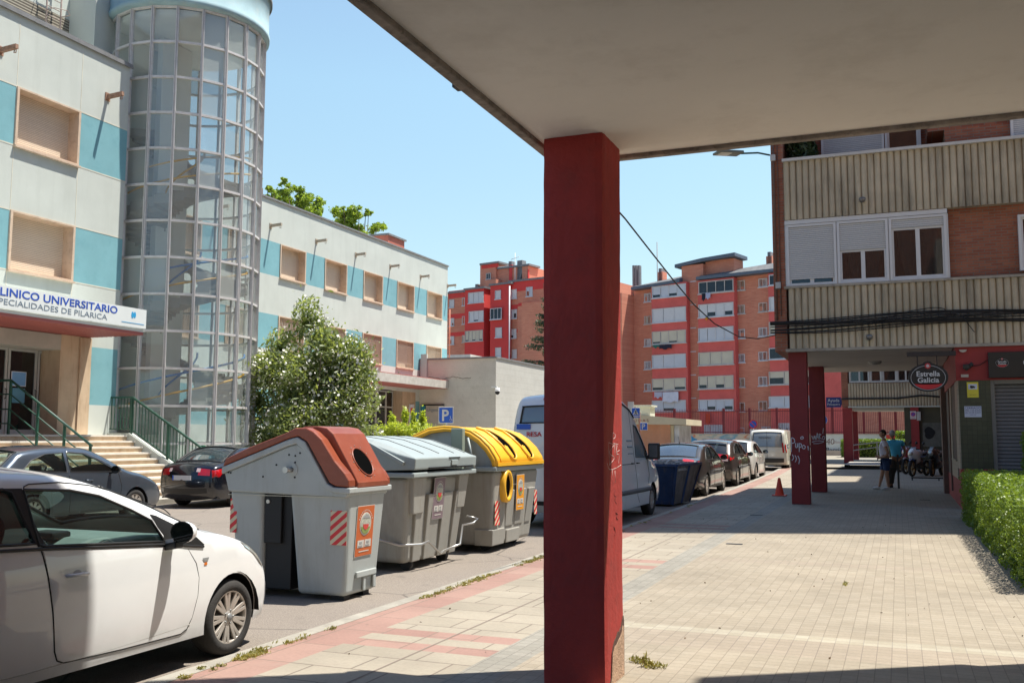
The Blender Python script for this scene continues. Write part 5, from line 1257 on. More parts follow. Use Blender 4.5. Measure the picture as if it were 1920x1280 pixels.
# ================================================================== TREES AND HEDGES
BARK = mat('bark', (.12, .09, .06), .95, .3, 5, .8, 20)
def tree(name, label, base, blobs, n, size, m_, trunk_r=.2, limbs=6, group=None, aspect=2., extra=None, stems=1):
    t = thing(name, label, 'shrub' if 'shrub' in name or 'oleander' in name else 'tree', base, 0, group)
    mb = MB(); zl, zh = min(b[2] for b in blobs), max(b[2] for b in blobs); top = Vector((sum(b[0] for b in blobs) / len(blobs), sum(b[1] for b in blobs) / len(blobs), zl + (zh - zl) * .7))
    for s_ in range(stems):
        o_ = Vector((random.uniform(-.3, .3), random.uniform(-.3, .3), 0)) * (stems > 1)
        B = Vector(base) + o_
        mb.tube([B, B.lerp(top + o_ * 3, .3) + Vector((random.uniform(-.1, .1), 0, 0)), B.lerp(top + o_ * 3, .65), top + o_ * 3], [trunk_r, trunk_r * .8, trunk_r * .5, trunk_r * .15], 8)
    for bl in random.sample(blobs, min(limbs, len(blobs))):
        c = Vector(bl[:3]); s0 = Vector(base).lerp(top, random.uniform(.2, .6)); mb.tube([s0, s0.lerp(c, .5) + Vector((0, 0, .1)), c], [trunk_r * .3, trunk_r * .2, trunk_r * .06], 6)
    mb.build('trunk', BARK, t)
    v, f = leaves(n, blobs, size, aspect, soft=.6)
    leaf_obj('crown', v, f, m_, t)
    return t
def blobcloud(c, r, k, rb, seed=0, lo=-1.):
    rs = random.Random(seed); out = []
    while len(out) < k:
        d = Vector((rs.gauss(0, 1), rs.gauss(0, 1), rs.gauss(0, 1))).normalized() * rs.random() ** .4
        if d.z < lo: continue
        s_ = rs.uniform(.6, 1.25) * rb
        out.append((c[0] + d.x * r[0], c[1] + d.y * r[1], c[2] + d.z * r[2], s_, s_, s_ * .85, s_ ** 2))
    return out
OLE = leafmat('oleander_leaf', (.07, .11, .04), (.38, .45, .20), .45, 2.5)
FLW = mat('white_blossom', (.75, .74, .64), .7)
oc = (-17.95, 27.2)
bl = blobcloud((oc[0], oc[1], 3.1), (1.7, 1.7, 2.1), 46, .62, 5) + [(oc[0] - .25, oc[1], 5.5, .55, .5, .75, .5), (oc[0] - 1.0, oc[1] - .3, 4.6, .6, .6, .55, .5), (oc[0] + .3, oc[1], 4.9, .6, .5, .6, .5), (oc[0] + 1.15, oc[1] + .5, 2.6, .6, .6, .8, .6), (oc[0] + 1.15, oc[1] + .5, 4.3, .7, .7, .6, .7), (oc[0] + 1.3, oc[1] + .6, 3.6, .5, .5, .5, .4), (oc[0] - 1.5, oc[1] - .5, 3.9, .6, .6, .6, .6), (oc[0] - 1.6, oc[1] - .8, 2.8, .6, .6, .8, .6), (oc[0] - 1.2, oc[1] - .6, 1.6, .8, .8, .8, .8), (oc[0] + 1.4, oc[1] + .9, 1.4, .7, .7, .8, .7)]
t = tree('oleander_shrub', 'big white flowering oleander bush in front of the pale clinic wing', (oc[0], oc[1], .1), bl, 42000, .06, OLE, .06, 10, stems=7, aspect=3.2)
v, f = leaves(4500, [(b[0] + .05, b[1] - .05, b[2] + .08, b[3] * 1.05, b[4] * 1.05, b[5] * 1.05, b[6]) for b in bl], .085, 1.1, 1.0, .3)
leaf_obj('blossom', v, f, FLW, t)
LIM = leafmat('lime_leaf', (.22, .32, .05), (.56, .62, .12), .45, 4)
bc = at_Y(770, 810, 33)
bl = blobcloud((bc.x, 33, 1.65), (1.35, .9, .55), 60, .24, 8, -.6) + [(bc.x - .25, 33, 2.4, .12, .12, .32, .15), (bc.x + .5, 33, 2.3, .14, .12, .3, .15), (bc.x - .8, 33, 2.2, .14, .12, .3, .15), (bc.x + .1, 33, 2.3, .1, .1, .3, .12)]
tree('lime_green_shrub', 'small yellow green bush between the oleander and the P sign', (bc.x, 33, .1), bl, 11000, .05, LIM, .03, 6, stems=5, aspect=2.6)
PLN = leafmat('plane_leaf', (.09, .16, .025), (.34, .44, .07), .5, 1.2)
def px_blobs(lst, Y, ry=1.5):
    out = []
    for (x, y, r_) in lst:
        q = at_Y(x, y, Y); s_ = r_ / F_PX * Y * 1.15; yy = Y + random.uniform(-ry, ry)
        for k in range(13):
            d = Vector((random.gauss(0, 1), random.gauss(0, 1), random.gauss(0, .9))).normalized() * s_ * random.uniform(.2, 1.3); b_ = s_ * random.uniform(.2, .6)
            out.append((q.x + d.x, yy + d.y, q.z + d.z, b_ * 1.2, b_ * 1.2, b_ * .8, b_ ** 1.6))
    return out
for nm, lab, lst, Y, n in (('plane_tree', 'leafy tree top showing above the clinic roof just right of the stair tower', [(545, 365, 14), (560, 355, 10), (572, 372, 16), (585, 380, 12), (530, 378, 14), (515, 372, 9), (553, 348, 7), (600, 395, 10), (560, 395, 20), (525, 400, 20), (590, 410, 18)], 52, 9000),
                           ('plane_tree', 'leafy tree top showing above the middle of the clinic wing roof', [(640, 400, 13), (660, 408, 15), (678, 405, 14), (695, 420, 13), (625, 395, 9), (700, 430, 10), (650, 425, 16), (630, 415, 14), (675, 430, 16), (690, 400, 7), (615, 405, 8)], 58, 9000),
                           ('plane_tree', 'sliver of tree crown touching the right edge of the glass stair tower', [(494, 350, 8), (488, 360, 9), (497, 342, 5), (490, 375, 12)], 46, 2200)):
    bl = px_blobs(lst, Y); bx = at_Y(lst[3][0], 400, Y).x
    tree(nm, lab, (bx, Y, .2), bl, n * 2, .10, PLN, .3, 6, 'trees rising behind the clinic roof', 1.3)
# cedar by the annex
CED = leafmat('cedar_needles', (.022, .045, .022), (.10, .13, .06), .15, 1.5)
Yc = 82; tr_x = at_Y(1040, 700, Yc).x
t = thing('cedar_tree', 'dark cedar with drooping tiered branches behind the annex, half hidden by the near pillar', 'tree', (tr_x, Yc, .3))
mb = MB(); mb.tube([(tr_x, Yc, 0), (tr_x, Yc, 8), (tr_x, Yc, 15)], [.35, .25, .05], 8)
bl = []
for k in range(15):
    z = 4.5 + .72 * k; L = (15.2 - z) * .36 + .4
    for j in range(7):
        q = random.uniform(0, 2 * PI); 
        ex = Vector((tr_x + math.cos(q) * L, Yc + math.sin(q) * L, z - .3 + .5)); mb.tube([(tr_x, Yc, z), tuple(Vector((tr_x, Yc, z)).lerp(ex, .5) + Vector((0, 0, .25))), tuple(ex)], [.08, .06, .02], 5)
        for s_ in (.35, .6, .8, 1.): c = Vector((tr_x, Yc, z)).lerp(ex, s_); bl.append((c.x, c.y, c.z + .1, .42, .42, .13, 1)); bl.append((c.x, c.y, c.z - .12, .3, .3, .12, .5))
mb.build('trunk', BARK, t); v, f = leaves(16000, bl, .085, 3, .2, -.3); leaf_obj('crown', v, f, CED, t)
HDG = leafmat('hedge_leaf', (.055, .105, .018), (.26, .37, .05), .35, 5)
def hedge(label, boxes, n, size, m_=HDG, group='clipped hedges', inner=True):
    t = thing('hedge', label, 'hedge', (boxes[0][0], boxes[0][2], gz(boxes[0][2])), 0, group)
    V = []; tot = sum((b[1] - b[0]) * (b[3] - b[2]) * 1 + 1.3 * (b[3] - b[2]) + (b[1] - b[0]) for b in boxes)
    for (x0, x1, y0, y1, z0, z1) in boxes:
        k = int(n * ((x1 - x0) * (y1 - y0) + 1.3 * (y1 - y0) + (x1 - x0)) / tot)
        ft, fs, fe = (x1 - x0) * (y1 - y0), (z1 - z0) * (y1 - y0), (z1 - z0) * (x1 - x0)
        face = rng.choice(5, k, p=np.array([ft * 1.1, fs, fs * .4, fe, fe * .4]) / (ft * 1.1 + fs * 1.4 + fe * 1.4))
        U, W, D = rng.random(k), rng.random(k), rng.random(k) ** 1.6 * .16 - .03
        lump = .05 * np.sin(U * 23) * np.cos(W * 17)
        c = np.zeros((k, 3))
        for i in range(k):
            d = D[i] + lump[i]
            if face[i] == 0: c[i] = (x0 + U[i] * (x1 - x0), y0 + W[i] * (y1 - y0), z1 - d)
            elif face[i] == 1: c[i] = (x0 + d, y0 + W[i] * (y1 - y0), z0 + U[i] * (z1 - z0))
            elif face[i] == 2: c[i] = (x1 - d, y0 + W[i] * (y1 - y0), z0 + U[i] * (z1 - z0))
            elif face[i] == 3: c[i] = (x0 + U[i] * (x1 - x0), y0 + d, z0 + W[i] * (z1 - z0))
            else: c[i] = (x0 + U[i] * (x1 - x0), y1 - d, z0 + W[i] * (z1 - z0))
        a = rng.normal(size=(k, 3)); a[:, 2] += .35; a /= np.linalg.norm(a, axis=1)[:, None]; tt = rng.normal(size=(k, 3)); b_ = np.cross(a, tt); b_ /= np.linalg.norm(b_, axis=1)[:, None]
        s = size * (.6 + .8 * rng.random(k))[:, None]; V.append(np.stack([c - a * s, c + b_ * s * .6, c + a * s, c - b_ * s * .6], 1).reshape(-1, 3))
    V = np.concatenate(V); leaf_obj('foliage', V, np.arange(len(V)).reshape(-1, 4), m_, t)
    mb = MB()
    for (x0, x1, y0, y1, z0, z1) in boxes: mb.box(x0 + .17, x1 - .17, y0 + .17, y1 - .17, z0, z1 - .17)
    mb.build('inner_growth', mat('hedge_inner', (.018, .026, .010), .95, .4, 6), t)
    return t
hedge('clipped bright green hedge running along the right edge of the pavement', [(1.19 + .0, 2.6, 11.6, 15.5, 0.02, .98), (1.16, 2.6, 15.5, 19.2, .04, 1.0), (1.12, 2.6, 19.2, 20.9, .05, .96)], 60000, .019)
hedge('taller dark hedge rising at the far right in front of the bar shutter', [(2.35, 3.3, 20.95, 22.3, .05, 1.75)], 9000, .028)
hedge('clipped hedge behind the far red pillar across the little square', [(-3.75, .9, 71.2, 72.6, .3, 1.55)], 9000, .05)
hedge('light green hedge end showing past the far arcade wall', [(-.2, 1.6, 75.2, 76.4, .35, 2.15)], 3000, .06)
bl = [(1.22 + .3 * random.random(), 12 + 1.2 * random.random(), .12, .14, .14, .12, 1) for i in range(9)]
v, f = leaves(1300, bl, .035, 1.6, .3, .6)
tag(leaf_obj('hedge_foot_weeds', v, f, leafmat('weed_leaf_green', (.03, .07, .015), (.12, .2, .05), .3)), 'broad leaved weeds sprouting at the foot of the near hedge', 'weeds', kind='stuff')
# ================================================================== WASTE CONTAINERS
GP = mat('grey_container_plastic', (.37, .395, .38), .55, .06, 2.5, .1, 60, dirt=(.25, .24, .20), dirt_amt=.5, streak=True)
GP2 = mat('warm_grey_container_plastic', (.32, .31, .275), .55, .08, 2.5, .1, 60, dirt=(.22, .19, .15), dirt_amt=.6, streak=True)
GPL = mat('pale_grey_lid_plastic', (.30, .345, .34), .45, .05, 2, dirt=(.3, .3, .27), dirt_amt=.35)
BRN = mat('brown_lid_plastic', (.235, .055, .025), .36, .14, 2, .05, 50, dirt=(.36, .13, .08), dirt_amt=.5)
YEL = mat('yellow_lid_plastic', (.78, .42, .025), .4, .06, 2, dirt=(.6, .3, .05), dirt_amt=.4)
BKP = mat('black_rubbery_plastic', (.006, .006, .007), .6)
HOLE = mat('opening_black', (.004, .004, .004), 1, spec=0)
SRED = mat('hazard_red', (.60, .02, .03), .4); SCRM = mat('hazard_cream', (.62, .55, .38), .4)
def tbox(mb, bx, by, tx, ty, z0, z1, mi=0):
    v = [(bx[0], by[0], z0), (bx[1], by[0], z0), (bx[1], by[1], z0), (bx[0], by[1], z0), (tx[0], ty[0], z1), (tx[1], ty[0], z1), (tx[1], ty[1], z1), (tx[0], ty[1], z1)]
    return mb.add(v, [(3, 2, 1, 0), (4, 5, 6, 7), (0, 1, 5, 4), (1, 2, 6, 5), (2, 3, 7, 6), (3, 0, 4, 7)], mi)
def hazard(par, plane, a0, a1, z0, z1, c, slant=1):
    """reflective red and cream chevron plate; plane 'y' or 'x' at coordinate c (facing -y / +x)"""
    mb = MB(); P = (lambda a, z, d: (a, c - d, z)) if plane == 'y' else (lambda a, z, d: (c + d, a, z))
    def pl(poly, d, mi):
        n = len(poly); v = [P(a, z, d) for a, z in poly] + [P(a, z, d - .002) for a, z in poly]
        mb.add(v, [tuple(range(n)), tuple(range(2 * n - 1, n - 1, -1))] + [(i, (i + 1) % n, n + (i + 1) % n, n + i) for i in range(n)], mi)
    pl([(a0, z0), (a1, z0), (a1, z1), (a0, z1)], .004, 0)
    h = z1 - z0; w_ = a1 - a0; st = h / 3.6; k = -1
    z = z0 - w_ * .8
    while z < z1:
        q = [(a0, z), (a1, z + w_ * .8 * slant), (a1, z + w_ * .8 * slant + st * .5), (a0, z + st * .5)]
        cl = lambda poly: clipz(poly, z0, z1)
        r_ = cl(q)
        if len(r_) > 2: pl(r_, .007, 1)
        z += st
    return mb.build('hazard_plate', [SCRM, SRED], par, fix=True)
def clipz(poly, z0, z1):
    for lim, sgn in ((z0, 1), (z1, -1)):
        out = []
        for i in range(len(poly)):
            a, b = poly[i], poly[(i + 1) % len(poly)]; ia, ib = (a[1] - lim) * sgn >= 0, (b[1] - lim) * sgn >= 0
            if ia: out.append(a)
            if ia != ib: t = (lim - a[1]) / (b[1] - a[1]); out.append((a[0] + (b[0] - a[0]) * t, lim))
        poly = out
        if not poly: return []
    return poly
def sticker(par, y0, y1, z0, z1, xt, xb, col, name='poster', inner=None, disc_c=((.42, .43, .36), (.55, .06, .05), (.22, .27, .08))):
    """upright poster on a leaning street-side face: round picture above two small panels"""
    m_ = mat('sticker_%.2f_%.2f' % (col[0], col[1]), col, .5, .04, 5)
    X_ = lambda z, d: xb + (xt - xb) * (z - z0) / (z1 - z0) + d
    def pl(mb, pts, d, mi):
        n = len(pts); v = [(X_(z, d), y, z) for y, z in pts] + [(X_(z, d - .002), y, z) for y, z in pts]
        mb.add(v, [tuple(range(n)), tuple(range(2 * n - 1, n - 1, -1))] + [(i, (i + 1) % n, n + (i + 1) % n, n + i) for i in range(n)], mi)
    mb = MB(); rc = lambda a, b, c, d: [(a, c), (b, c), (b, d), (a, d)]
    w_, h = y1 - y0, z1 - z0
    pl(mb, rc(y0 - .008, y1 + .008, z0 - .008, z1 + .008), .003, 1); pl(mb, rc(y0, y1, z0, z1), .0055, 0)
    cy, cz, r1, r2 = (y0 + y1) / 2, z0 + h * .64, w_ * .34, h * .235
    ell = lambda k, a=0, b=2 * PI, n=28: [(cy + r1 * k * math.cos(a + (b - a) * i / n), cz + r2 * k * math.sin(a + (b - a) * i / n)) for i in range(n)]
    pl(mb, ell(1.0), .008, 1); pl(mb, ell(.9), .0105, 2); pl(mb, ell(.86, PI * 1.08, PI * 1.92), .013, 4); pl(mb, ell(.5, PI * 1.0, PI * 2), .0155, 3)
    pl(mb, ell(.8, PI * .2, PI * .8), .013, 5)
    for q in range(13):
        a = PI * (.12 + .76 * q / 12); y_, z_ = cy + r1 * 1.22 * math.cos(a), cz + r2 * 1.18 * math.sin(a); pl(mb, rc(y_ - .005, y_ + .005, z_ - .008, z_ + .008), .0082, 1)
    for k in (0, 1): a = y0 + w_ * (.10 + .42 * k); pl(mb, rc(a, a + w_ * .38, z0 + h * .17, z0 + h * .32), .008, 1); pl(mb, rc(a + .015, a + w_ * .28, z0 + h * .19, z0 + h * .22), .0105, 5); pl(mb, rc(a + w_ * .1, a + w_ * .25, z0 + h * .25, z0 + h * .29), .0105, 5)
    pl(mb, rc(y0 + w_ * .2, y1 - w_ * .2, z0 + h * .08, z0 + h * .10), .008, 1)
    return mb.build(name, [m_, mat('sticker_white', (.55, .53, .48), .6), mat('picture_pale', disc_c[0], .6, .3, 40), mat('picture_red', disc_c[1], .6, .2, 40), mat('picture_green', disc_c[2], .6, .4, 40), mat('sticker_grey', (.3, .3, .3))], par)
# --- organic waste container with the brown lid
G0 = -.12
w1 = thing('waste_container', 'grey waste container with a reddish brown sloping lid and a round black hole', 'bin', (-6.1, 9.3, G0), 0, 'waste containers at the kerb')
mb = MB()
tbox(mb, (-6.06, -5.47), (8.97, 9.62), (-6.15, -5.40), (8.91, 9.70), G0 + .05, 1.02)
tbox(mb, (-6.84, -6.50), (8.97, 9.62), (-6.94, -6.50), (8.91, 9.70), G0 + .05, 1.02)
tbox(mb, (-6.5, -6.06), (9.45, 9.62), (-6.5, -6.15), (9.45, 9.70), G0 + .05, 1.02)
mb.build('body', GP, w1, bevel=.05, seg=4)
mb = MB(); mb.prism([(-6.93, 1.00), (-6.99, 1.20), (-6.16, 1.50), (-6.04, 1.53), (-5.94, 1.48), (-5.68, 1.08), (-5.58, 1.03), (-5.40, 1.025), (-5.40, .98), (-5.44, .965)], 'y', 8.875, 9.735); mb.build('upper_housing', GP, w1, bevel=.02, seg=3)
mb = MB(); mb.prism([(-7.01, 1.19), (-7.01, 1.265), (-6.14, 1.575), (-6.03, 1.60), (-5.93, 1.55), (-5.64, 1.11), (-5.56, 1.075), (-5.36, 1.07), (-5.36, 1.01), (-5.56, 1.015), (-5.68, 1.06), (-5.94, 1.46), (-6.04, 1.53), (-6.16, 1.50)], 'y', 8.85, 9.76); mb.build('rim', GP, w1, bevel=.012)
out = [(-7.01, 1.27), (-6.97, 1.36), (-6.68, 1.48), (-6.20, 1.64), (-6.06, 1.70), (-5.92, 1.70), (-5.83, 1.66), (-5.73, 1.58), (-5.56, 1.35), (-5.43, 1.22), (-5.38, 1.15), (-5.375, 1.075)]
inn = [(-5.54, 1.085), (-5.62, 1.12), (-5.91, 1.55), (-6.02, 1.61), (-6.14, 1.585)]
mb = MB(); mb.prism(out + inn, 'y', 8.86, 9.00); mb.prism(out + inn, 'y', 9.69, 9.75)
lid = mb.build('lid', BRN, w1, bevel=.018, seg=3)
o2 = [(-7.00, 1.28), (-6.96, 1.37), (-6.55, 1.54), (-6.20, 1.66), (-6.05, 1.715), (-5.88, 1.72), (-5.76, 1.70), (-5.68, 1.64), (-5.40, 1.20), (-5.355, 1.12), (-5.36, 1.06), (-5.45, 1.06), (-5.84, 1.56), (-6.1, 1.57)]
mb = MB(); mb.prism(o2, 'y', 9.012, 9.678); mb.build('lid_flap', BRN, w1, bevel=.014, seg=3)
# round hole on the slope
p0, p1 = Vector((-5.40, 0, 1.20)), Vector((-5.68, 0, 1.64)); sd = (p1 - p0).normalized(); nn = Vector((-sd.z, 0, sd.x)); nn = nn if nn.x > 0 else -nn
hc = Vector((-5.455, 9.33, 1.258)) + nn * .003
def slope_ell(ra, rb, n=40): return [hc + sd * (ra * math.cos(2 * PI * i / n)) + Vector((0, 1, 0)) * (rb * math.sin(2 * PI * i / n)) for i in range(n)]
hc = p0.lerp(p1, .30) + Vector((0, 9.31, 0)) + nn * .004
mb = MB(); pts = slope_ell(.165, .150); v = pts + [p - nn * .003 for p in pts]; n = len(pts); mb.add(v, [tuple(range(n))] + [(i, (i + 1) % n, n + (i + 1) % n, n + i) for i in range(n)]); mb.build('opening', HOLE, lid)
mb = MB(); mb.tube(slope_ell(.174, .159) + [slope_ell(.174, .159)[0]], .009, 8, caps=False); mb.build('opening_rim', BRN, lid)
mb = MB()
for i in range(12): q = 2 * PI * i / 12; c = hc + sd * (.205 * math.cos(q)) + Vector((0, .190 * math.sin(q), 0)); mb.lathe([(.006, 0), (.004, .006), (0, .007)], c, nn, 6)
mb.build('rivets', STL, lid)
mb = MB(); mb.box(-6.495, -6.16, 8.99, 9.44, G0 + .08, .99); mb.box(-6.49, -6.27, 8.945, 8.989, .45, .985); mb.build('lifting_pocket', BKP, w1, bevel=.01)
mb = MB(); mb.cyl((-6.44, 8.93, .90), (-6.44, 8.96, .90), .022, n=14); mb.tube([(-6.10, 8.876, 1.25), (-6.13, 8.80, 1.25)], .028, 12); mb.cyl((-6.13, 8.79, 1.25), (-6.13, 8.82, 1.25), .034, n=14); mb.build('lifting_pin', mat('bright_steel', (.5, .5, .48), .3, metal=.8), w1)
mb = MB(); mb.cyl((-6.10, 8.868, 1.25), (-6.10, 8.876, 1.25), .075, n=22)
mb.build('pin_flange', GP, w1)
mb = MB()
for x, z in ((-6.14, 1.41), (-6.06, 1.40), (-6.0, 1.43), (-6.06, 1.33), (-6.30, 1.30), (-6.47, 1.17), (-6.06, 1.17), (-6.93, 1.21), (-6.90, 1.205)): mb.cyl((x, 8.870, z), (x, 8.876, z), .011, n=8)
mb.build('rivet_holes', BKP, w1)
mb = MB(); mb.box(-6.92, -5.44, 8.868, 8.874, .965, .972); mb.build('moulding_line', mat('worn_edge', (.5, .48, .38)), w1)
hazard(w1, 'y', -5.63, -5.43, .47, .83, 8.925); hazard(w1, 'y', -6.93, -6.84, .55, .92, 8.93)
sticker(w1, 9.10, 9.45, .33, .86, -5.405, -5.44, (.50, .11, .025))
mb = MB(); mb.box(-5.452, -5.425, 9.14, 9.56, .10, .17); mb.box(-5.46, -5.43, 9.50, 9.56, -.04, .10); mb.box(-5.464, -5.436, 9.30, 9.35, -.05, .10); mb.build('foot_moulding', GP, w1, bevel=.012, seg=3)
mb = MB()
for x in (-5.6, -6.75):
    for y in (9.1, 9.5): mb.box(x - .08, x + .08, y - .06, y + .06, G0, G0 + .07)
mb.build('feet', BKP, w1)
# --- grey general waste container
G0 = -.11
w2 = thing('waste_container', 'all grey waste container with a pale ribbed lid, between the brown and yellow lidded ones', 'bin', (-6.5, 11.9, G0), 0, 'waste containers at the kerb')
mb = MB(); tbox(mb, (-7.1, -5.92), (11.16, 12.62), (-7.2, -5.82), (11.02, 12.80), G0 + .10, 1.09); mb.build('body', GP2, w2, bevel=.07, seg=4)
mb = MB()
for a0_, a1_, b0, b1 in ((11.30, 11.52, 11.22, 11.44), (11.62, 11.95, 11.56, 11.92), (12.04, 12.32, 12.03, 12.30), (12.40, 12.60, 12.42, 12.66)):
    tbox(mb, (-6.0, -5.895), (a0_, a1_), (-5.9, -5.785), (b0, b1), .0, .86)
mb.build('ribs', GP2, w2, bevel=.012)
for q_ in (((-5.95, -5.80), (11.14, 11.42), (-5.9, -5.76), (11.06, 11.44), .62, 1.09), ((-5.95, -5.80), (12.46, 12.7), (-5.9, -5.76), (12.46, 12.78), .62, 1.09), ((-6.6, -6.3), (11.10, 11.2), (-6.62, -6.28), (11.02, 11.2), .30, .80)):
    mb = MB(); tbox(mb, *q_); mb.build('corner_moulding', GP2, w2, bevel=.015)
mb = MB(); mb.box(-7.25, -5.70, 10.95, 12.90, 1.09, 1.155); mb.build('rim', GPL, w2, bevel=.015)
pr = [(-5.70, 1.19), (-5.69, 1.34), (-5.95, 1.44), (-6.35, 1.565), (-6.75, 1.62), (-7.10, 1.60), (-7.22, 1.50), (-7.22, 1.16), (-6.5, 1.16)]
mb = MB(); rows = []
for y, k in ((10.97, .0), (11.06, 1.), (12.79, 1.), (12.88, 0)):
    rows.append([(x, y, z if z < 1.36 else z - (0 if k else .05)) for x, z in pr])
mb.grid(rows, 0, False, True); mb.add(rows[0], [tuple(range(len(pr)))]); mb.add(rows[-1], [tuple(range(len(pr)))])
ld = mb.build('lid', GPL, w2, bevel=.02, seg=3, merge=.0005)
mb = MB()
for y in (11.42, 11.88, 12.35, 12.72):
    for (x0, z0), (x1, z1) in zip(pr[1:5], pr[2:6]):
        a0_, a1_ = (x0 - .12 if x0 > -5.8 else x0), x1
        zz = z0 + (z1 - z0) * ((a0_ - x0) / (x1 - x0)); mb.bar((a0_, y, zz + .002), (a1_, y, z1 + .002), .022, .010)
mb.build('lid_grooves', mat('groove_grey', (.16, .17, .17), .7), ld)
mb = MB(); mb.box(-5.70, -5.684, 11.35, 12.75, 1.195, 1.215); mb.box(-5.70, -5.683, 11.95, 12.3, 1.325, 1.338); mb.build('lid_gap', BKP, ld)
mb = MB(); mb.box(-5.695, -5.675, 12.02, 12.22, 1.23, 1.30); mb.build('lid_latch', GPL, ld, bevel=.006)
mb = MB(); mb.bar((-6.95, 10.94, 1.50), (-6.55, 10.93, 1.56), .05, .06); mb.bar((-6.45, 10.95, 1.56), (-5.85, 10.95, 1.27), .035, .05); mb.build('lid_hinge_arm', GPL, ld, bevel=.01)
mb = MB(); mb.tube([(-7.0, 11.05, .36), (-6.35, 10.98, .33), (-5.98, 11.10, .23), (-5.78, 11.32, .23), (-5.76, 11.50, .25), (-5.76, 11.85, .06), (-5.78, 12.0, .08), (-5.76, 12.48, .12), (-5.74, 12.52, .38), (-5.64, 12.66, .40), (-5.60, 12.72, .46), (-5.72, 12.60, .50)], .017, 8); mb.build('lifting_bar', mat('bright_steel', (.5, .5, .48)), w2)
sticker(w2, 11.70, 12.02, .52, 1.06, -5.775, -5.82, (.21, .15, .17), inner=1, disc_c=((.32, .27, .25), (.25, .10, .12), (.22, .18, .17)))
mb = MB()
for x in (-6.0, -7.0):
    for y in (11.35, 12.4): mb = MB(); mb.cyl((x, y - .04, G0 + .08), (x, y + .04, G0 + .08), .08, n=16); mb.build('castor', BKP, w2)
# --- packaging container with the yellow lid
w3 = thing('waste_container', 'grey waste container with a domed yellow lid and a yellow rimmed mouth', 'bin', (-6.3, 14.3, -.1), 0, 'waste containers at the kerb')
G0 = -.10
mb = MB(); tbox(mb, (-6.95, -5.68), (13.42, 15.02), (-7.08, -5.62), (13.38, 15.28), G0 + .10, 1.10); mb.build('body', GP2, w3, bevel=.06, seg=4)
mb = MB()
for a0_, a1_, b0, b1 in ((13.9, 14.2, 13.86, 14.16), (14.28, 14.62, 14.26, 14.66), (14.72, 14.95, 14.80, 15.08)): tbox(mb, (-5.8, -5.655), (a0_, a1_), (-5.7, -5.60), (b0, b1), .25, .80)
tbox(mb, (-5.95, -5.66), (13.40, 13.86), (-5.95, -5.645), (13.38, 13.86), .0, .24); tbox(mb, (-5.95, -5.66), (13.95, 14.5), (-5.95, -5.65), (13.95, 14.5), .0, .20)
mb.build('ribs', GP2, w3, bevel=.012)
mb = MB(); mb.box(-7.14, -5.56, 13.30, 15.42, 1.10, 1.17); mb.build('rim', GPL, w3, bevel=.015)
arc = [(-5.57, 1.20), (-5.60, 1.30), (-5.70, 1.45), (-5.84, 1.58), (-6.0, 1.68), (-6.2, 1.735), (-6.45, 1.75), (-6.7, 1.72), (-6.95, 1.62), (-7.12, 1.48), (-7.16, 1.30)]
gb = [(-5.63, 1.17), (-5.66, 1.29), (-5.76, 1.43), (-5.9, 1.55), (-6.05, 1.63), (-6.25, 1.68), (-6.45, 1.69), (-6.7, 1.66), (-6.93, 1.56), (-7.08, 1.42), (-7.12, 1.17)]
mb = MB(); mb.prism(gb, 'y', 13.40, 15.30); mb.build('gable', GP, w3)
mb = MB(); rows = []
for y, d in ((13.32, 0), (13.34, .0), (13.50, .0), (13.54, .022), (15.16, .022), (15.20, 0), (15.40, 0)):
    rows.append([(x + (d if x > -6.3 else 0) * .7, y, z + d * .8) for x, z in arc])
mb.grid(rows, 0, True); r2 = [[(x - .0 if 0 else x + (.05 if x < -6.4 else -.05), y, z - .055) for x, y, z in r_] for r_ in (rows[0], rows[-1])]
mb.grid([rows[0], r2[0]], 0, False); mb.grid([rows[-1], r2[1]], 0, False)
yl = mb.build('lid', YEL, w3, merge=.0003)
for p_ in yl.data.polygons: p_.use_smooth = True
sm = yl.modifiers.new('thickness', 'SOLIDIFY'); sm.thickness = .02
mb = MB(); mb.tube([(x + .01, 13.345, z + .012) for x, z in arc], .022, 8); mb.tube([(x + .01, 13.52, z + .012) for x, z in arc[:8]], .010, 6); mb.bar((-5.56, 13.33, 1.205), (-5.56, 15.40, 1.205), .04, .05); mb.build('lid_edge', YEL, yl)
def arcp(t):
    k = min(int(t), len(arc) - 2); f_ = t - k; return Vector((arc[k][0] + (arc[k + 1][0] - arc[k][0]) * f_, 0, arc[k][1] + (arc[k + 1][1] - arc[k][1]) * f_))
for yc in (13.98, 14.72):
    pts = []; rim = []
    for i in range(28):
        q = 2 * PI * i / 28; t = 2.7 + 2.1 * math.sin(q); y = yc + .155 * math.cos(q) * (1 - .35 * math.sin(q)) - .06 * math.sin(q)
        p = arcp(t); tg = (arcp(min(t + .2, 9.9)) - arcp(max(t - .2, 0))).normalized(); nn_ = Vector((-tg.z, 0, tg.x)); nn_ = nn_ if nn_.z > 0 else -nn_
        p = p + nn_ * .034; pts.append(Vector((p.x, y, p.z))); rim.append(Vector((p.x, y, p.z)))
    c = sum(pts, Vector()) / len(pts); c = arcp(2.6) + Vector((.028, yc, .03)); 
    mb = MB(); mb.add([c] + pts, [(0, i + 1, (i + 1) % 28 + 1) for i in range(28)]); mb.build('slot', HOLE, yl)
    mb = MB(); mb.tube(rim + [rim[0]], .020, 8, caps=False); mb.build('slot_rim', YEL, yl)
cyy, czz = 13.78, .87
mb = MB(); el = lambda a, b, x: [(x, cyy + a * math.cos(2 * PI * i / 32), czz + b * math.sin(2 * PI * i / 32)) for i in range(32)]
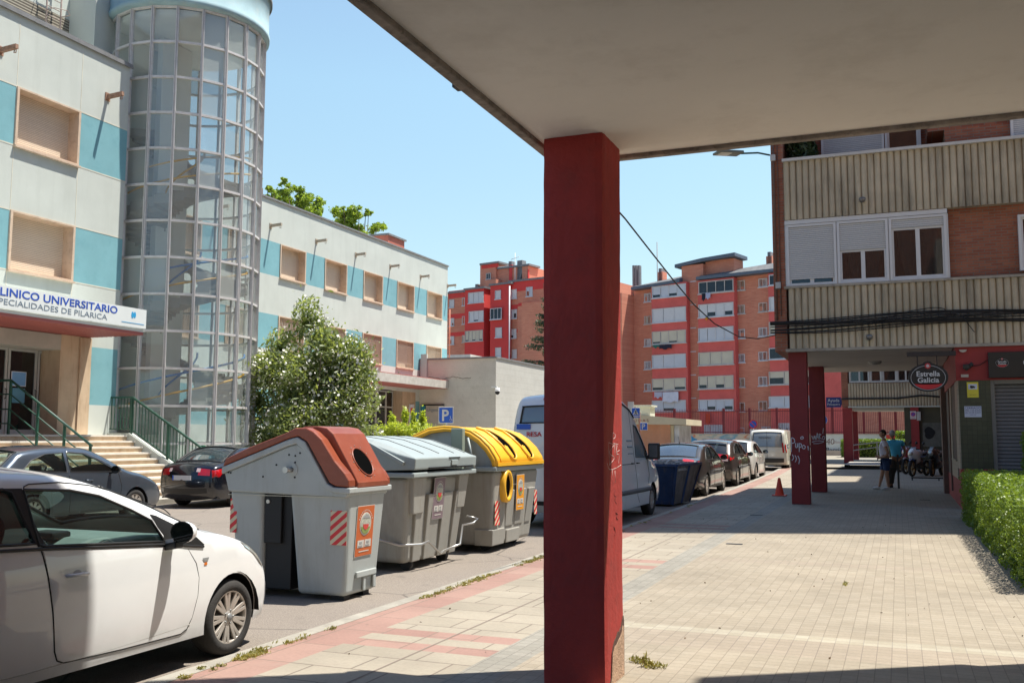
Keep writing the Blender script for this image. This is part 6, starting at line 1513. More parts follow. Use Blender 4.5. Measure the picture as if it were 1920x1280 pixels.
for (a, b, x), (c_, d_, x2) in zip(((.17, .24, -5.66), (.18, .25, -5.58), (.165, .235, -5.545), (.125, .19, -5.545)), ((.18, .25, -5.58), (.165, .235, -5.545), (.125, .19, -5.545), (.105, .17, -5.60))): mb.grid([el(a, b, x), el(c_, d_, x2)], 0, True, True)
mo = mb.build('mouth', YEL, w3, merge=.0003)
mb = MB(); mb.add(el(.12, .185, -5.575), [tuple(range(32))]); mb.build('opening', HOLE, mo)
hazard(w3, 'x', 13.44, 13.62, .30, .66, -5.64); hazard(w3, 'x', 15.12, 15.24, .35, .75, -5.64)
sticker(w3, 14.20, 14.52, .48, 1.02, -5.585, -5.60, (.72, .30, .02), disc_c=((.36, .33, .28), (.35, .08, .09), (.30, .25, .22)))
mb = MB(); mb.box(-6.24, -6.05, 13.16, 13.26, 1.10, 1.74); mb.build('lift_post', mat('green_grey_plastic', (.25, .30, .24), .5), w3, bevel=.012)
mb = MB(); mb.tube([(-5.90, 13.28, 1.15), (-6.02, 13.29, 1.60)], .018, 8); mb.build('lid_strut', GPL, w3)
mb = MB()
for y in (13.7, 14.8):
    for x in (-5.9, -6.8): mb = MB(); mb.cyl((x, y - .04, G0 + .07), (x, y + .04, G0 + .07), .07, n=16); mb.build('castor', BKP, w3)
# --- rubble skip
sk = thing('rubble_skip', 'battered dark blue skip of rubble between the white van and a dark saloon', 'skip', (-5.6, 24.4, -.04)); g_ = gz(24) - .12
SKB = mat('skip_blue', (.018, .045, .12), .55, .25, 3, .3, 20, dirt=(.10, .09, .08), dirt_amt=.8, streak=True)
SKW = mat('skip_worn', (.13, .12, .11), .6, .5, 3.5, .4, 20, dirt=(.30, .27, .23), dirt_amt=.7, streak=True)
b4 = [(-6.15, 23.4), (-5.15, 23.4), (-5.05, 24.9), (-6.05, 24.9)]; t4 = [(-6.5, 23.1), (-4.98, 23.1), (-4.86, 25.6), (-6.4, 25.6)]; zt = .96
mb = MB(); v = [(x, y, g_ + .05) for x, y in b4] + [(x, y, zt) for x, y in t4] + [(x * .985 - .1, y * .998 + .05, zt - .0) for x, y in t4]
mb.add(v[:8], [(3, 2, 1, 0), (0, 1, 5, 4), (2, 3, 7, 6), (3, 0, 4, 7)], 0); mb.add(v[:8], [(1, 2, 6, 5)], 1)
so_ = mb.build('hopper', [SKB, SKW], sk, fix=False)
mb = MB()
for i in range(4): mb.bar((*t4[i], zt), (*t4[(i + 1) % 4], zt), .07, .06)
for q in (.0, .5, 1.): a = Vector((*b4[1], g_ + .05)).lerp(Vector((*b4[2], g_ + .05)), q); b = Vector((*t4[1], zt)).lerp(Vector((*t4[2], zt)), q); mb.bar(a, b, .05, .05)
mb.build('rim', SKB, sk)
text('102', .22, (-5.98, 23.24, .52), (1, 0, 0), mat('stencil_grey', (.22, .24, .28)), sk, up=(0, -.29, .96))
rb_ = MB(); rs = random.Random(4)
for i in range(150):
    u, v_ = rs.random(), rs.random(); x = -6.4 + 1.4 * u; y = 23.2 + 2.3 * v_; s_ = rs.uniform(.03, .10); z = zt - .05 + .09 * math.sin(u * PI) * math.sin(v_ * PI) + rs.uniform(-.02, .03)
    d = Vector((rs.gauss(0, 1), rs.gauss(0, 1), rs.gauss(0, .5))).normalized() * s_; rb_.bar(Vector((x, y, z)) - d, Vector((x, y, z)) + d, s_ * 1.2, s_ * .8)
rbo = rb_.build('rubble', mat('rubble', (.38, .35, .32), .95, .4, 8), None); tag(rbo, 'grey rubble and scraps heaped in the blue skip', 'rubble', kind='stuff')
mb = MB(); mb.box(-6.4, -4.95, 23.2, 25.5, zt - .14, zt - .08); o = mb.build('fill', mat('rubble', (.38, .35, .32)), sk)
# --- traffic cone
cn = thing('traffic_cone', 'orange red traffic cone standing in the sun left of the second pillar', 'cone', (-3.01, 26.77, gz(26.8))); CO = mat('cone_orange', (.75, .07, .03), .5, .08, 6)
gc = gz(26.77)
mb = MB(); mb.lathe([(.125, .03), (.115, .05), (.035, .46), (.028, .475), (0, .475)], (-3.01, 26.77, gc), n=20); mb.build('cone', CO, cn); mb = MB(); mb.box(-3.19, -2.83, 26.59, 26.95, gc + .003, gc + .03); mb.build('base', CO, cn, bevel=.01)
# --- low black rail, far grey handrail, slab
lr = thing('low_rail', 'low black bar rail crossing the arcade by the two men', 'rail', (-1, 31, gz(31))); gl = gz(31.2)
A_, B_ = Vector((-2.11, 31.0, 0)), Vector((-.06, 31.75, 0))
mb = MB(); mb.bar((A_.x, A_.y, gl + .60), (B_.x + .0, B_.y, gl + .60), .06, .06); mb.build('bar', BLK, lr)
for q in (A_, B_): mb = MB(); mb.box(q.x - .03, q.x + .03, q.y - .03, q.y + .03, gl - .02, gl + .57 + (.45 if q is B_ else 0)); mb.build('post', BLK, lr)
lr = thing('low_rail', 'low black bar rail continuing behind the men towards the motorbikes', 'rail', (.3, 36, gz(36))); gl = gz(36)
mb = MB(); mb.bar((.35, 37.4, gl + .1), (1.6, 37.4, gl + .1), .05, .04); mb.build('bar', BLK, lr)
for x in (.38, 1.25): mb = MB(); mb.box(x - .02, x + .02, 37.38, 37.42, gl - .02, gl + .08); mb.build('post', BLK, lr)
hr = thing('far_handrail', 'grey two bar handrail in front of the hedge beyond the arcade', 'railing', (-1.5, 56, gz(56)))
GST = mat('grey_steel', (.28, .28, .27), .5, metal=.3)
q = [at_Y(x, y, 55.5) for x, y in ((1600, 834), (1645, 829), (1680, 827))]; q2_ = [at_Y(x, y, 55.5) for x, y in ((1600, 844), (1645, 838), (1680, 835))]
mb = MB(); mb.tube(q, .03, 6); mb.tube(q2_, .03, 6); mb.build('rail', GST, hr)
mb = MB(); x = at_Y(1645, 850, 55.5).x; mb.box(x - .03, x + .03, 55.47, 55.53, gz(55), q[1].z + .05); mb.build('post', GST, hr)
x = at_Y(1590, 850, 55.5).x
structure(strip('raised_slab', -2.45, .6, 48.5, 54, .18, mat('concrete_paving', (.40, .37, .32)), .2))
# ================================================================== VEHICLES
def carpaint(name, col, metal=.0, rough=.32, coat=1.):
    m, nt, b = new_mat(name); v = coords(nt)
    c = ramp(nt, noise(nt, v, 1.3, 4), [(.3, mul(col, .93)), (.7, mul(col, 1.04))])
    sx = nt.nodes.new('ShaderNodeSeparateXYZ'); lk(nt, v, sx.inputs[0])
    d = ramp(nt, sx.outputs[2], [(.1, (.55,) * 3), (.5, (0,) * 3)])
    n2 = noise(nt, v, 9, 5, .7)
    mm = nt.nodes.new('ShaderNodeMath'); mm.operation = 'MULTIPLY'; lk(nt, d, mm.inputs[0]); lk(nt, n2, mm.inputs[1])
    c = mixc(nt, mm.outputs[0], c, (.22, .19, .15))
    lk(nt, c, b.inputs['Base Color']); b.inputs['Metallic'].default_value = metal; b.inputs['Roughness'].default_value = rough
    b.inputs['Coat Weight'].default_value = coat; b.inputs['Coat Roughness'].default_value = .02
    return m
TYRE = mat('tyre_rubber', (.030, .028, .026), .85, .2, 10, .4, 60); TRIM = mat('black_trim', (.012, .012, .012), .45); CGL = glassmat('car_glass', (.66, .78, .74), .03, .01, .90, (.03, .04, .04))
RGL = glassmat('sky_lit_rear_glass', (.35, .42, .45), .30, .02, .5, (.05, .07, .08))
DGLS = glassmat('dark_car_glass', (.12, .14, .14), .06, .01, .6, (.008, .009, .01)); INTR = mat('car_interior', (.035, .035, .035), .8, .2, 5); DASH = mat('dashboard_grey', (.24, .28, .27), .7, .12, 6, .3, 80)
CHR = mat('chrome', (.7, .7, .7), .15, 0, 1, metal=1); RIMM = mat('alloy_rim', (.50, .46, .41), .35, .08, 6, metal=.5); TLR = mat('tail_light_red', (.45, .008, .012), .15, .15, 10, coat=1); TLW = mat('tail_light_clear', (.55, .42, .42), .2, .1, 10, coat=1)
HLG = mat('headlight_clear', (.42, .43, .38), .12, .2, 6, metal=.4, coat=1); PLT = mat('plate_white', (.6, .6, .6), .5); AMB = mat('amber', (.6, .15, .01), .3)
def seglen(P):
    s = [0.]
    for a, b in zip(P, P[1:]): s.append(s[-1] + math.hypot(b[0] - a[0], b[1] - a[1]))
    return s
def spline(P, step):
    """resample a list of (y, z, crown, tag) with a Catmull-Rom curve"""
    out = []; n = len(P)
    for i in range(n - 1):
        p0, p1, p2, p3 = P[max(i - 1, 0)], P[i], P[i + 1], P[min(i + 2, n - 1)]
        L = math.hypot(p2[0] - p1[0], p2[1] - p1[1]); k = max(1, int(round(L / step)))
        for j in range(k):
            t = j / k; q = [.5 * (2 * p1[c] + (p2[c] - p0[c]) * t + (2 * p0[c] - 5 * p1[c] + 4 * p2[c] - p3[c]) * t * t + (3 * p1[c] - p0[c] - 3 * p2[c] + p3[c]) * t ** 3) for c in (0, 1, 2)]
            out.append((q[0], q[1], max(0, q[2]), p1[3]))
    out.append(P[-1]); return out
def inside(p, poly):
    c = False; j = len(poly) - 1
    for i in range(len(poly)):
        if (poly[i][1] > p[1]) != (poly[j][1] > p[1]) and p[0] < (poly[j][0] - poly[i][0]) * (p[1] - poly[i][1]) / (poly[j][1] - poly[i][1]) + poly[i][0]: c = not c
        j = i
    return c
def dist(p, P):
    best = 9
    for a, b in zip(P, P[1:]):
        dx, dy = b[0] - a[0], b[1] - a[1]; l = dx * dx + dy * dy
        t = 0 if l == 0 else max(0, min(1, ((p[0] - a[0]) * dx + (p[1] - a[1]) * dy) / l)); d = math.hypot(p[0] - a[0] - t * dx, p[1] - a[1] - t * dy)
        if d < best: best = d
    return best
class Car:
    def __init__(s, name, label, cat, loc, rz, prof, W, paint, wheels, belt, sill=.22, rr=.10, tk=.30, taper=.06, arch=.36, wr=.31, group='parked cars', step=.07, rimspokes=10, rimr=.72, grid=.11, bulge=.03, noparts=False, tyw=.20, rimm=None, archy=None):
        s.t = thing(name, label, cat, loc, rz, group); s.W = W; s.belt = belt; s.rr = rr; s.tk = tk; s.taper = taper; s.paint = paint; s.bulge = bulge; s.sill = sill
        s.top = spline(prof, step); s.T2 = [(p[0], p[1]) for p in s.top]; s.y0 = min(p[0] for p in s.top); s.y1 = max(p[0] for p in s.top); s.wh = wheels; s.arch = arch; s.wr = wr; s.grid = grid
        s.S = seglen(s.T2); s.spokes = rimspokes; s.rimr = rimr; s.tyw = tyw; s.rimm = rimm or RIMM; s.holes = []; s.glass = []
    def f(s, y, z, d=None):
        if d is None: d = dist((y, z), s.T2)
        L = (s.y1 - s.y0) / 2; yc = (s.y0 + s.y1) / 2; q = abs(y - yc) / L
        w_ = s.W - s.taper * q ** 4 * 2 - s.bulge * ((z - .55) / .4) ** 2 * (1 if z < s.belt else 0) - (s.bulge * ((s.belt - .55) / .4) ** 2 if z >= s.belt else 0)
        if z > s.belt: w_ -= s.tk * (z - s.belt)
        if d < s.rr: w_ -= s.rr * (1 - math.sqrt(max(0, 1 - (1 - d / s.rr) ** 2)))
        return w_
    def outline(s):
        n = len(s.T2); out = list(s.T2); yb, ye = s.T2[0][0], s.T2[-1][0]; bot = []
        # bottom from the front back to the rear, with the arches
        zs = s.sill; pts = []
        for yw in sorted(s.wh, reverse=True):
            a = s.arch; zc = s.wr; k0 = math.asin(max(-1, min(1, (zs - zc) / a)))
            pts.append([(yw + a * math.cos(q), zc + a * math.sin(q)) for q in [k0 + (PI - 2 * k0) * i / 18 for i in range(19)]])
        bot.append((ye - .02, zs))
        for arc_ in pts: bot.extend(arc_)
        bot.append((yb + .02, zs)); return out + bot
    def flat(s, poly, holes=()):
        """triangulate an outline in the side view, with grid points inside"""
        ring = [poly] + list(holes); V = []; E = []; F = []
        for r_ in ring:
            o = len(V); V.extend(r_); E.extend([(o + i, o + (i + 1) % len(r_)) for i in range(len(r_))])
        g = s.grid; y0 = min(p[0] for p in poly); y1 = max(p[0] for p in poly); z0 = min(p[1] for p in poly); z1 = max(p[1] for p in poly)
        ins = lambda p: inside(p, poly) and not any(inside(p, h) for h in holes)
        ex = []
        nn = s.top
        for i in range(1, len(nn) - 1):
            a, b = nn[i - 1], nn[i + 1]; tx, tz = b[0] - a[0], b[1] - a[1]; l = math.hypot(tx, tz) or 1; nx, nz = tz / l, -tx / l
            for d in (.06, .22, .5, .85): 
                q = (nn[i][0] + nx * s.rr * d, nn[i][1] + nz * s.rr * d)
                if ins(q) and dist(q, s.T2) > s.rr * d * .8: ex.append(q)
        y = y0 + g / 2
        while y < y1:
            z = z0 + g / 2
            while z < z1:
                q = (y + random.uniform(-.001, .001), z)
                if ins(q) and dist(q, s.T2) > s.rr * 1.1 and all(dist(q, r_ + [r_[0]]) > g * .35 for r_ in ring[1:]) : ex.append(q)
                z += g
            y += g
        V2 = [Vector(p) for p in V] + [Vector(p) for p in ex]
        r_ = delaunay_2d_cdt(V2, E, [], 0, 1e-5)
        vo, fo = r_[0], r_[2]; tri = []
        for t in fo:
            c = (sum(vo[i][0] for i in t) / len(t), sum(vo[i][1] for i in t) / len(t))
            if ins(c): tri.append(tuple(t))
        return [(p[0], p[1]) for p in vo], tri
    def sidemesh(s, mb, poly, holes=(), off=0., mi=0, both=True, smooth=True):
        V, T = s.flat(poly, holes); X = [s.f(y, z) + off for y, z in V]
        mb.add([(x, y, z) for x, (y, z) in zip(X, V)], T, mi, smooth)
        if both: mb.add([(-x, y, z) for x, (y, z) in zip(X, V)], [t[::-1] for t in T], mi, smooth)
    US = [0, .2, .4, .58, .72, .82, .90, .96, 1.]
    def normal(s, i):
        a, b = s.top[max(i - 1, 0)], s.top[min(i + 1, len(s.top) - 1)]; tx, tz = b[0] - a[0], b[1] - a[1]; l = math.hypot(tx, tz) or 1
        return -tz / l, tx / l
    def wp(s, i, u, off=0.):
        y, z, c, _ = s.top[i]; nx, nz = s.normal(i); x = s.f(y, z, 0.) ; k = c * (1 - u * u) + off
        return (u * x, y + nx * k, z + nz * k)
    def body(s):
        mb = MB(); s.sidemesh(mb, s.outline(), s.holes); us = [-u for u in s.US[:0:-1]] + s.US
        n = len(s.top); V = [s.wp(i, u) for i in range(n) for u in us]; F = []; m = len(us)
        gl = {'g': MB(), 'w': MB()}
        for i in range(n - 1):
            for j in range(m - 1):
                um = abs(us[j] + us[j + 1]) / 2; tg = s.top[i][3]
                if tg in ('g', 'w') and um < .93: continue
                F.append((i * m + j, i * m + j + 1, (i + 1) * m + j + 1, (i + 1) * m + j))
        mb.add(V, F, 0, True)
        b_ = mb.build('body', s.paint, s.t, local=True, merge=.002); s.b = b_
        em = b_.modifiers.new('edges', 'EDGE_SPLIT'); em.split_angle = R(50)
        for tg, nm in (('g', 'rear_window'), ('w', 'windscreen')):
            idx = [i for i in range(n - 1) if s.top[i][3] == tg]
            if not idx: continue
            i0, i1 = idx[0], idx[-1] + 1; uu = [u for u in us if abs(u) <= .961]
            g_ = MB(); g_.grid([[s.wp(i, u, -.012) for u in uu] for i in range(i0, i1 + 1)]); g_.build(nm, s.rearglass if tg == 'g' else CGL, s.t, local=True, fix=False)
            e_ = MB()
            for u in (-.93, .93): e_.tube([s.wp(i, u, .002) for i in range(i0, i1 + 1)], .014, 6)
            for i in (i0, i1): e_.tube([s.wp(i, u, .002) for u in uu], .014, 6)
            e_.build('window_seal', TRIM, s.t, local=True)
        # underside and wheel wells
        mb = MB(); mb.box(-s.W + .12, s.W - .12, s.y0 + .15, s.y1 - .15, s.sill + .005, s.sill + .04)
        for yw in s.wh:
            for sg in (1, -1):
                x0, x1 = sg * (s.W - .02 - s.tyw - .14), sg * (s.W - .035); k = 12; a_ = s.arch + .012
                mb.grid([[(x, yw + a_ * math.cos(PI * i / k), s.wr + a_ * math.sin(PI * i / k)) for i in range(k + 1)] for x in (x0, x1)], 0, True)
                mb.add([(x0, yw + a_ * math.cos(PI * i / k), s.wr + a_ * math.sin(PI * i / k)) for i in range(k + 1)] , [tuple(range(k + 1))], 0)
        mb.build('underbody', TRIM, s.t, local=True, fix=False)
        return b_
    rearglass = None
    def wheel(s, yw, sg, hero=False):
        x1 = s.W - .035; xi = x1 - s.tyw; R_ = s.wr; mb = MB(); n = 40 if hero else 24; rr = R_ * s.rimr
        pr = [(rr - .01, 0), (rr, .002), (R_ - .045, -.004), (R_ - .015, .014), (R_, .045), (R_, s.tyw - .045), (R_ - .015, s.tyw - .014), (R_ - .045, s.tyw + .002), (rr + .005, s.tyw), (rr - .012, s.tyw - .012)]
        mb.lathe(pr, (sg * xi, yw, R_), (sg, 0, 0), n); w_ = mb.build('wheel', TYRE, s.t, local=True)
        mb = MB(); xf = s.tyw
        mb.lathe([(rr - .012, .02), (rr - .008, xf - .012), (rr - .022, xf - .012), (rr - .03, xf - .04), (rr - .03, .05)], (sg * xi, yw, R_), (sg, 0, 0), n)
        mb.lathe([(0, xf - .018), (.035, xf - .018), (.06, xf - .03), (.075, xf - .06), (.075, .08)], (sg * xi, yw, R_), (sg, 0, 0), 20)
        k = s.spokes
        for i in range(k):
            qs = [2 * PI * i / k]
            if hero: qs = [2 * PI * (i + .5) / k - .115, 2 * PI * (i + .5) / k + .115]
            for q in qs:
                q2 = 2 * PI * (i + .5) / k + (q - 2 * PI * (i + .5) / k) * .8 if hero else q
                c0, s0 = math.cos(q), math.sin(q); c1, s1 = math.cos(q2), math.sin(q2)
                wd = .030 if hero else 2 * PI * rr / k * .45
                mb.bar((sg * (xi + xf - .035), yw + .05 * c1, R_ + .05 * s1), (sg * (xi + xf - .022), yw + (rr - .018) * c0, R_ + (rr - .018) * s0), wd, .02, up=(1, 0, 0))
        mb.build('rim', s.rimm, w_, local=True, bevel=.004 if hero else 0)
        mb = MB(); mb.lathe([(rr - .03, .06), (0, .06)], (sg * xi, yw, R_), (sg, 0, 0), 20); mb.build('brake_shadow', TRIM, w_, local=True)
        if hero:
            mb = MB(); mb.lathe([(.030, xf - .016), (.026, xf - .010), (0, xf - .009)], (sg * xi, yw, R_), (sg, 0, 0), 20)
            for i in range(5): q = 2 * PI * i / 5; mb.cyl((sg * (xi + xf - .03), yw + .052 * math.cos(q), R_ + .052 * math.sin(q)), (sg * (xi + xf - .015), yw + .052 * math.cos(q), R_ + .052 * math.sin(q)), .008, n=6)
            mb.build('hub_cap', STL, w_, local=True)
        return w_
    def sidewin(s, poly, m_, name='side_window', seal=.010):
        mb = MB(); s.sidemesh(mb, poly, (), -.012, 0, False); g_ = mb.build(name, m_, s.t, local=True, fix=False)
        mb = MB(); s.sidemesh(mb, poly, (), -.012, 0, False); o = mb.build(name, m_, s.t, local=True, fix=False)
        for v in o.data.vertices: v.co.x *= -1
        for sg, p_ in ((1, g_), (-1, o)):
            e_ = MB(); q = poly + [poly[0]]; pp = []
            for a, b in zip(q, q[1:]):
                k = max(1, int(math.hypot(b[0] - a[0], b[1] - a[1]) / .08)); pp += [(a[0] + (b[0] - a[0]) * i / k, a[1] + (b[1] - a[1]) * i / k) for i in range(k)]
            pp.append(q[-1]); e_.tube([(sg * (s.f(y, z) - .001), y, z) for y, z in pp], seal, 6, caps=False); e_.build('seal', TRIM, p_, local=True)
    def line(s, pts, r_=.0045, m_=None, name='door_gap', par=None, sides=(1, -1), off=.0005):
        pp = []
        for a, b in zip(pts, pts[1:]):
            k = max(1, int(math.hypot(b[0] - a[0], b[1] - a[1]) / .05)); pp += [(a[0] + (b[0] - a[0]) * i / k, a[1] + (b[1] - a[1]) * i / k) for i in range(k)]
        pp.append(pts[-1])
        for sg in sides:
            mb = MB(); mb.tube([(sg * (s.f(y, z) + off), y, z) for y, z in pp], r_, 6); mb.build(name, m_ or TRIM, par or s.b, local=True)
    def patch(s, poly, m_, name, off=.006, sides=(1, -1)):
        for sg in sides:
            mb = MB(); s.sidemesh(mb, poly, (), off, 0, False); o = mb.build(name, m_, s.t, local=True, fix=False)
            if sg < 0:
                for v in o.data.vertices: v.co.x *= -1
    def find(s, z, rear=True):
        r_ = range(len(s.top)) if rear else range(len(s.top) - 1, -1, -1)
        for i in r_:
            if s.top[i][1] >= z: return i
        return 0
    def wrap(s, z0, z1, u0, u1, m_, name, off=.008, rear=True, par=None):
        i0, i1 = s.find(z0, rear), s.find(z1, rear); st = 1 if i1 >= i0 else -1; k = 8
        mb = MB(); mb.grid([[s.wp(i, u0 + (u1 - u0) * j / k, off) for j in range(k + 1)] for i in range(i0, i1 + st, st)]); return mb.build(name, m_, par or s.t, local=True, fix=False)
    def interior(s, yf, zb, dash=True, seats=2):
        mb = MB(); 
        for sx in (-.36, .36):
            rows = [(yf, .0)] + ([(yf - .85, .0)] if seats > 1 else [])
            for yy, _ in rows:
                mb.box(sx - .24, sx + .24, yy - .05, yy + .45, .35, .50); mb.bar((sx, yy, .45), (sx, yy - .22, zb + .12), .46, .12, up=(0, 1, 0)); mb.bar((sx, yy - .22, zb + .13), (sx, yy - .24, zb + .30), .26, .09, up=(0, 1, 0))
        mb.build('seats', INTR, s.t, local=True, bevel=.03)
        mb = MB(); mb.box(-s.W + .1, s.W - .1, yf + .62, yf + 1.2, .4, zb - .04); mb.build('dashboard', DASH, s.t, local=True, bevel=.06)
    def mirror(s, y, z, m_, k=1.):
        for sg in (1, -1):
            x = s.f(y, z); mb = MB(); mb.bar((sg * (x - .02), y, z - .02), (sg * (x + .08), y, z), .05, .03); c = Vector((sg * (x + .15 * k), y - .02, z + .06 * k))
            rows = []
            for t in (0, .25, .6, .9, 1):
                r_ = math.sqrt(max(0, 1 - (t) ** 2.2)) * .98 + .02; rows.append([(c.x + .105 * k * r_ * math.cos(q), c.y + .11 * k * t, c.z + .08 * k * r_ * math.sin(q)) for q in [2 * PI * j / 14 for j in range(14)]])
            mb.grid(rows, 0, True, True); mm = mb.build('wing_mirror', m_, s.t, local=True)
            mb = MB(); mb.add([(c.x + .095 * k * math.cos(2 * PI * j / 14), c.y - .003, c.z + .07 * k * math.sin(2 * PI * j / 14)) for j in range(14)], [tuple(range(14))]); mb.add([(c.x + .105 * k * math.cos(2 * PI * j / 14), c.y, c.z + .08 * k * math.sin(2 * PI * j / 14)) for j in range(14)], [tuple(range(14))], 1); mb.build('mirror_glass', [mat('mirror_glass', (.25, .28, .3), .05, 0, 1, metal=1), TRIM], mm, local=True, fix=False)
    def handle(s, y, z, m_=None):
        for sg in (1, -1):
            mb = MB(); x = s.f(y, z); mb.tube([(sg * (x - .005), y - .085, z), (sg * (x + .028), y - .07, z), (sg * (x + .03), y + .06, z - .002), (sg * (x - .004), y + .085, z - .004)], .013, 8); mb.build('door_handle', m_ or s.paint, s.t, local=True)
    def plate(s, z, rear=True, yoff=0.):
        i = s.find(z, rear); p = s.wp(i, 0, .012); d = -1 if rear else 1
        mb = MB(); mb.box(-.26, .26, p[1] + d * .0, p[1] + d * .012, z - .055, z + .055); o = mb.build('number_plate', PLT, s.t, local=True); mb = MB(); mb.box(-.26, -.225, p[1] + d * .0121, p[1] + d * .0135, z - .054, z + .054); mb.build('plate_band', BLS, o, local=True)
    def wheels(s, hero=()):
        for i, yw in enumerate(s.wh):
            for sg in (1, -1): s.wheel(yw, sg, (i, sg) in hero)
RD = -.12
# ---------------------------------------------------------------- white three door hatchback, nearest the camera
XS = -4.95; YR = 2.98
def L(px_, py_, X_=XS): q = at_X(px_, py_, X_); return (q.y - YR, q.z - RD)
nose = [L(395, 975), L(447, 1008), L(474, 1032), L(489, 1056), L(493, 1085), L(492, 1115), L(486, 1150)]
prof = [(.16, .22, .10, ''), (.06, .36, .12, ''), (.03, .55, .12, ''), (.05, .82, .10, ''), (.12, 1.0, .08, 'g'), (.32, 1.30, .07, 'g'), (.45, 1.41, .05, ''), (.85, 1.475, .05, ''), (1.35, 1.495, .05, ''), (1.75, 1.475, .05, ''), (2.05, 1.43, .06, ''), (2.30, 1.355, .07, 'w'), (2.62, 1.235, .09, 'w'), (2.95, 1.09, .10, 'w'), (3.20, .99, .09, ''),
        (3.44, .945, .07, ''), (3.66, .885, .08, ''), (3.84, .81, .10, ''), (3.975, .71, .13, ''), (4.06, .59, .15, ''), (4.09, .46, .16, ''), (4.09, .34, .16, ''), (4.06, .21, .14, '')]
WP = carpaint('white_car_paint', (.76, .77, .76), 0, .35, .9)
ca = Car('parked_hatchback', 'white three door hatchback parked nearest the camera, cut off by the left edge', 'car', (-5.815, YR, RD), 0, prof, .865, WP, (.96, 3.495), 1.0, .22, .085, .36, .06, .345, .295, 'cars parked along the right kerb', .05, 9, .735, .08, .025)
ca.rearglass = DGLS
wina = [(1.42, 1.36), (1.75, 1.335), (2.02, 1.265), (2.28, 1.16), (2.52, 1.045), (2.66, .955), (1.60, .965), (1.50, .972)]
winq = [(2.74, .955), (2.63, 1.005), (2.80, .935), (2.98, .885), (3.0, .865), (2.92, .860), (2.74, .875)]
wina = [(1.57, 1.385), (1.93, 1.365), (2.17, 1.315), (2.43, 1.205), (2.60, 1.12), (2.68, .985), (2.69, .965), (1.65, 1.035), (1.60, 1.045)]
winr = [(.45, 1.11), (.70, 1.27), (1.0, 1.37), (1.42, 1.395), (1.48, 1.37), (1.53, 1.20), (1.58, 1.055), (1.1, 1.08), (.62, 1.09)]
ca.holes = [wina, winr]
ca.body()
ca.sidewin(wina, CGL); ca.sidewin(winr, DGLS)
ca.patch([(2.62, 1.13), (2.60, 1.165), (2.66, 1.15), (2.81, 1.08), (3.04, .965), (3.13, .90), (3.10, .885), (2.71, .935)], TRIM, 'mirror_triangle', .004)
ca.patch([(1.43, 1.40), (1.56, 1.395), (1.58, 1.25), (1.64, 1.04), (1.59, 1.035), (1.52, 1.18), (1.47, 1.37)], TRIM, 'door_pillar', .003)
ca.line([(.5, 1.065), (1.2, 1.045), (1.64, 1.02), (2.70, .94), (3.12, .885)], .011, TRIM, 'waist_seal')
ca.line([(1.61, 1.01), (1.65, .85), (1.69, .62), (1.72, .38), (1.745, .32), (1.80, .295), (2.3, .28), (2.88, .275), (2.95, .30)], .0045)
ca.line([(2.95, .30), (3.0, .38), (3.05, .53), (3.06, .66), (3.03, .77), (2.94, .885)], .003)
ca.line([(1.56, 1.36), (1.58, 1.405), (1.62, 1.418), (1.86, 1.42), (2.12, 1.39), (2.38, 1.33), (2.65, 1.235), (2.79, 1.185), (2.86, 1.14)], .0045)
ca.line([(.9, .30), (1.5, .29), (2.2, .30), (2.98, .33)], .004, mat('soft_crease', (.45, .44, .40)))
ca.patch([(1.625, 1.005), (1.655, .85), (1.695, .62), (1.725, .38), (1.75, .325), (1.80, .30), (2.3, .286), (2.88, .281), (2.94, .305), (2.995, .38), (3.045, .53), (3.055, .66), (3.02, .77), (2.94, .88), (2.70, .925)], WP, 'door', .004)
ca.handle(1.88, .835)
mb = MB(); x = ca.f(1.88, .825); mb.lathe([(.055, 0), (.05, .003), (0, .004)], (x - .001, 1.88, .812), (1, 0, 0), 18); mb.build('handle_recess', mat('recess_shadow_grey', (.50, .50, .49), .4), ca.t, local=True)
# mirror: white shell, dark glass towards the rear
ca.mirror(2.72, .975, WP, 1.0)
mb = MB(); mb.bar((ca.f(2.72, .93) - .02, 2.73, .92), (ca.f(2.72, .93) + .11, 2.72, .945), .09, .05); mb.build('mirror_foot', TRIM, ca.t, local=True, bevel=.012)
# headlight, badge, reflector
ca.patch([(3.64, .87), (3.76, .84), (3.88, .765), (3.975, .66), (3.965, .63), (3.90, .68), (3.80, .76), (3.68, .825)], HLG, 'headlight', .006)
ca.patch([(4.03, .50), (4.065, .50), (4.07, .36), (4.05, .31), (4.025, .32), (4.035, .40)], CHR, 'bumper_trim', .006)
ca.patch([(3.12, .765), (3.155, .765), (3.155, .745), (3.12, .745)], AMB, 'side_badge', .004); ca.patch([(3.10, .80), (3.18, .80), (3.165, .775), (3.115, .775)], STL, 'side_repeater', .004)
ca.wheels(hero={(1, 1)})
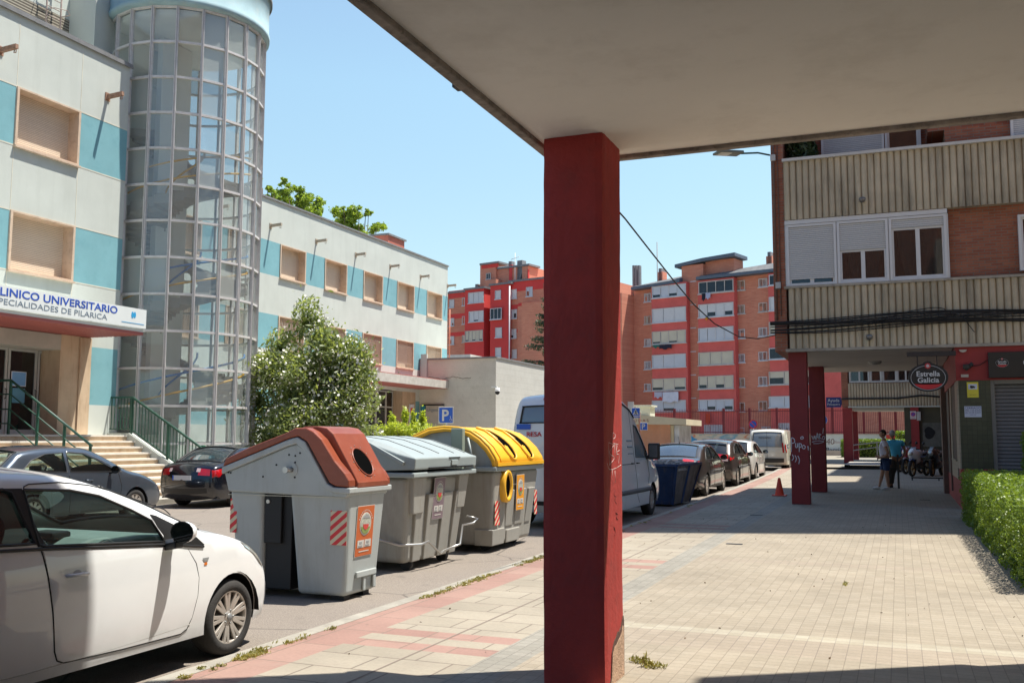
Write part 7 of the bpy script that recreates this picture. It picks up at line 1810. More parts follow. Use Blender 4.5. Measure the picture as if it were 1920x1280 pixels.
# cabin
mb = MB()
for sx in (.36, -.36):
    mb.box(sx - .24, sx + .24, 1.35, 1.95, .36, .50); mb.bar((sx, 1.38, .45), (sx, 1.16, 1.08), .46, .13, up=(0, 1, 0)); mb.bar((sx, 1.16, 1.10), (sx, 1.12, 1.30), .26, .10, up=(0, 1, 0))
mb.box(-.7, .7, .55, .95, .45, .62); mb.bar((0, .62, .6), (0, .40, 1.0), 1.3, .12, up=(0, 1, 0)); mb.build('seats', INTR, ca.t, local=True, bevel=.04)
mb = MB(); mb.prism([(2.45, .55), (2.33, .78), (2.35, .93), (2.46, .985), (2.70, 1.0), (3.02, .98), (3.02, .5), (2.5, .5)], 'x', -.70, .70); mb.build('dashboard', DASH, ca.t, local=True, bevel=.03)
mb = MB(); mb.box(-.12, .12, 2.26, 2.34, .55, .90); mb.bar((-.12, 2.44, 1.0), (.12, 2.44, 1.0), .18, .06); mb.build('centre_console', TRIM, ca.t, local=True, bevel=.02)
mb = MB(); mb.lathe([(.035, 0), (.055, .02), (.055, .03)], (.07, 2.33, .93), (0, -1, 0), 16); mb.lathe([(.035, 0), (.055, .02), (.055, .03)], (-.07, 2.33, .93), (0, -1, 0), 16); mb.build('air_vent', CHR, ca.t, local=True)
mb = MB(); c = Vector((-.36, 2.16, .97)); ax_ = Vector((0, -.88, .45)); a_ = Vector((1, 0, 0)); b_ = ax_.cross(a_).normalized()
mb.tube([c + (a_ * math.cos(q) + b_ * math.sin(q)) * .185 for q in [2 * PI * i / 28 for i in range(29)]], .017, 8, caps=False); mb.bar(c - a_ * .17, c + a_ * .17, .05, .03); mb.bar(c, c + Vector((0, .2, -.1)), .08, .08); mb.build('steering_wheel', TRIM, ca.t, local=True)
mb = MB(); mb.bar((-.08, 2.22, 1.34), (.14, 2.22, 1.34), .03, .06); mb.build('rear_view_mirror', mat('pale_mirror_back', (.5, .5, .4), .4), ca.t, local=True, bevel=.01)
# ---------------------------------------------------------------- cars further along the right kerb
def glasspoly(P): return P
DKM = carpaint('dark_bronze_paint', (.055, .047, .040), .55, .30); DK2 = carpaint('graphite_brown_paint', (.085, .070, .062), .55, .30); WH2 = carpaint('white_paint_far', (.66, .66, .62)); CREAMV = carpaint('cream_van_paint', (.60, .59, .50)); WHV = carpaint('white_van_paint', (.74, .76, .76))
BLK2 = carpaint('black_blue_paint', (.006, .008, .014), .3, .25); GBL = carpaint('grey_blue_paint', (.085, .105, .13), .6, .28)
def saloon(name, label, group, loc, rz, paint, L_=4.76, W=.90, H=1.46, dark=CGL, spokes=9, rear=None):
    k = L_ / 4.76; h = H / 1.46
    P = [(.12, .24, .10, ''), (.03, .38, .14, ''), (.0, .60, .16, ''), (.03, .84, .13, ''), (.09, .98, .08, ''), (.28, 1.04, .05, ''), (.50, 1.08, .05, 'g'), (.88, 1.27, .08, 'g'), (1.22, 1.40, .06, ''), (1.75, 1.455, .05, ''), (2.30, 1.455, .05, ''), (2.72, 1.40, .06, 'w'), (3.20, 1.20, .10, 'w'), (3.58, 1.02, .10, ''), (4.05, .93, .07, ''), (4.42, .83, .10, ''), (4.64, .68, .15, ''), (4.72, .50, .18, ''), (4.70, .34, .18, ''), (4.62, .22, .14, '')]
    P = [(a * k, b * (1 if b < 1 else 1) * (h if b > .9 else 1), c, d) for a, b, c, d in P]
    c = Car(name, label, 'car', loc, rz, P, W, paint, (.98 * k, 3.78 * k), .98, .22, .09, .36, .07, .36, .315, group, .09, spokes, .70, .14)
    c.rearglass = RGL
    w1 = [(1.02, 1.03), (1.30, 1.26), (1.62, 1.36), (1.98, 1.385), (2.0, 1.36), (1.97, 1.02)]; w2 = [(2.06, 1.02), (2.08, 1.385), (2.45, 1.37), (2.75, 1.27), (3.12, 1.10), (3.28, 1.01), (2.9, 1.005)]
    w1 = [(a * k, b * h) for a, b in w1]; w2 = [(a * k, b * h) for a, b in w2]
    c.holes = [w1, w2]; c.body(); c.sidewin(w1, dark); c.sidewin(w2, dark)
    c.line([(1.30 * k, .96), (1.38 * k, .7), (1.36 * k, .45), (1.45 * k, .27)]); c.line([(2.02 * k, .98), (2.02 * k, .5), (2.05 * k, .27)]); c.line([(3.22 * k, .98), (3.26 * k, .7), (3.22 * k, .4), (3.15 * k, .27), (1.5 * k, .26)])
    c.handle(1.62 * k, .86); c.handle(2.6 * k, .85) ; c.mirror(3.0 * k, 1.0, paint, 1.)
    c.wheels(); c.interior(1.9 * k, .85); c.plate(.78 if rear is None else rear)
    c.wrap(.30, .42, -.9, .9, TRIM, 'bumper_strip', .006)
    return c
# dark saloon behind the skip
c = saloon('parked_saloon', 'dark bronze saloon parked right behind the blue skip, sky shining in its rear window', 'cars parked along the right kerb', (-5.98, 26.85, gz(28) - .12), 0, DKM)
for sg in (1, -1): c.wrap(.86, .99, sg * .55, sg * 1.0, TLR, 'tail_light')
c.patch([(.02, .86), (.04, .98), (.28, 1.0), (.36, .96), (.2, .88)], TLR, 'tail_light', .007)
p_ = c.wp(c.find(.92), 0, .012); mb = MB()
for dz in (0, .035): mb.tube([(-.05, p_[1] - .005, .89 + dz), (0, p_[1] - .005, .93 + dz), (.05, p_[1] - .005, .89 + dz)], .008, 5)
mb.build('chevron_badge', CHR, c.t, local=True)
q = c.wp(c.find(1.43), .0, 0); mb = MB(); mb.cyl((0, 1.35, 1.47), (0, 1.33, 1.52), .02, .012, 8); mb.tube([(0, 1.33, 1.50), (0, 1.20, 1.68)], .004, 5); mb.build('roof_aerial', TRIM, c.t, local=True)
# graphite liftback
def hatch(name, label, group, loc, rz, paint, L_=4.2, W=.88, H=1.48, dark=CGL, tall=0, spoil=False):
    k = L_ / 4.2; h = H / 1.48
    P = [(.14, .24, .10, ''), (.04, .38, .12, ''), (.0, .60, .13, ''), (.03, .84, .10, ''), (.12, 1.02, .07, 'g'), (.42, 1.28, .08, 'g'), (.60, 1.40, .05, ''), (1.1, 1.47, .05, ''), (1.75, 1.48, .05, ''), (2.2, 1.43, .05, 'w'), (2.65, 1.24, .10, 'w'), (3.10, 1.02, .10, ''), (3.50, .93, .08, ''), (3.88, .80, .12, ''), (4.10, .64, .16, ''), (4.17, .48, .18, ''), (4.15, .34, .17, ''), (4.06, .22, .14, '')]
    P = [(a * k, b * (h if b > .9 else 1), c_, d) for a, b, c_, d in P]
    c = Car(name, label, 'car', loc, rz, P, W, paint, (.80 * k, 3.32 * k), .98, .22, .09, .34, .06, .36, .315, group, .09, 10, .70, .14); c.rearglass = dark
    w1 = [(.55, 1.06), (.78, 1.25), (1.1, 1.36), (1.52, 1.385), (1.54, 1.02)]; w2 = [(1.62, 1.02), (1.60, 1.39), (2.0, 1.36), (2.32, 1.24), (2.66, 1.07), (2.78, .99), (2.3, 1.0)]
    w1 = [(a * k, b * h) for a, b in w1]; w2 = [(a * k, b * h) for a, b in w2]
    c.holes = [w1, w2]; c.body(); c.sidewin(w1, dark); c.sidewin(w2, dark)
    c.line([(1.12 * k, .98), (1.16 * k, .6), (1.2 * k, .27)]); c.line([(1.58 * k, .98), (1.6 * k, .27)]); c.line([(2.82 * k, .98), (2.9 * k, .7), (2.85 * k, .4), (2.8 * k, .27), (1.25 * k, .26)])
    c.handle(1.3 * k, .88); c.handle(2.05 * k, .86); c.mirror(2.6 * k, .99, paint if tall == 0 else TRIM, 1.)
    c.wheels(); c.interior(1.45 * k, .85); c.plate(.55)
    if spoil: c.wrap(1.34, 1.39, -.95, .95, TRIM, 'spoiler', .05)
    return c
c = hatch('parked_liftback', 'graphite brown liftback with a dark spoiler, third vehicle beyond the skip side by side with the kerb', 'cars parked along the right kerb', (-6.0, 32.6, gz(34) - .12), 0, DK2, 4.5, .93, 1.53, DGLS, 0, True)
c.t['label'] = 'graphite brown liftback with a black roof spoiler between the dark saloon and a white car'
for sg in (1, -1): c.wrap(.86, 1.0, sg * .5, sg * 1.0, TLR, 'tail_light'); c.wrap(.80, .86, sg * .6, sg * .98, TLW, 'reversing_light', .009)
c.patch([(.02, .86), (.08, 1.0), (.40, .98), (.30, .90)], TLR, 'tail_light', .007)
c = hatch('parked_hatchback', 'white hatchback parked between the graphite liftback and the cream van', 'cars parked along the right kerb', (-5.98, 37.5, gz(39) - .12), 0, WH2, 4.0, .87, 1.47, DGLS)
c.t['label'] = 'small white hatchback far along the kerb between the graphite liftback and the cream van'
for sg in (1, -1): c.wrap(.80, 1.0, sg * .72, sg * 1.0, TLR, 'tail_light')
c = saloon('parked_saloon', 'near black saloon just visible beyond the cream van', 'cars parked along the right kerb', (-5.55, 53.5, gz(55) - .12), 0, BLK2, 4.5, .88, 1.46, DGLS)
for sg in (1, -1): c.wrap(.80, .95, sg * .6, sg * 1.0, TLR, 'tail_light')
# cars across the street
c = hatch('parked_hatchback', 'grey blue hatchback parked across the street in front of the clinic steps', 'cars parked across the street', (-15.67, 12.62, -.11), 0, GBL, 4.25, .88, 1.49, CGL, 1)
for sg in (1, -1): c.wrap(.88, 1.08, sg * .7, sg * 1.0, TLR, 'tail_light')
c.patch([(.06, .92), (.10, 1.06), (.26, 1.1), (.34, 1.0), (.2, .9)], TLR, 'tail_light', .007)
c.line([(1.62, 1.42), (2.1, 1.385), (2.5, 1.22), (2.95, .99)], .008, CHR, 'roof_trim')
c = saloon('parked_saloon', 'black saloon seen from behind across the street beside the brown lidded container', 'cars parked across the street', (-15.72, 18.55, -.08), R(2), BLK2, 4.5, .91, 1.44, CGL, 10, .72)
for sg in (1, -1): c.wrap(.72, .90, sg * .60, sg * 1.0, TLR, 'tail_light'); c.wrap(.84, .90, sg * .52, sg * .66, TLW, 'reversing_light', .009)
c.patch([(.02, .72), (.04, .90), (.26, .93), (.34, .86), (.2, .74)], TLR, 'tail_light', .007)
mb = MB(); p_ = c.wp(c.find(.94), 0, .014); mb.cyl((0, p_[1], .955), (0, p_[1] - .01, .955), .035, n=16); mb.build('round_badge', CHR, c.t, local=True)
# ---------------------------------------------------------------- vans
def van(name, label, loc, prof, W, paint, wheels, belt, wins, H, rear_extra=None, rg=None, gl=CGL, L_=5., mir=(0, 0), tk=.12, sidelines=()):
    c = Car(name, label, 'van', loc, 0, prof, W, paint, wheels, belt, .28, .10, tk, .03, .39, .34, 'vans parked along the right kerb', .09, 8, .62, .16, .02); c.rearglass = gl
    c.holes = wins; c.body()
    for w_ in wins: c.sidewin(w_, gl)
    c.wheels(); c.interior(L_ * .58, 1.0, seats=1)
    for sg in (1, -1):
        x = c.f(*mir); mb = MB(); mb.box(sg * (x + .06), sg * (x + .30), mir[0] - .06, mir[0] + .10, mir[1] - .05, mir[1] + .30); mb.bar((sg * (x - .02), mir[0], mir[1] - .02), (sg * (x + .12), mir[0], mir[1] + .02), .07, .08); m_ = mb.build('wing_mirror', TRIM, c.t, local=True, bevel=.03, seg=3)
        mb = MB(); mb.box(sg * (x + .09), sg * (x + .27), mir[0] - .064, mir[0] - .0605, mir[1] + .0, mir[1] + .26); mb.build('mirror_glass', mat('van_mirror_glass', (.10, .12, .13), .1, 0, 1), m_, local=True)
    return c
P = [(.10, .30, .03, ''), (.02, .45, .05, ''), (.0, .70, .05, ''), (.02, 1.30, .05, ''), (.05, 1.95, .05, 'g'), (.13, 2.26, .04, ''), (.20, 2.36, .04, ''), (.35, 2.45, .04, ''), (.9, 2.50, .05, ''), (2.0, 2.48, .05, ''), (2.55, 2.36, .05, ''), (2.85, 2.20, .06, 'w'), (3.35, 1.80, .12, 'w'), (3.85, 1.36, .12, ''), (4.15, 1.22, .08, ''), (4.50, 1.08, .10, ''), (4.72, .86, .14, ''), (4.80, .60, .16, ''), (4.78, .42, .16, ''), (4.68, .30, .12, '')]
c = van('parked_van', 'high roofed white van past the yellow lidded container, half hidden by the near red pillar', (-6.03, 17.1, gz(19) - .12), P, .985, WHV, (.95, 3.95), 1.15, [[(2.62, 1.28), (2.72, 1.95), (2.95, 1.92), (3.30, 1.66), (3.62, 1.36), (3.66, 1.27)]], 2.5, gl=glassmat('hazy_rear_glass', (.3, .35, .36), .10, .04, .3, (.25, .31, .34)), L_=4.8, mir=(3.50, 1.27))
c.wrap(2.33, 2.42, -.35, .30, mat('red_roof_light', (.50, .04, .06), .3, coat=1), 'rear_roof_light', .012)
p_ = c.wp(c.find(1.8), .6, .02)
mb = MB(); mb.box(-.70, -.42, p_[1] - .002, p_[1] + .008, 1.83, 1.93); o = mb.build('blue_panel', BLS, c.t, local=True)
text('RESA', .125, (-.50, p_[1] - .010, 1.70), (1, 0, 0), SRED, c.t, local=True, sx=1.1, ext=.008)
mb = MB(); mb.box(.008, .0, p_[1] - .006, p_[1] + .0, .45, 2.2); mb.build('door_gap', TRIM, c.t, local=True)
mb = MB()
for k, cl in enumerate((0, 1, 2, 1, 0)): mb.box(.50, .72, p_[1] - .004 , p_[1] + .004, .98 + .07 * k, 1.04 + .07 * k, cl)
mb.build('striped_sticker', [SRED, AMB, YLW], c.t, local=True)
c.wrap(.36, .50, -.95, .95, TRIM, 'rear_bumper', .03); c.line([(.2, .60), (1.6, .60), (3.6, .60)], .05, mat('grey_side_moulding', (.12, .12, .12), .6), 'side_moulding'); c.line([(2.5, 2.3), (2.5, 1.2), (2.55, .5), (2.7, .35)]); c.line([(3.6, 1.25), (3.62, .9), (3.5, .7)]); c.line([(.3, 1.15), (2.4, 1.15)], .008); c.line([(.35, 2.32), (2.0, 2.37), (2.55, 2.26), (2.85, 2.10)], .02, TRIM, 'roof_gutter')
c.handle(2.72, 1.16, TRIM); c.handle(2.30, 1.16, TRIM)
for sg in (1, -1): c.wrap(.85, 1.5, sg * .93, sg * 1.0, TLR, 'tail_light', .012)
for z_, h_ in ((1.62, .05), (1.50, .05), (1.36, .03)): c.line([(2.05, z_), (2.42, z_)], h_ * .35, mat('sign_grey', (.17, .22, .27)), 'side_lettering', sides=(1,))
P = [(.12, .28, .05, ''), (.02, .42, .07, ''), (.0, .70, .07, ''), (.02, 1.12, .07, 'g'), (.14, 1.68, .06, 'g'), (.20, 1.80, .05, ''), (.42, 1.90, .05, ''), (1.2, 1.94, .05, ''), (2.8, 1.93, .05, ''), (3.3, 1.84, .06, 'w'), (3.85, 1.42, .12, 'w'), (4.2, 1.15, .1, ''), (4.55, 1.02, .1, ''), (4.78, .80, .14, ''), (4.84, .55, .16, ''), (4.80, .38, .14, ''), (4.72, .28, .1, '')]
c = van('parked_van', 'cream white panel van far down the kerb beyond the small white hatchback', (-5.86, 47.5, gz(49) - .12), P, .96, CREAMV, (1.0, 4.0), 1.1, [[(2.95, 1.15), (3.0, 1.72), (3.25, 1.70), (3.65, 1.42), (3.92, 1.14)]], 1.96, gl=glassmat('silvered_rear_glass', (.3, .33, .33), .10, .05, .2, (.30, .33, .32)), L_=4.84, mir=(3.75, 1.15))
for sg in (1, -1): c.wrap(.85, 1.25, sg * .90, sg * 1.0, TLR, 'tail_light', .012)
c.patch([(.02, .85), (.02, 1.25), (.10, 1.25), (.10, .85)], TLR, 'tail_light', .01)
c.wrap(.36, .54, -.96, .96, TRIM, 'rear_bumper', .05); p_ = c.wp(c.find(1.45), 0, .0)
text('REFORMAS', .12, (-.1, p_[1] - .04, 1.52), (1, 0, 0), TRIM, c.t, local=True, align='CENTER')
mb = MB(); p_ = c.wp(c.find(.9), 0, .02)
mb.box(-.006, .006, p_[1] - .004, p_[1] + .003, .5, 1.85); mb.build('door_gap', TRIM, c.t, local=True)

# ================================================================== MOTORBIKES
def motorbike(label, loc, rz, cols, group='motorbikes parked behind the arcade'):
    t = thing('motorbike', label, 'motorbike', loc, rz, group); A, B = cols
    for y in (.0, -1.42):
        mb = MB(); mb.lathe([(.24, -.05), (.29, -.055), (.315, -.02), (.315, .02), (.29, .055), (.24, .05)], (0, y, .315), (1, 0, 0), 24); w_ = mb.build('wheel', TYRE, t, local=True)
        mb = MB(); mb.lathe([(.245, -.03), (.225, -.03), (.225, .03), (.245, .03)], (0, y, .315), (1, 0, 0), 24); mb.lathe([(.05, -.06), (.05, .06), (0, .06)], (0, y, .315), (1, 0, 0), 12)
        for i in range(6): q = PI * i / 3; mb.bar((0, y + .04 * math.cos(q), .315 + .04 * math.sin(q)), (0, y + .23 * math.cos(q), .315 + .23 * math.sin(q)), .03, .02, up=(1, 0, 0))
        mb.build('rim', mat('bronze_rim', (.28, .17, .07), .4, metal=.5), w_, local=True)
    mb = MB()
    for s_ in (-.10, .10): mb.tube([(s_, .0, .315), (s_, -.30, .98)], .028, 8); mb.tube([(s_ * .9, -1.42, .315), (s_ * .9, -.85, .42)], .03, 6)
    mb.tube([(0, -.30, .92), (0, -.7, .62), (0, -.85, .42)], .04, 6); mb.build('frame_and_fork', TRIM, t, local=True)
    def loft(name, secs, m_):
        mb = MB(); mb.grid([[(hw * math.cos(q) , y, z + hh * math.sin(q)) for q in [2 * PI * i / 14 for i in range(14)]] for y, z, hw, hh in secs], 0, True, True)
        for e in (0, -1): y, z, hw, hh = secs[e]; mb.add([(hw * math.cos(2 * PI * i / 14), y, z + hh * math.sin(2 * PI * i / 14)) for i in range(14)], [tuple(range(14))])
        return mb.build(name, m_, t, local=True)
    loft('tank', [(-.32, .88, .07, .06), (-.42, .92, .16, .12), (-.6, .92, .18, .13), (-.80, .86, .13, .09), (-.86, .83, .08, .05)], A)
    loft('seat', [(-.84, .84, .09, .04), (-1.0, .84, .15, .06), (-1.25, .88, .14, .06), (-1.5, .95, .09, .04)], TRIM)
    loft('tail', [(-1.15, .78, .10, .06), (-1.4, .86, .11, .07), (-1.68, .94, .05, .03)], B)
    loft('fairing', [(.10, .86, .05, .07), (.02, .88, .13, .14), (-.14, .86, .20, .24), (-.32, .74, .21, .26), (-.48, .66, .17, .2), (-.55, .62, .1, .12)], A)
    loft('front_mudguard', [(.20, .62, .03, .02), (.05, .66, .08, .03), (-.15, .64, .09, .035), (-.26, .56, .06, .03)], B)
    loft('engine', [(-.36, .45, .12, .14), (-.5, .46, .19, .2), (-.78, .46, .19, .19), (-.92, .45, .12, .12)], mat('engine_metal', (.10, .10, .10), .4, .3, 12, metal=.6))
    mb = MB(); mb.tube([(.12, -.4, .35), (.14, -.8, .25), (.18, -1.2, .34), (.2, -1.65, .48)], [.03, .03, .055, .05], 10); mb.build('exhaust', STL, t, local=True)
    mb = MB(); mb.tube([(-.38, -.46, 1.02), (-.2, -.32, 1.04), (.2, -.32, 1.04), (.38, -.46, 1.02)], .016, 6)
    for s_ in (-1, 1): mb.tube([(s_ * .25, -.34, 1.05), (s_ * .34, -.3, 1.24)], .008, 5)
    mb.build('handlebar', TRIM, t, local=True)
    for s_ in (-1, 1): mb = MB(); mb.lathe([(.02, 0), (.06, .01), (.05, .04), (0, .05)], (s_ * .36, -.30, 1.27), (0, 1, .1), 12); mb.build('mirror', TRIM, t, local=True)
    mb = MB(); mb.lathe([(.09, 0), (.07, .03), (0, .045)], (0, .08, .88), (0, 1, .1), 14); mb.build('headlight', HLG, t, local=True)
    mb = MB(); mb.grid([[(x_, -.02 - .05 * k_ - abs(x_) * .6, 1.0 + .045 * k_) for x_ in (-.11, -.06, 0, .06, .11)] for k_ in range(4)]); mb.build('windshield', DGLS, t, local=True, fix=False)
    return t
MW = carpaint('moto_white', (.6, .63, .64)); MBU = carpaint('moto_blue', (.03, .08, .3)); MR = carpaint('moto_red', (.35, .02, .03)); MK = carpaint('moto_black', (.012, .012, .015))
motorbike('white and dark motorbike nearest the camera with its front wheel towards us', (.42, 40.6, gz(40.6)), R(158), (MW, MBU))
motorbike('black motorbike beside the brown jamb, right of the white one', (1.15, 41.3, gz(41)), R(164), (MK, MK))
motorbike('red and white motorbike second in the row behind the white one', (.20, 43.0, gz(43)), R(155), (MR, MW))
motorbike('blue and white motorbike at the back left of the row', (-.02, 45.2, gz(45)), R(155), (MBU, MW))

# ================================================================== THE TWO MEN
SKN = mat('skin', (.40, .22, .14), .6, .08, 10); SKD = mat('tanned_skin', (.26, .13, .08), .6, .08, 10)
def skin(name, chains, m_, par, levels=2):
    """chains of (point, radius) grown into one smooth surface; the first point of later chains may repeat an earlier one to join there"""
    V = []; E = []; Rr = []; idx = {}
    for ch in chains:
        prev = None
        for p, r_ in ch:
            k = tuple(round(c, 4) for c in p)
            if k not in idx: idx[k] = len(V); V.append(p); Rr.append(r_)
            i = idx[k]
            if prev is not None and prev != i: E.append((prev, i))
            prev = i
    me = bpy.data.meshes.new(name); me.from_pydata(V, E, []); me.materials.append(m_); o = bpy.data.objects.new(name, me); COL.objects.link(o)
    md = o.modifiers.new('skin', 'SKIN'); md.use_smooth_shade = True; sv = me.skin_vertices[0].data
    for i, r_ in enumerate(Rr): sv[i].radius = (r_, r_) if not isinstance(r_, tuple) else r_
    sv[0].use_root = True; sd_ = o.modifiers.new('sub', 'SUBSURF'); sd_.levels = levels; sd_.render_levels = levels
    ev = o.evaluated_get(bpy.context.evaluated_depsgraph_get()); m2 = bpy.data.meshes.new_from_object(ev); o.modifiers.clear(); o.data = m2; o.data.name = name
    m2.materials.clear(); m2.materials.append(m_)
    for p in m2.polygons: p.use_smooth = True; p.material_index = 0
    o.parent = par; return o
def hand(ch_end, d, side, up):
    """palm and five fingers continuing from a wrist: returns chains"""
    w_ = Vector(ch_end); d = Vector(d).normalized(); s_ = Vector(side).normalized(); u = Vector(up).normalized(); out = []
    palm = w_ + d * .07; out.append([(tuple(w_), .022), (tuple(w_ + d * .04), .026), (tuple(palm), .024)])
    for k, l in enumerate((.070, .078, .074, .058)):
        b = palm + s_ * (.024 - .016 * k); out.append([(tuple(palm), .024), (tuple(b + d * .02), .0095), (tuple(b + d * (.02 + l * .5) - u * .006), .0085), (tuple(b + d * (.015 + l * .85) - u * .022), .0075)])
    b = w_ + d * .025 + s_ * .03; out.append([(tuple(w_ + d * .04), .026), (tuple(b + d * .01), .011), (tuple(b + d * .045 + s_ * .012 - u * .008), .009)])
    return out
def head(par, c, face, skinm, hairm, grey=False):
    c = Vector(c); f_ = Vector(face).normalized(); r_ = f_.cross(Vector((0, 0, 1))).normalized(); mb = MB(); rows = []; hr = MB(); hrows = []
    for i in range(15):
        t = PI * i / 14; z = .125 * math.cos(t); rr = math.sin(t); row = []; hrow = []
        for j in range(22):
            q = 2 * PI * j / 22; cf, cr = math.cos(q), math.sin(q)
            a = .098 * rr * (1 - .16 * max(0, -z / .125) * (1 if cf < 0 else .35)); b = .078 * rr * (1 - .22 * max(0, -z / .125))
            k = 0
            if cf > .9 and abs(z + .01) < .03: k = .022 * (cf - .9) * 10 * (1 - abs(z + .012) / .03)
            if cf > .8 and z > .0 and z < .035 and abs(cr) > .15: k -= .005
            if cf > .85 and -.07 < z < -.05: k += .006
            p = c + f_ * (a * cf + k) + r_ * (b * cr) + Vector((0, 0, z)); row.append(tuple(p))
            hh = (z > .045 + .03 * max(0, cf)) or (cf < .15 and z > -.045)
            sc = 1.09 if hh else .93; hrow.append(tuple(c + (p - c) * sc))
        rows.append(row); hrows.append(hrow)
    mb.grid(rows, 0, True, True)
    for s_ in (-1, 1):
        e = c + r_ * (.078 * s_) - f_ * .01 + Vector((0, 0, -.005)); mb.lathe([(0, .0), (.022, .0), (.028, .008), (.02, .014), (0, .012)], e, r_ * s_ + Vector((0, 0, .1)), 10)
    mb.build('head', skinm, par, fix=False); hr.grid(hrows, 0, True, True); hr.build('hair', hairm, par, fix=False)
    eb = MB()
    for s_ in (-1, 1): e = c + f_ * .086 + r_ * (.032 * s_) + Vector((0, 0, .012)); eb.lathe([(0, .008), (.008, .005), (.011, 0), (0, -.002)], e, f_, 8)
    e = c + f_ * .088 + Vector((0, 0, -.062)); eb.bar(e - r_ * .022, e + r_ * .022, .01, .006); eb.build('eyes_and_mouth', mat('dark_features', (.05, .02, .02)), par, fix=False)
# local axes for the near man: he faces -x (left in view), +y away from the camera
gm = gz(30.9); sc_ = 1.0
pm = thing('person', 'man in white polo shirt, blue shorts and white trainers standing by the low rail', 'person', (-.42, 30.9, gm), 0)
T = lambda x, y, z: (-.42 + x, 30.9 + y, gm + z)
def B_(pts): return [(T(*p), r_) for p, r_ in pts]
def build_chains(name, chains, m_, par):
    inv = Vector(par.location); return skin(name, [[(tuple(Vector(p) - inv), r_) for p, r_ in ch] for ch in chains], m_, par)
pel = ((.02, 0, .92), .135); hipL = ((.0, -.09, .88), .10); hipR = ((.05, .09, .88), .10)
legN = [pel, ((.03, -.09, .86), .098), ((.05, -.10, .62), .078), ((.035, -.10, .47), .060), ((.055, -.10, .36), .058), ((.075, -.10, .12), .036), ((.08, -.10, .05), .038)]
legF = [pel, ((.0, .09, .86), .098), ((-.05, .09, .62), .078), ((-.08, .08, .48), .060), ((-.11, .08, .36), .058), ((-.17, .07, .12), .036), ((-.19, .07, .05), .038)]
tor = [pel, ((.0, 0, 1.05), .13), ((-.02, 0, 1.22), .145), ((-.01, 0, 1.36), .13), ((.0, 0, 1.45), .065), ((-.015, 0, 1.53), .055)]
armN = [((-.01, 0, 1.36), .13), ((.0, -.19, 1.38), .055), ((.04, -.24, 1.24), .046), ((.10, -.24, 1.08), .038), ((.02, -.21, .98), .034), ((-.07, -.17, .94), .026)]
armF = [((-.01, 0, 1.36), .13), ((.0, .19, 1.38), .055), ((.02, .24, 1.22), .046), ((.04, .24, 1.08), .038), ((-.06, .2, 1.0), .034), ((-.13, .14, .97), .026)]
ch = [B_(c_) for c_ in (legN, legF, tor, armN, armF)]
for e, d in ((armN[-1][0], (-1, .3, -.1)), (armF[-1][0], (-1, -.4, 0))): ch += hand(T(*e), d, (0, 0, 1), (0, -1, 0))
build_chains('body', ch, SKN, pm)
SHI = mat('white_polo', (.72, .70, .80), .85, .06, 12); SHO = mat('blue_shorts', (.025, .05, .13), .85, .15, 12); SNK = mat('white_trainer', (.62, .62, .62), .6, .05, 10)
build_chains('polo_shirt', [B_(c_) for c_ in ([((.02, 0, .90), .155), ((.0, 0, 1.05), .15), ((-.02, 0, 1.22), .165), ((-.01, 0, 1.36), .145), ((.0, 0, 1.43), .085)], [((-.01, 0, 1.36), .145), ((.0, -.19, 1.385), .075), ((.035, -.235, 1.25), .068)], [((-.01, 0, 1.36), .145), ((.0, .19, 1.385), .075), ((.02, .235, 1.24), .068)])], SHI, pm)
build_chains('shorts', [B_(c_) for c_ in ([((.02, 0, .93), .15), ((.03, -.085, .84), .115), ((.05, -.10, .64), .105), ((.045, -.10, .54), .100)], [((.02, 0, .93), .15), ((.0, .085, .84), .115), ((-.05, .09, .64), .105), ((-.065, .09, .55), .10)])], SHO, pm)
for x, y in ((.08, -.10), (-.19, .07)): build_chains('trainer', [B_([((x + .05, y, .045), .045), ((x - .02, y, .05), .05), ((x - .12, y - .01, .035), .042), ((x - .19, y - .01, .028), .03)])], SNK, pm)
head(pm, T(-.03, 0, 1.64), (-1, -.1, -.1), SKN, mat('dark_hair', (.02, .015, .012), .8, .3, 20))
# the second man, just behind, turned away
pm2 = thing('person', 'grey haired man in a sky blue shirt leaning just behind the man in white', 'person', (-.12, 31.95, gz(32)), 0)
T2_ = Vector((-.12, 31.95, gz(32)))
def C_(pts): return [((T2_.x + p[0], T2_.y + p[1], T2_.z + p[2]), r_) for p, r_ in pts]
pel = ((.02, .0, .90), .14)
l1 = [pel, ((-.05, -.02, .84), .10), ((-.16, .02, .56), .075), ((-.18, .02, .46), .062), ((-.20, .03, .12), .040), ((-.20, .03, .05), .04)]
l2 = [pel, ((.03, .06, .84), .10), ((-.06, .12, .56), .075), ((-.10, .12, .46), .062), ((-.14, .12, .12), .040), ((-.14, .12, .05), .04)]
to = [pel, ((.02, 0, 1.06), .14), ((.0, 0, 1.22), .155), ((-.02, 0, 1.36), .135), ((-.05, 0, 1.45), .065), ((-.06, 0, 1.52), .055)]
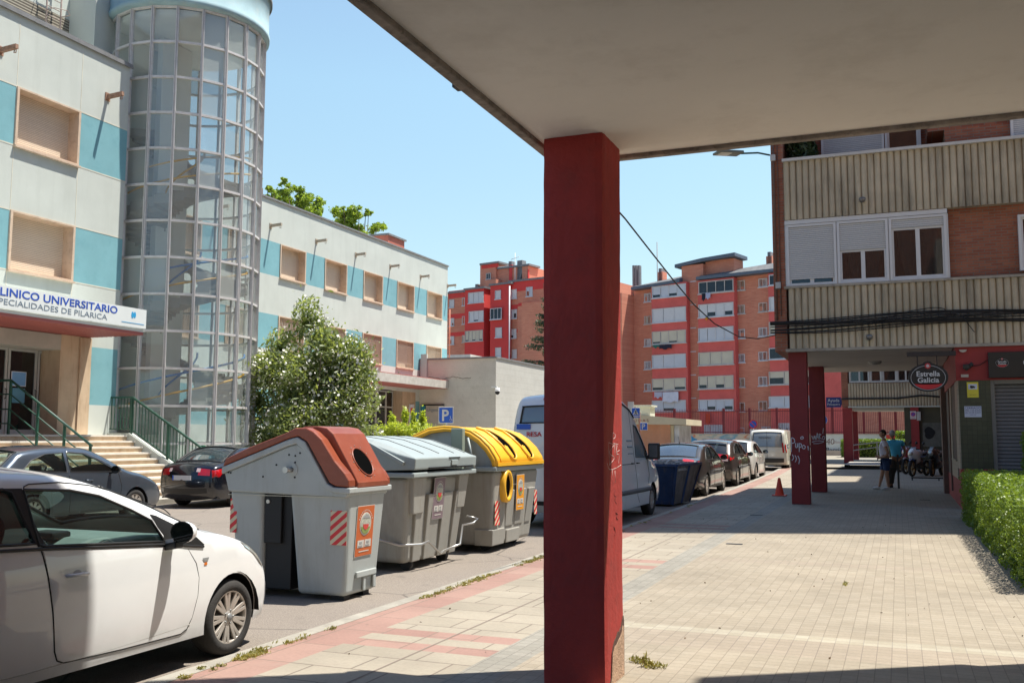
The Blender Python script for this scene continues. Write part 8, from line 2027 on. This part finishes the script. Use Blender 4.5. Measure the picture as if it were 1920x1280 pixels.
a1 = [((-.02, 0, 1.36), .135), ((.19, 0, 1.38), .055), ((.25, -.02, 1.22), .046), ((.27, -.02, 1.08), .038), ((.22, -.10, .96), .034), ((.16, -.16, .90), .026)]
a2 = [((-.02, 0, 1.36), .135), ((-.20, .0, 1.38), .055), ((-.26, .02, 1.2), .046), ((-.26, .04, 1.06), .038), ((-.22, .08, .92), .034), ((-.2, .1, .84), .026)]
ch = [C_(c_) for c_ in (l1, l2, to, a1, a2)]
for e, d in ((a1[-1][0], (-.6, -.6, -.4)), (a2[-1][0], (.1, .1, -1))): ch += hand(tuple(T2_ + Vector(e)), d, (0, 0, 1) if d[0] < 0 else (1, 0, 0), (0, -1, 0))
build_chains('body', ch, SKD, pm2)
build_chains('shirt', [C_(c_) for c_ in ([((.02, 0, .90), .165), ((.02, 0, 1.06), .165), ((.0, 0, 1.22), .175), ((-.02, 0, 1.36), .15), ((-.05, 0, 1.43), .085)], [((-.02, 0, 1.36), .15), ((.19, 0, 1.385), .078), ((.245, -.02, 1.25), .07)], [((-.02, 0, 1.36), .15), ((-.20, 0, 1.385), .078), ((-.25, .02, 1.25), .07)])], mat('sky_blue_shirt', (.06, .38, .60), .8, .08, 12), pm2)
build_chains('trousers', [C_(c_) for c_ in ([((.02, .0, .92), .155), ((-.05, -.02, .84), .115), ((-.16, .02, .56), .095), ((-.18, .02, .46), .08), ((-.20, .03, .10), .062)], [((.02, .0, .92), .155), ((.03, .06, .84), .115), ((-.06, .12, .56), .095), ((-.10, .12, .46), .08), ((-.14, .12, .10), .062)])], mat('dark_trousers', (.05, .04, .035), .85, .15, 10), pm2)
for x, y in ((-.20, .03), (-.14, .12)): build_chains('shoe', [C_([((x, y - .04, .045), .045), ((x, y + .03, .05), .05), ((x, y + .13, .035), .04), ((x, y + .19, .03), .03)])], TRIM, pm2)
head(pm2, tuple(T2_ + Vector((-.08, 0, 1.63))), (-.5, .85, -.1), SKD, mat('grey_hair', (.28, .28, .28), .8, .2, 20))
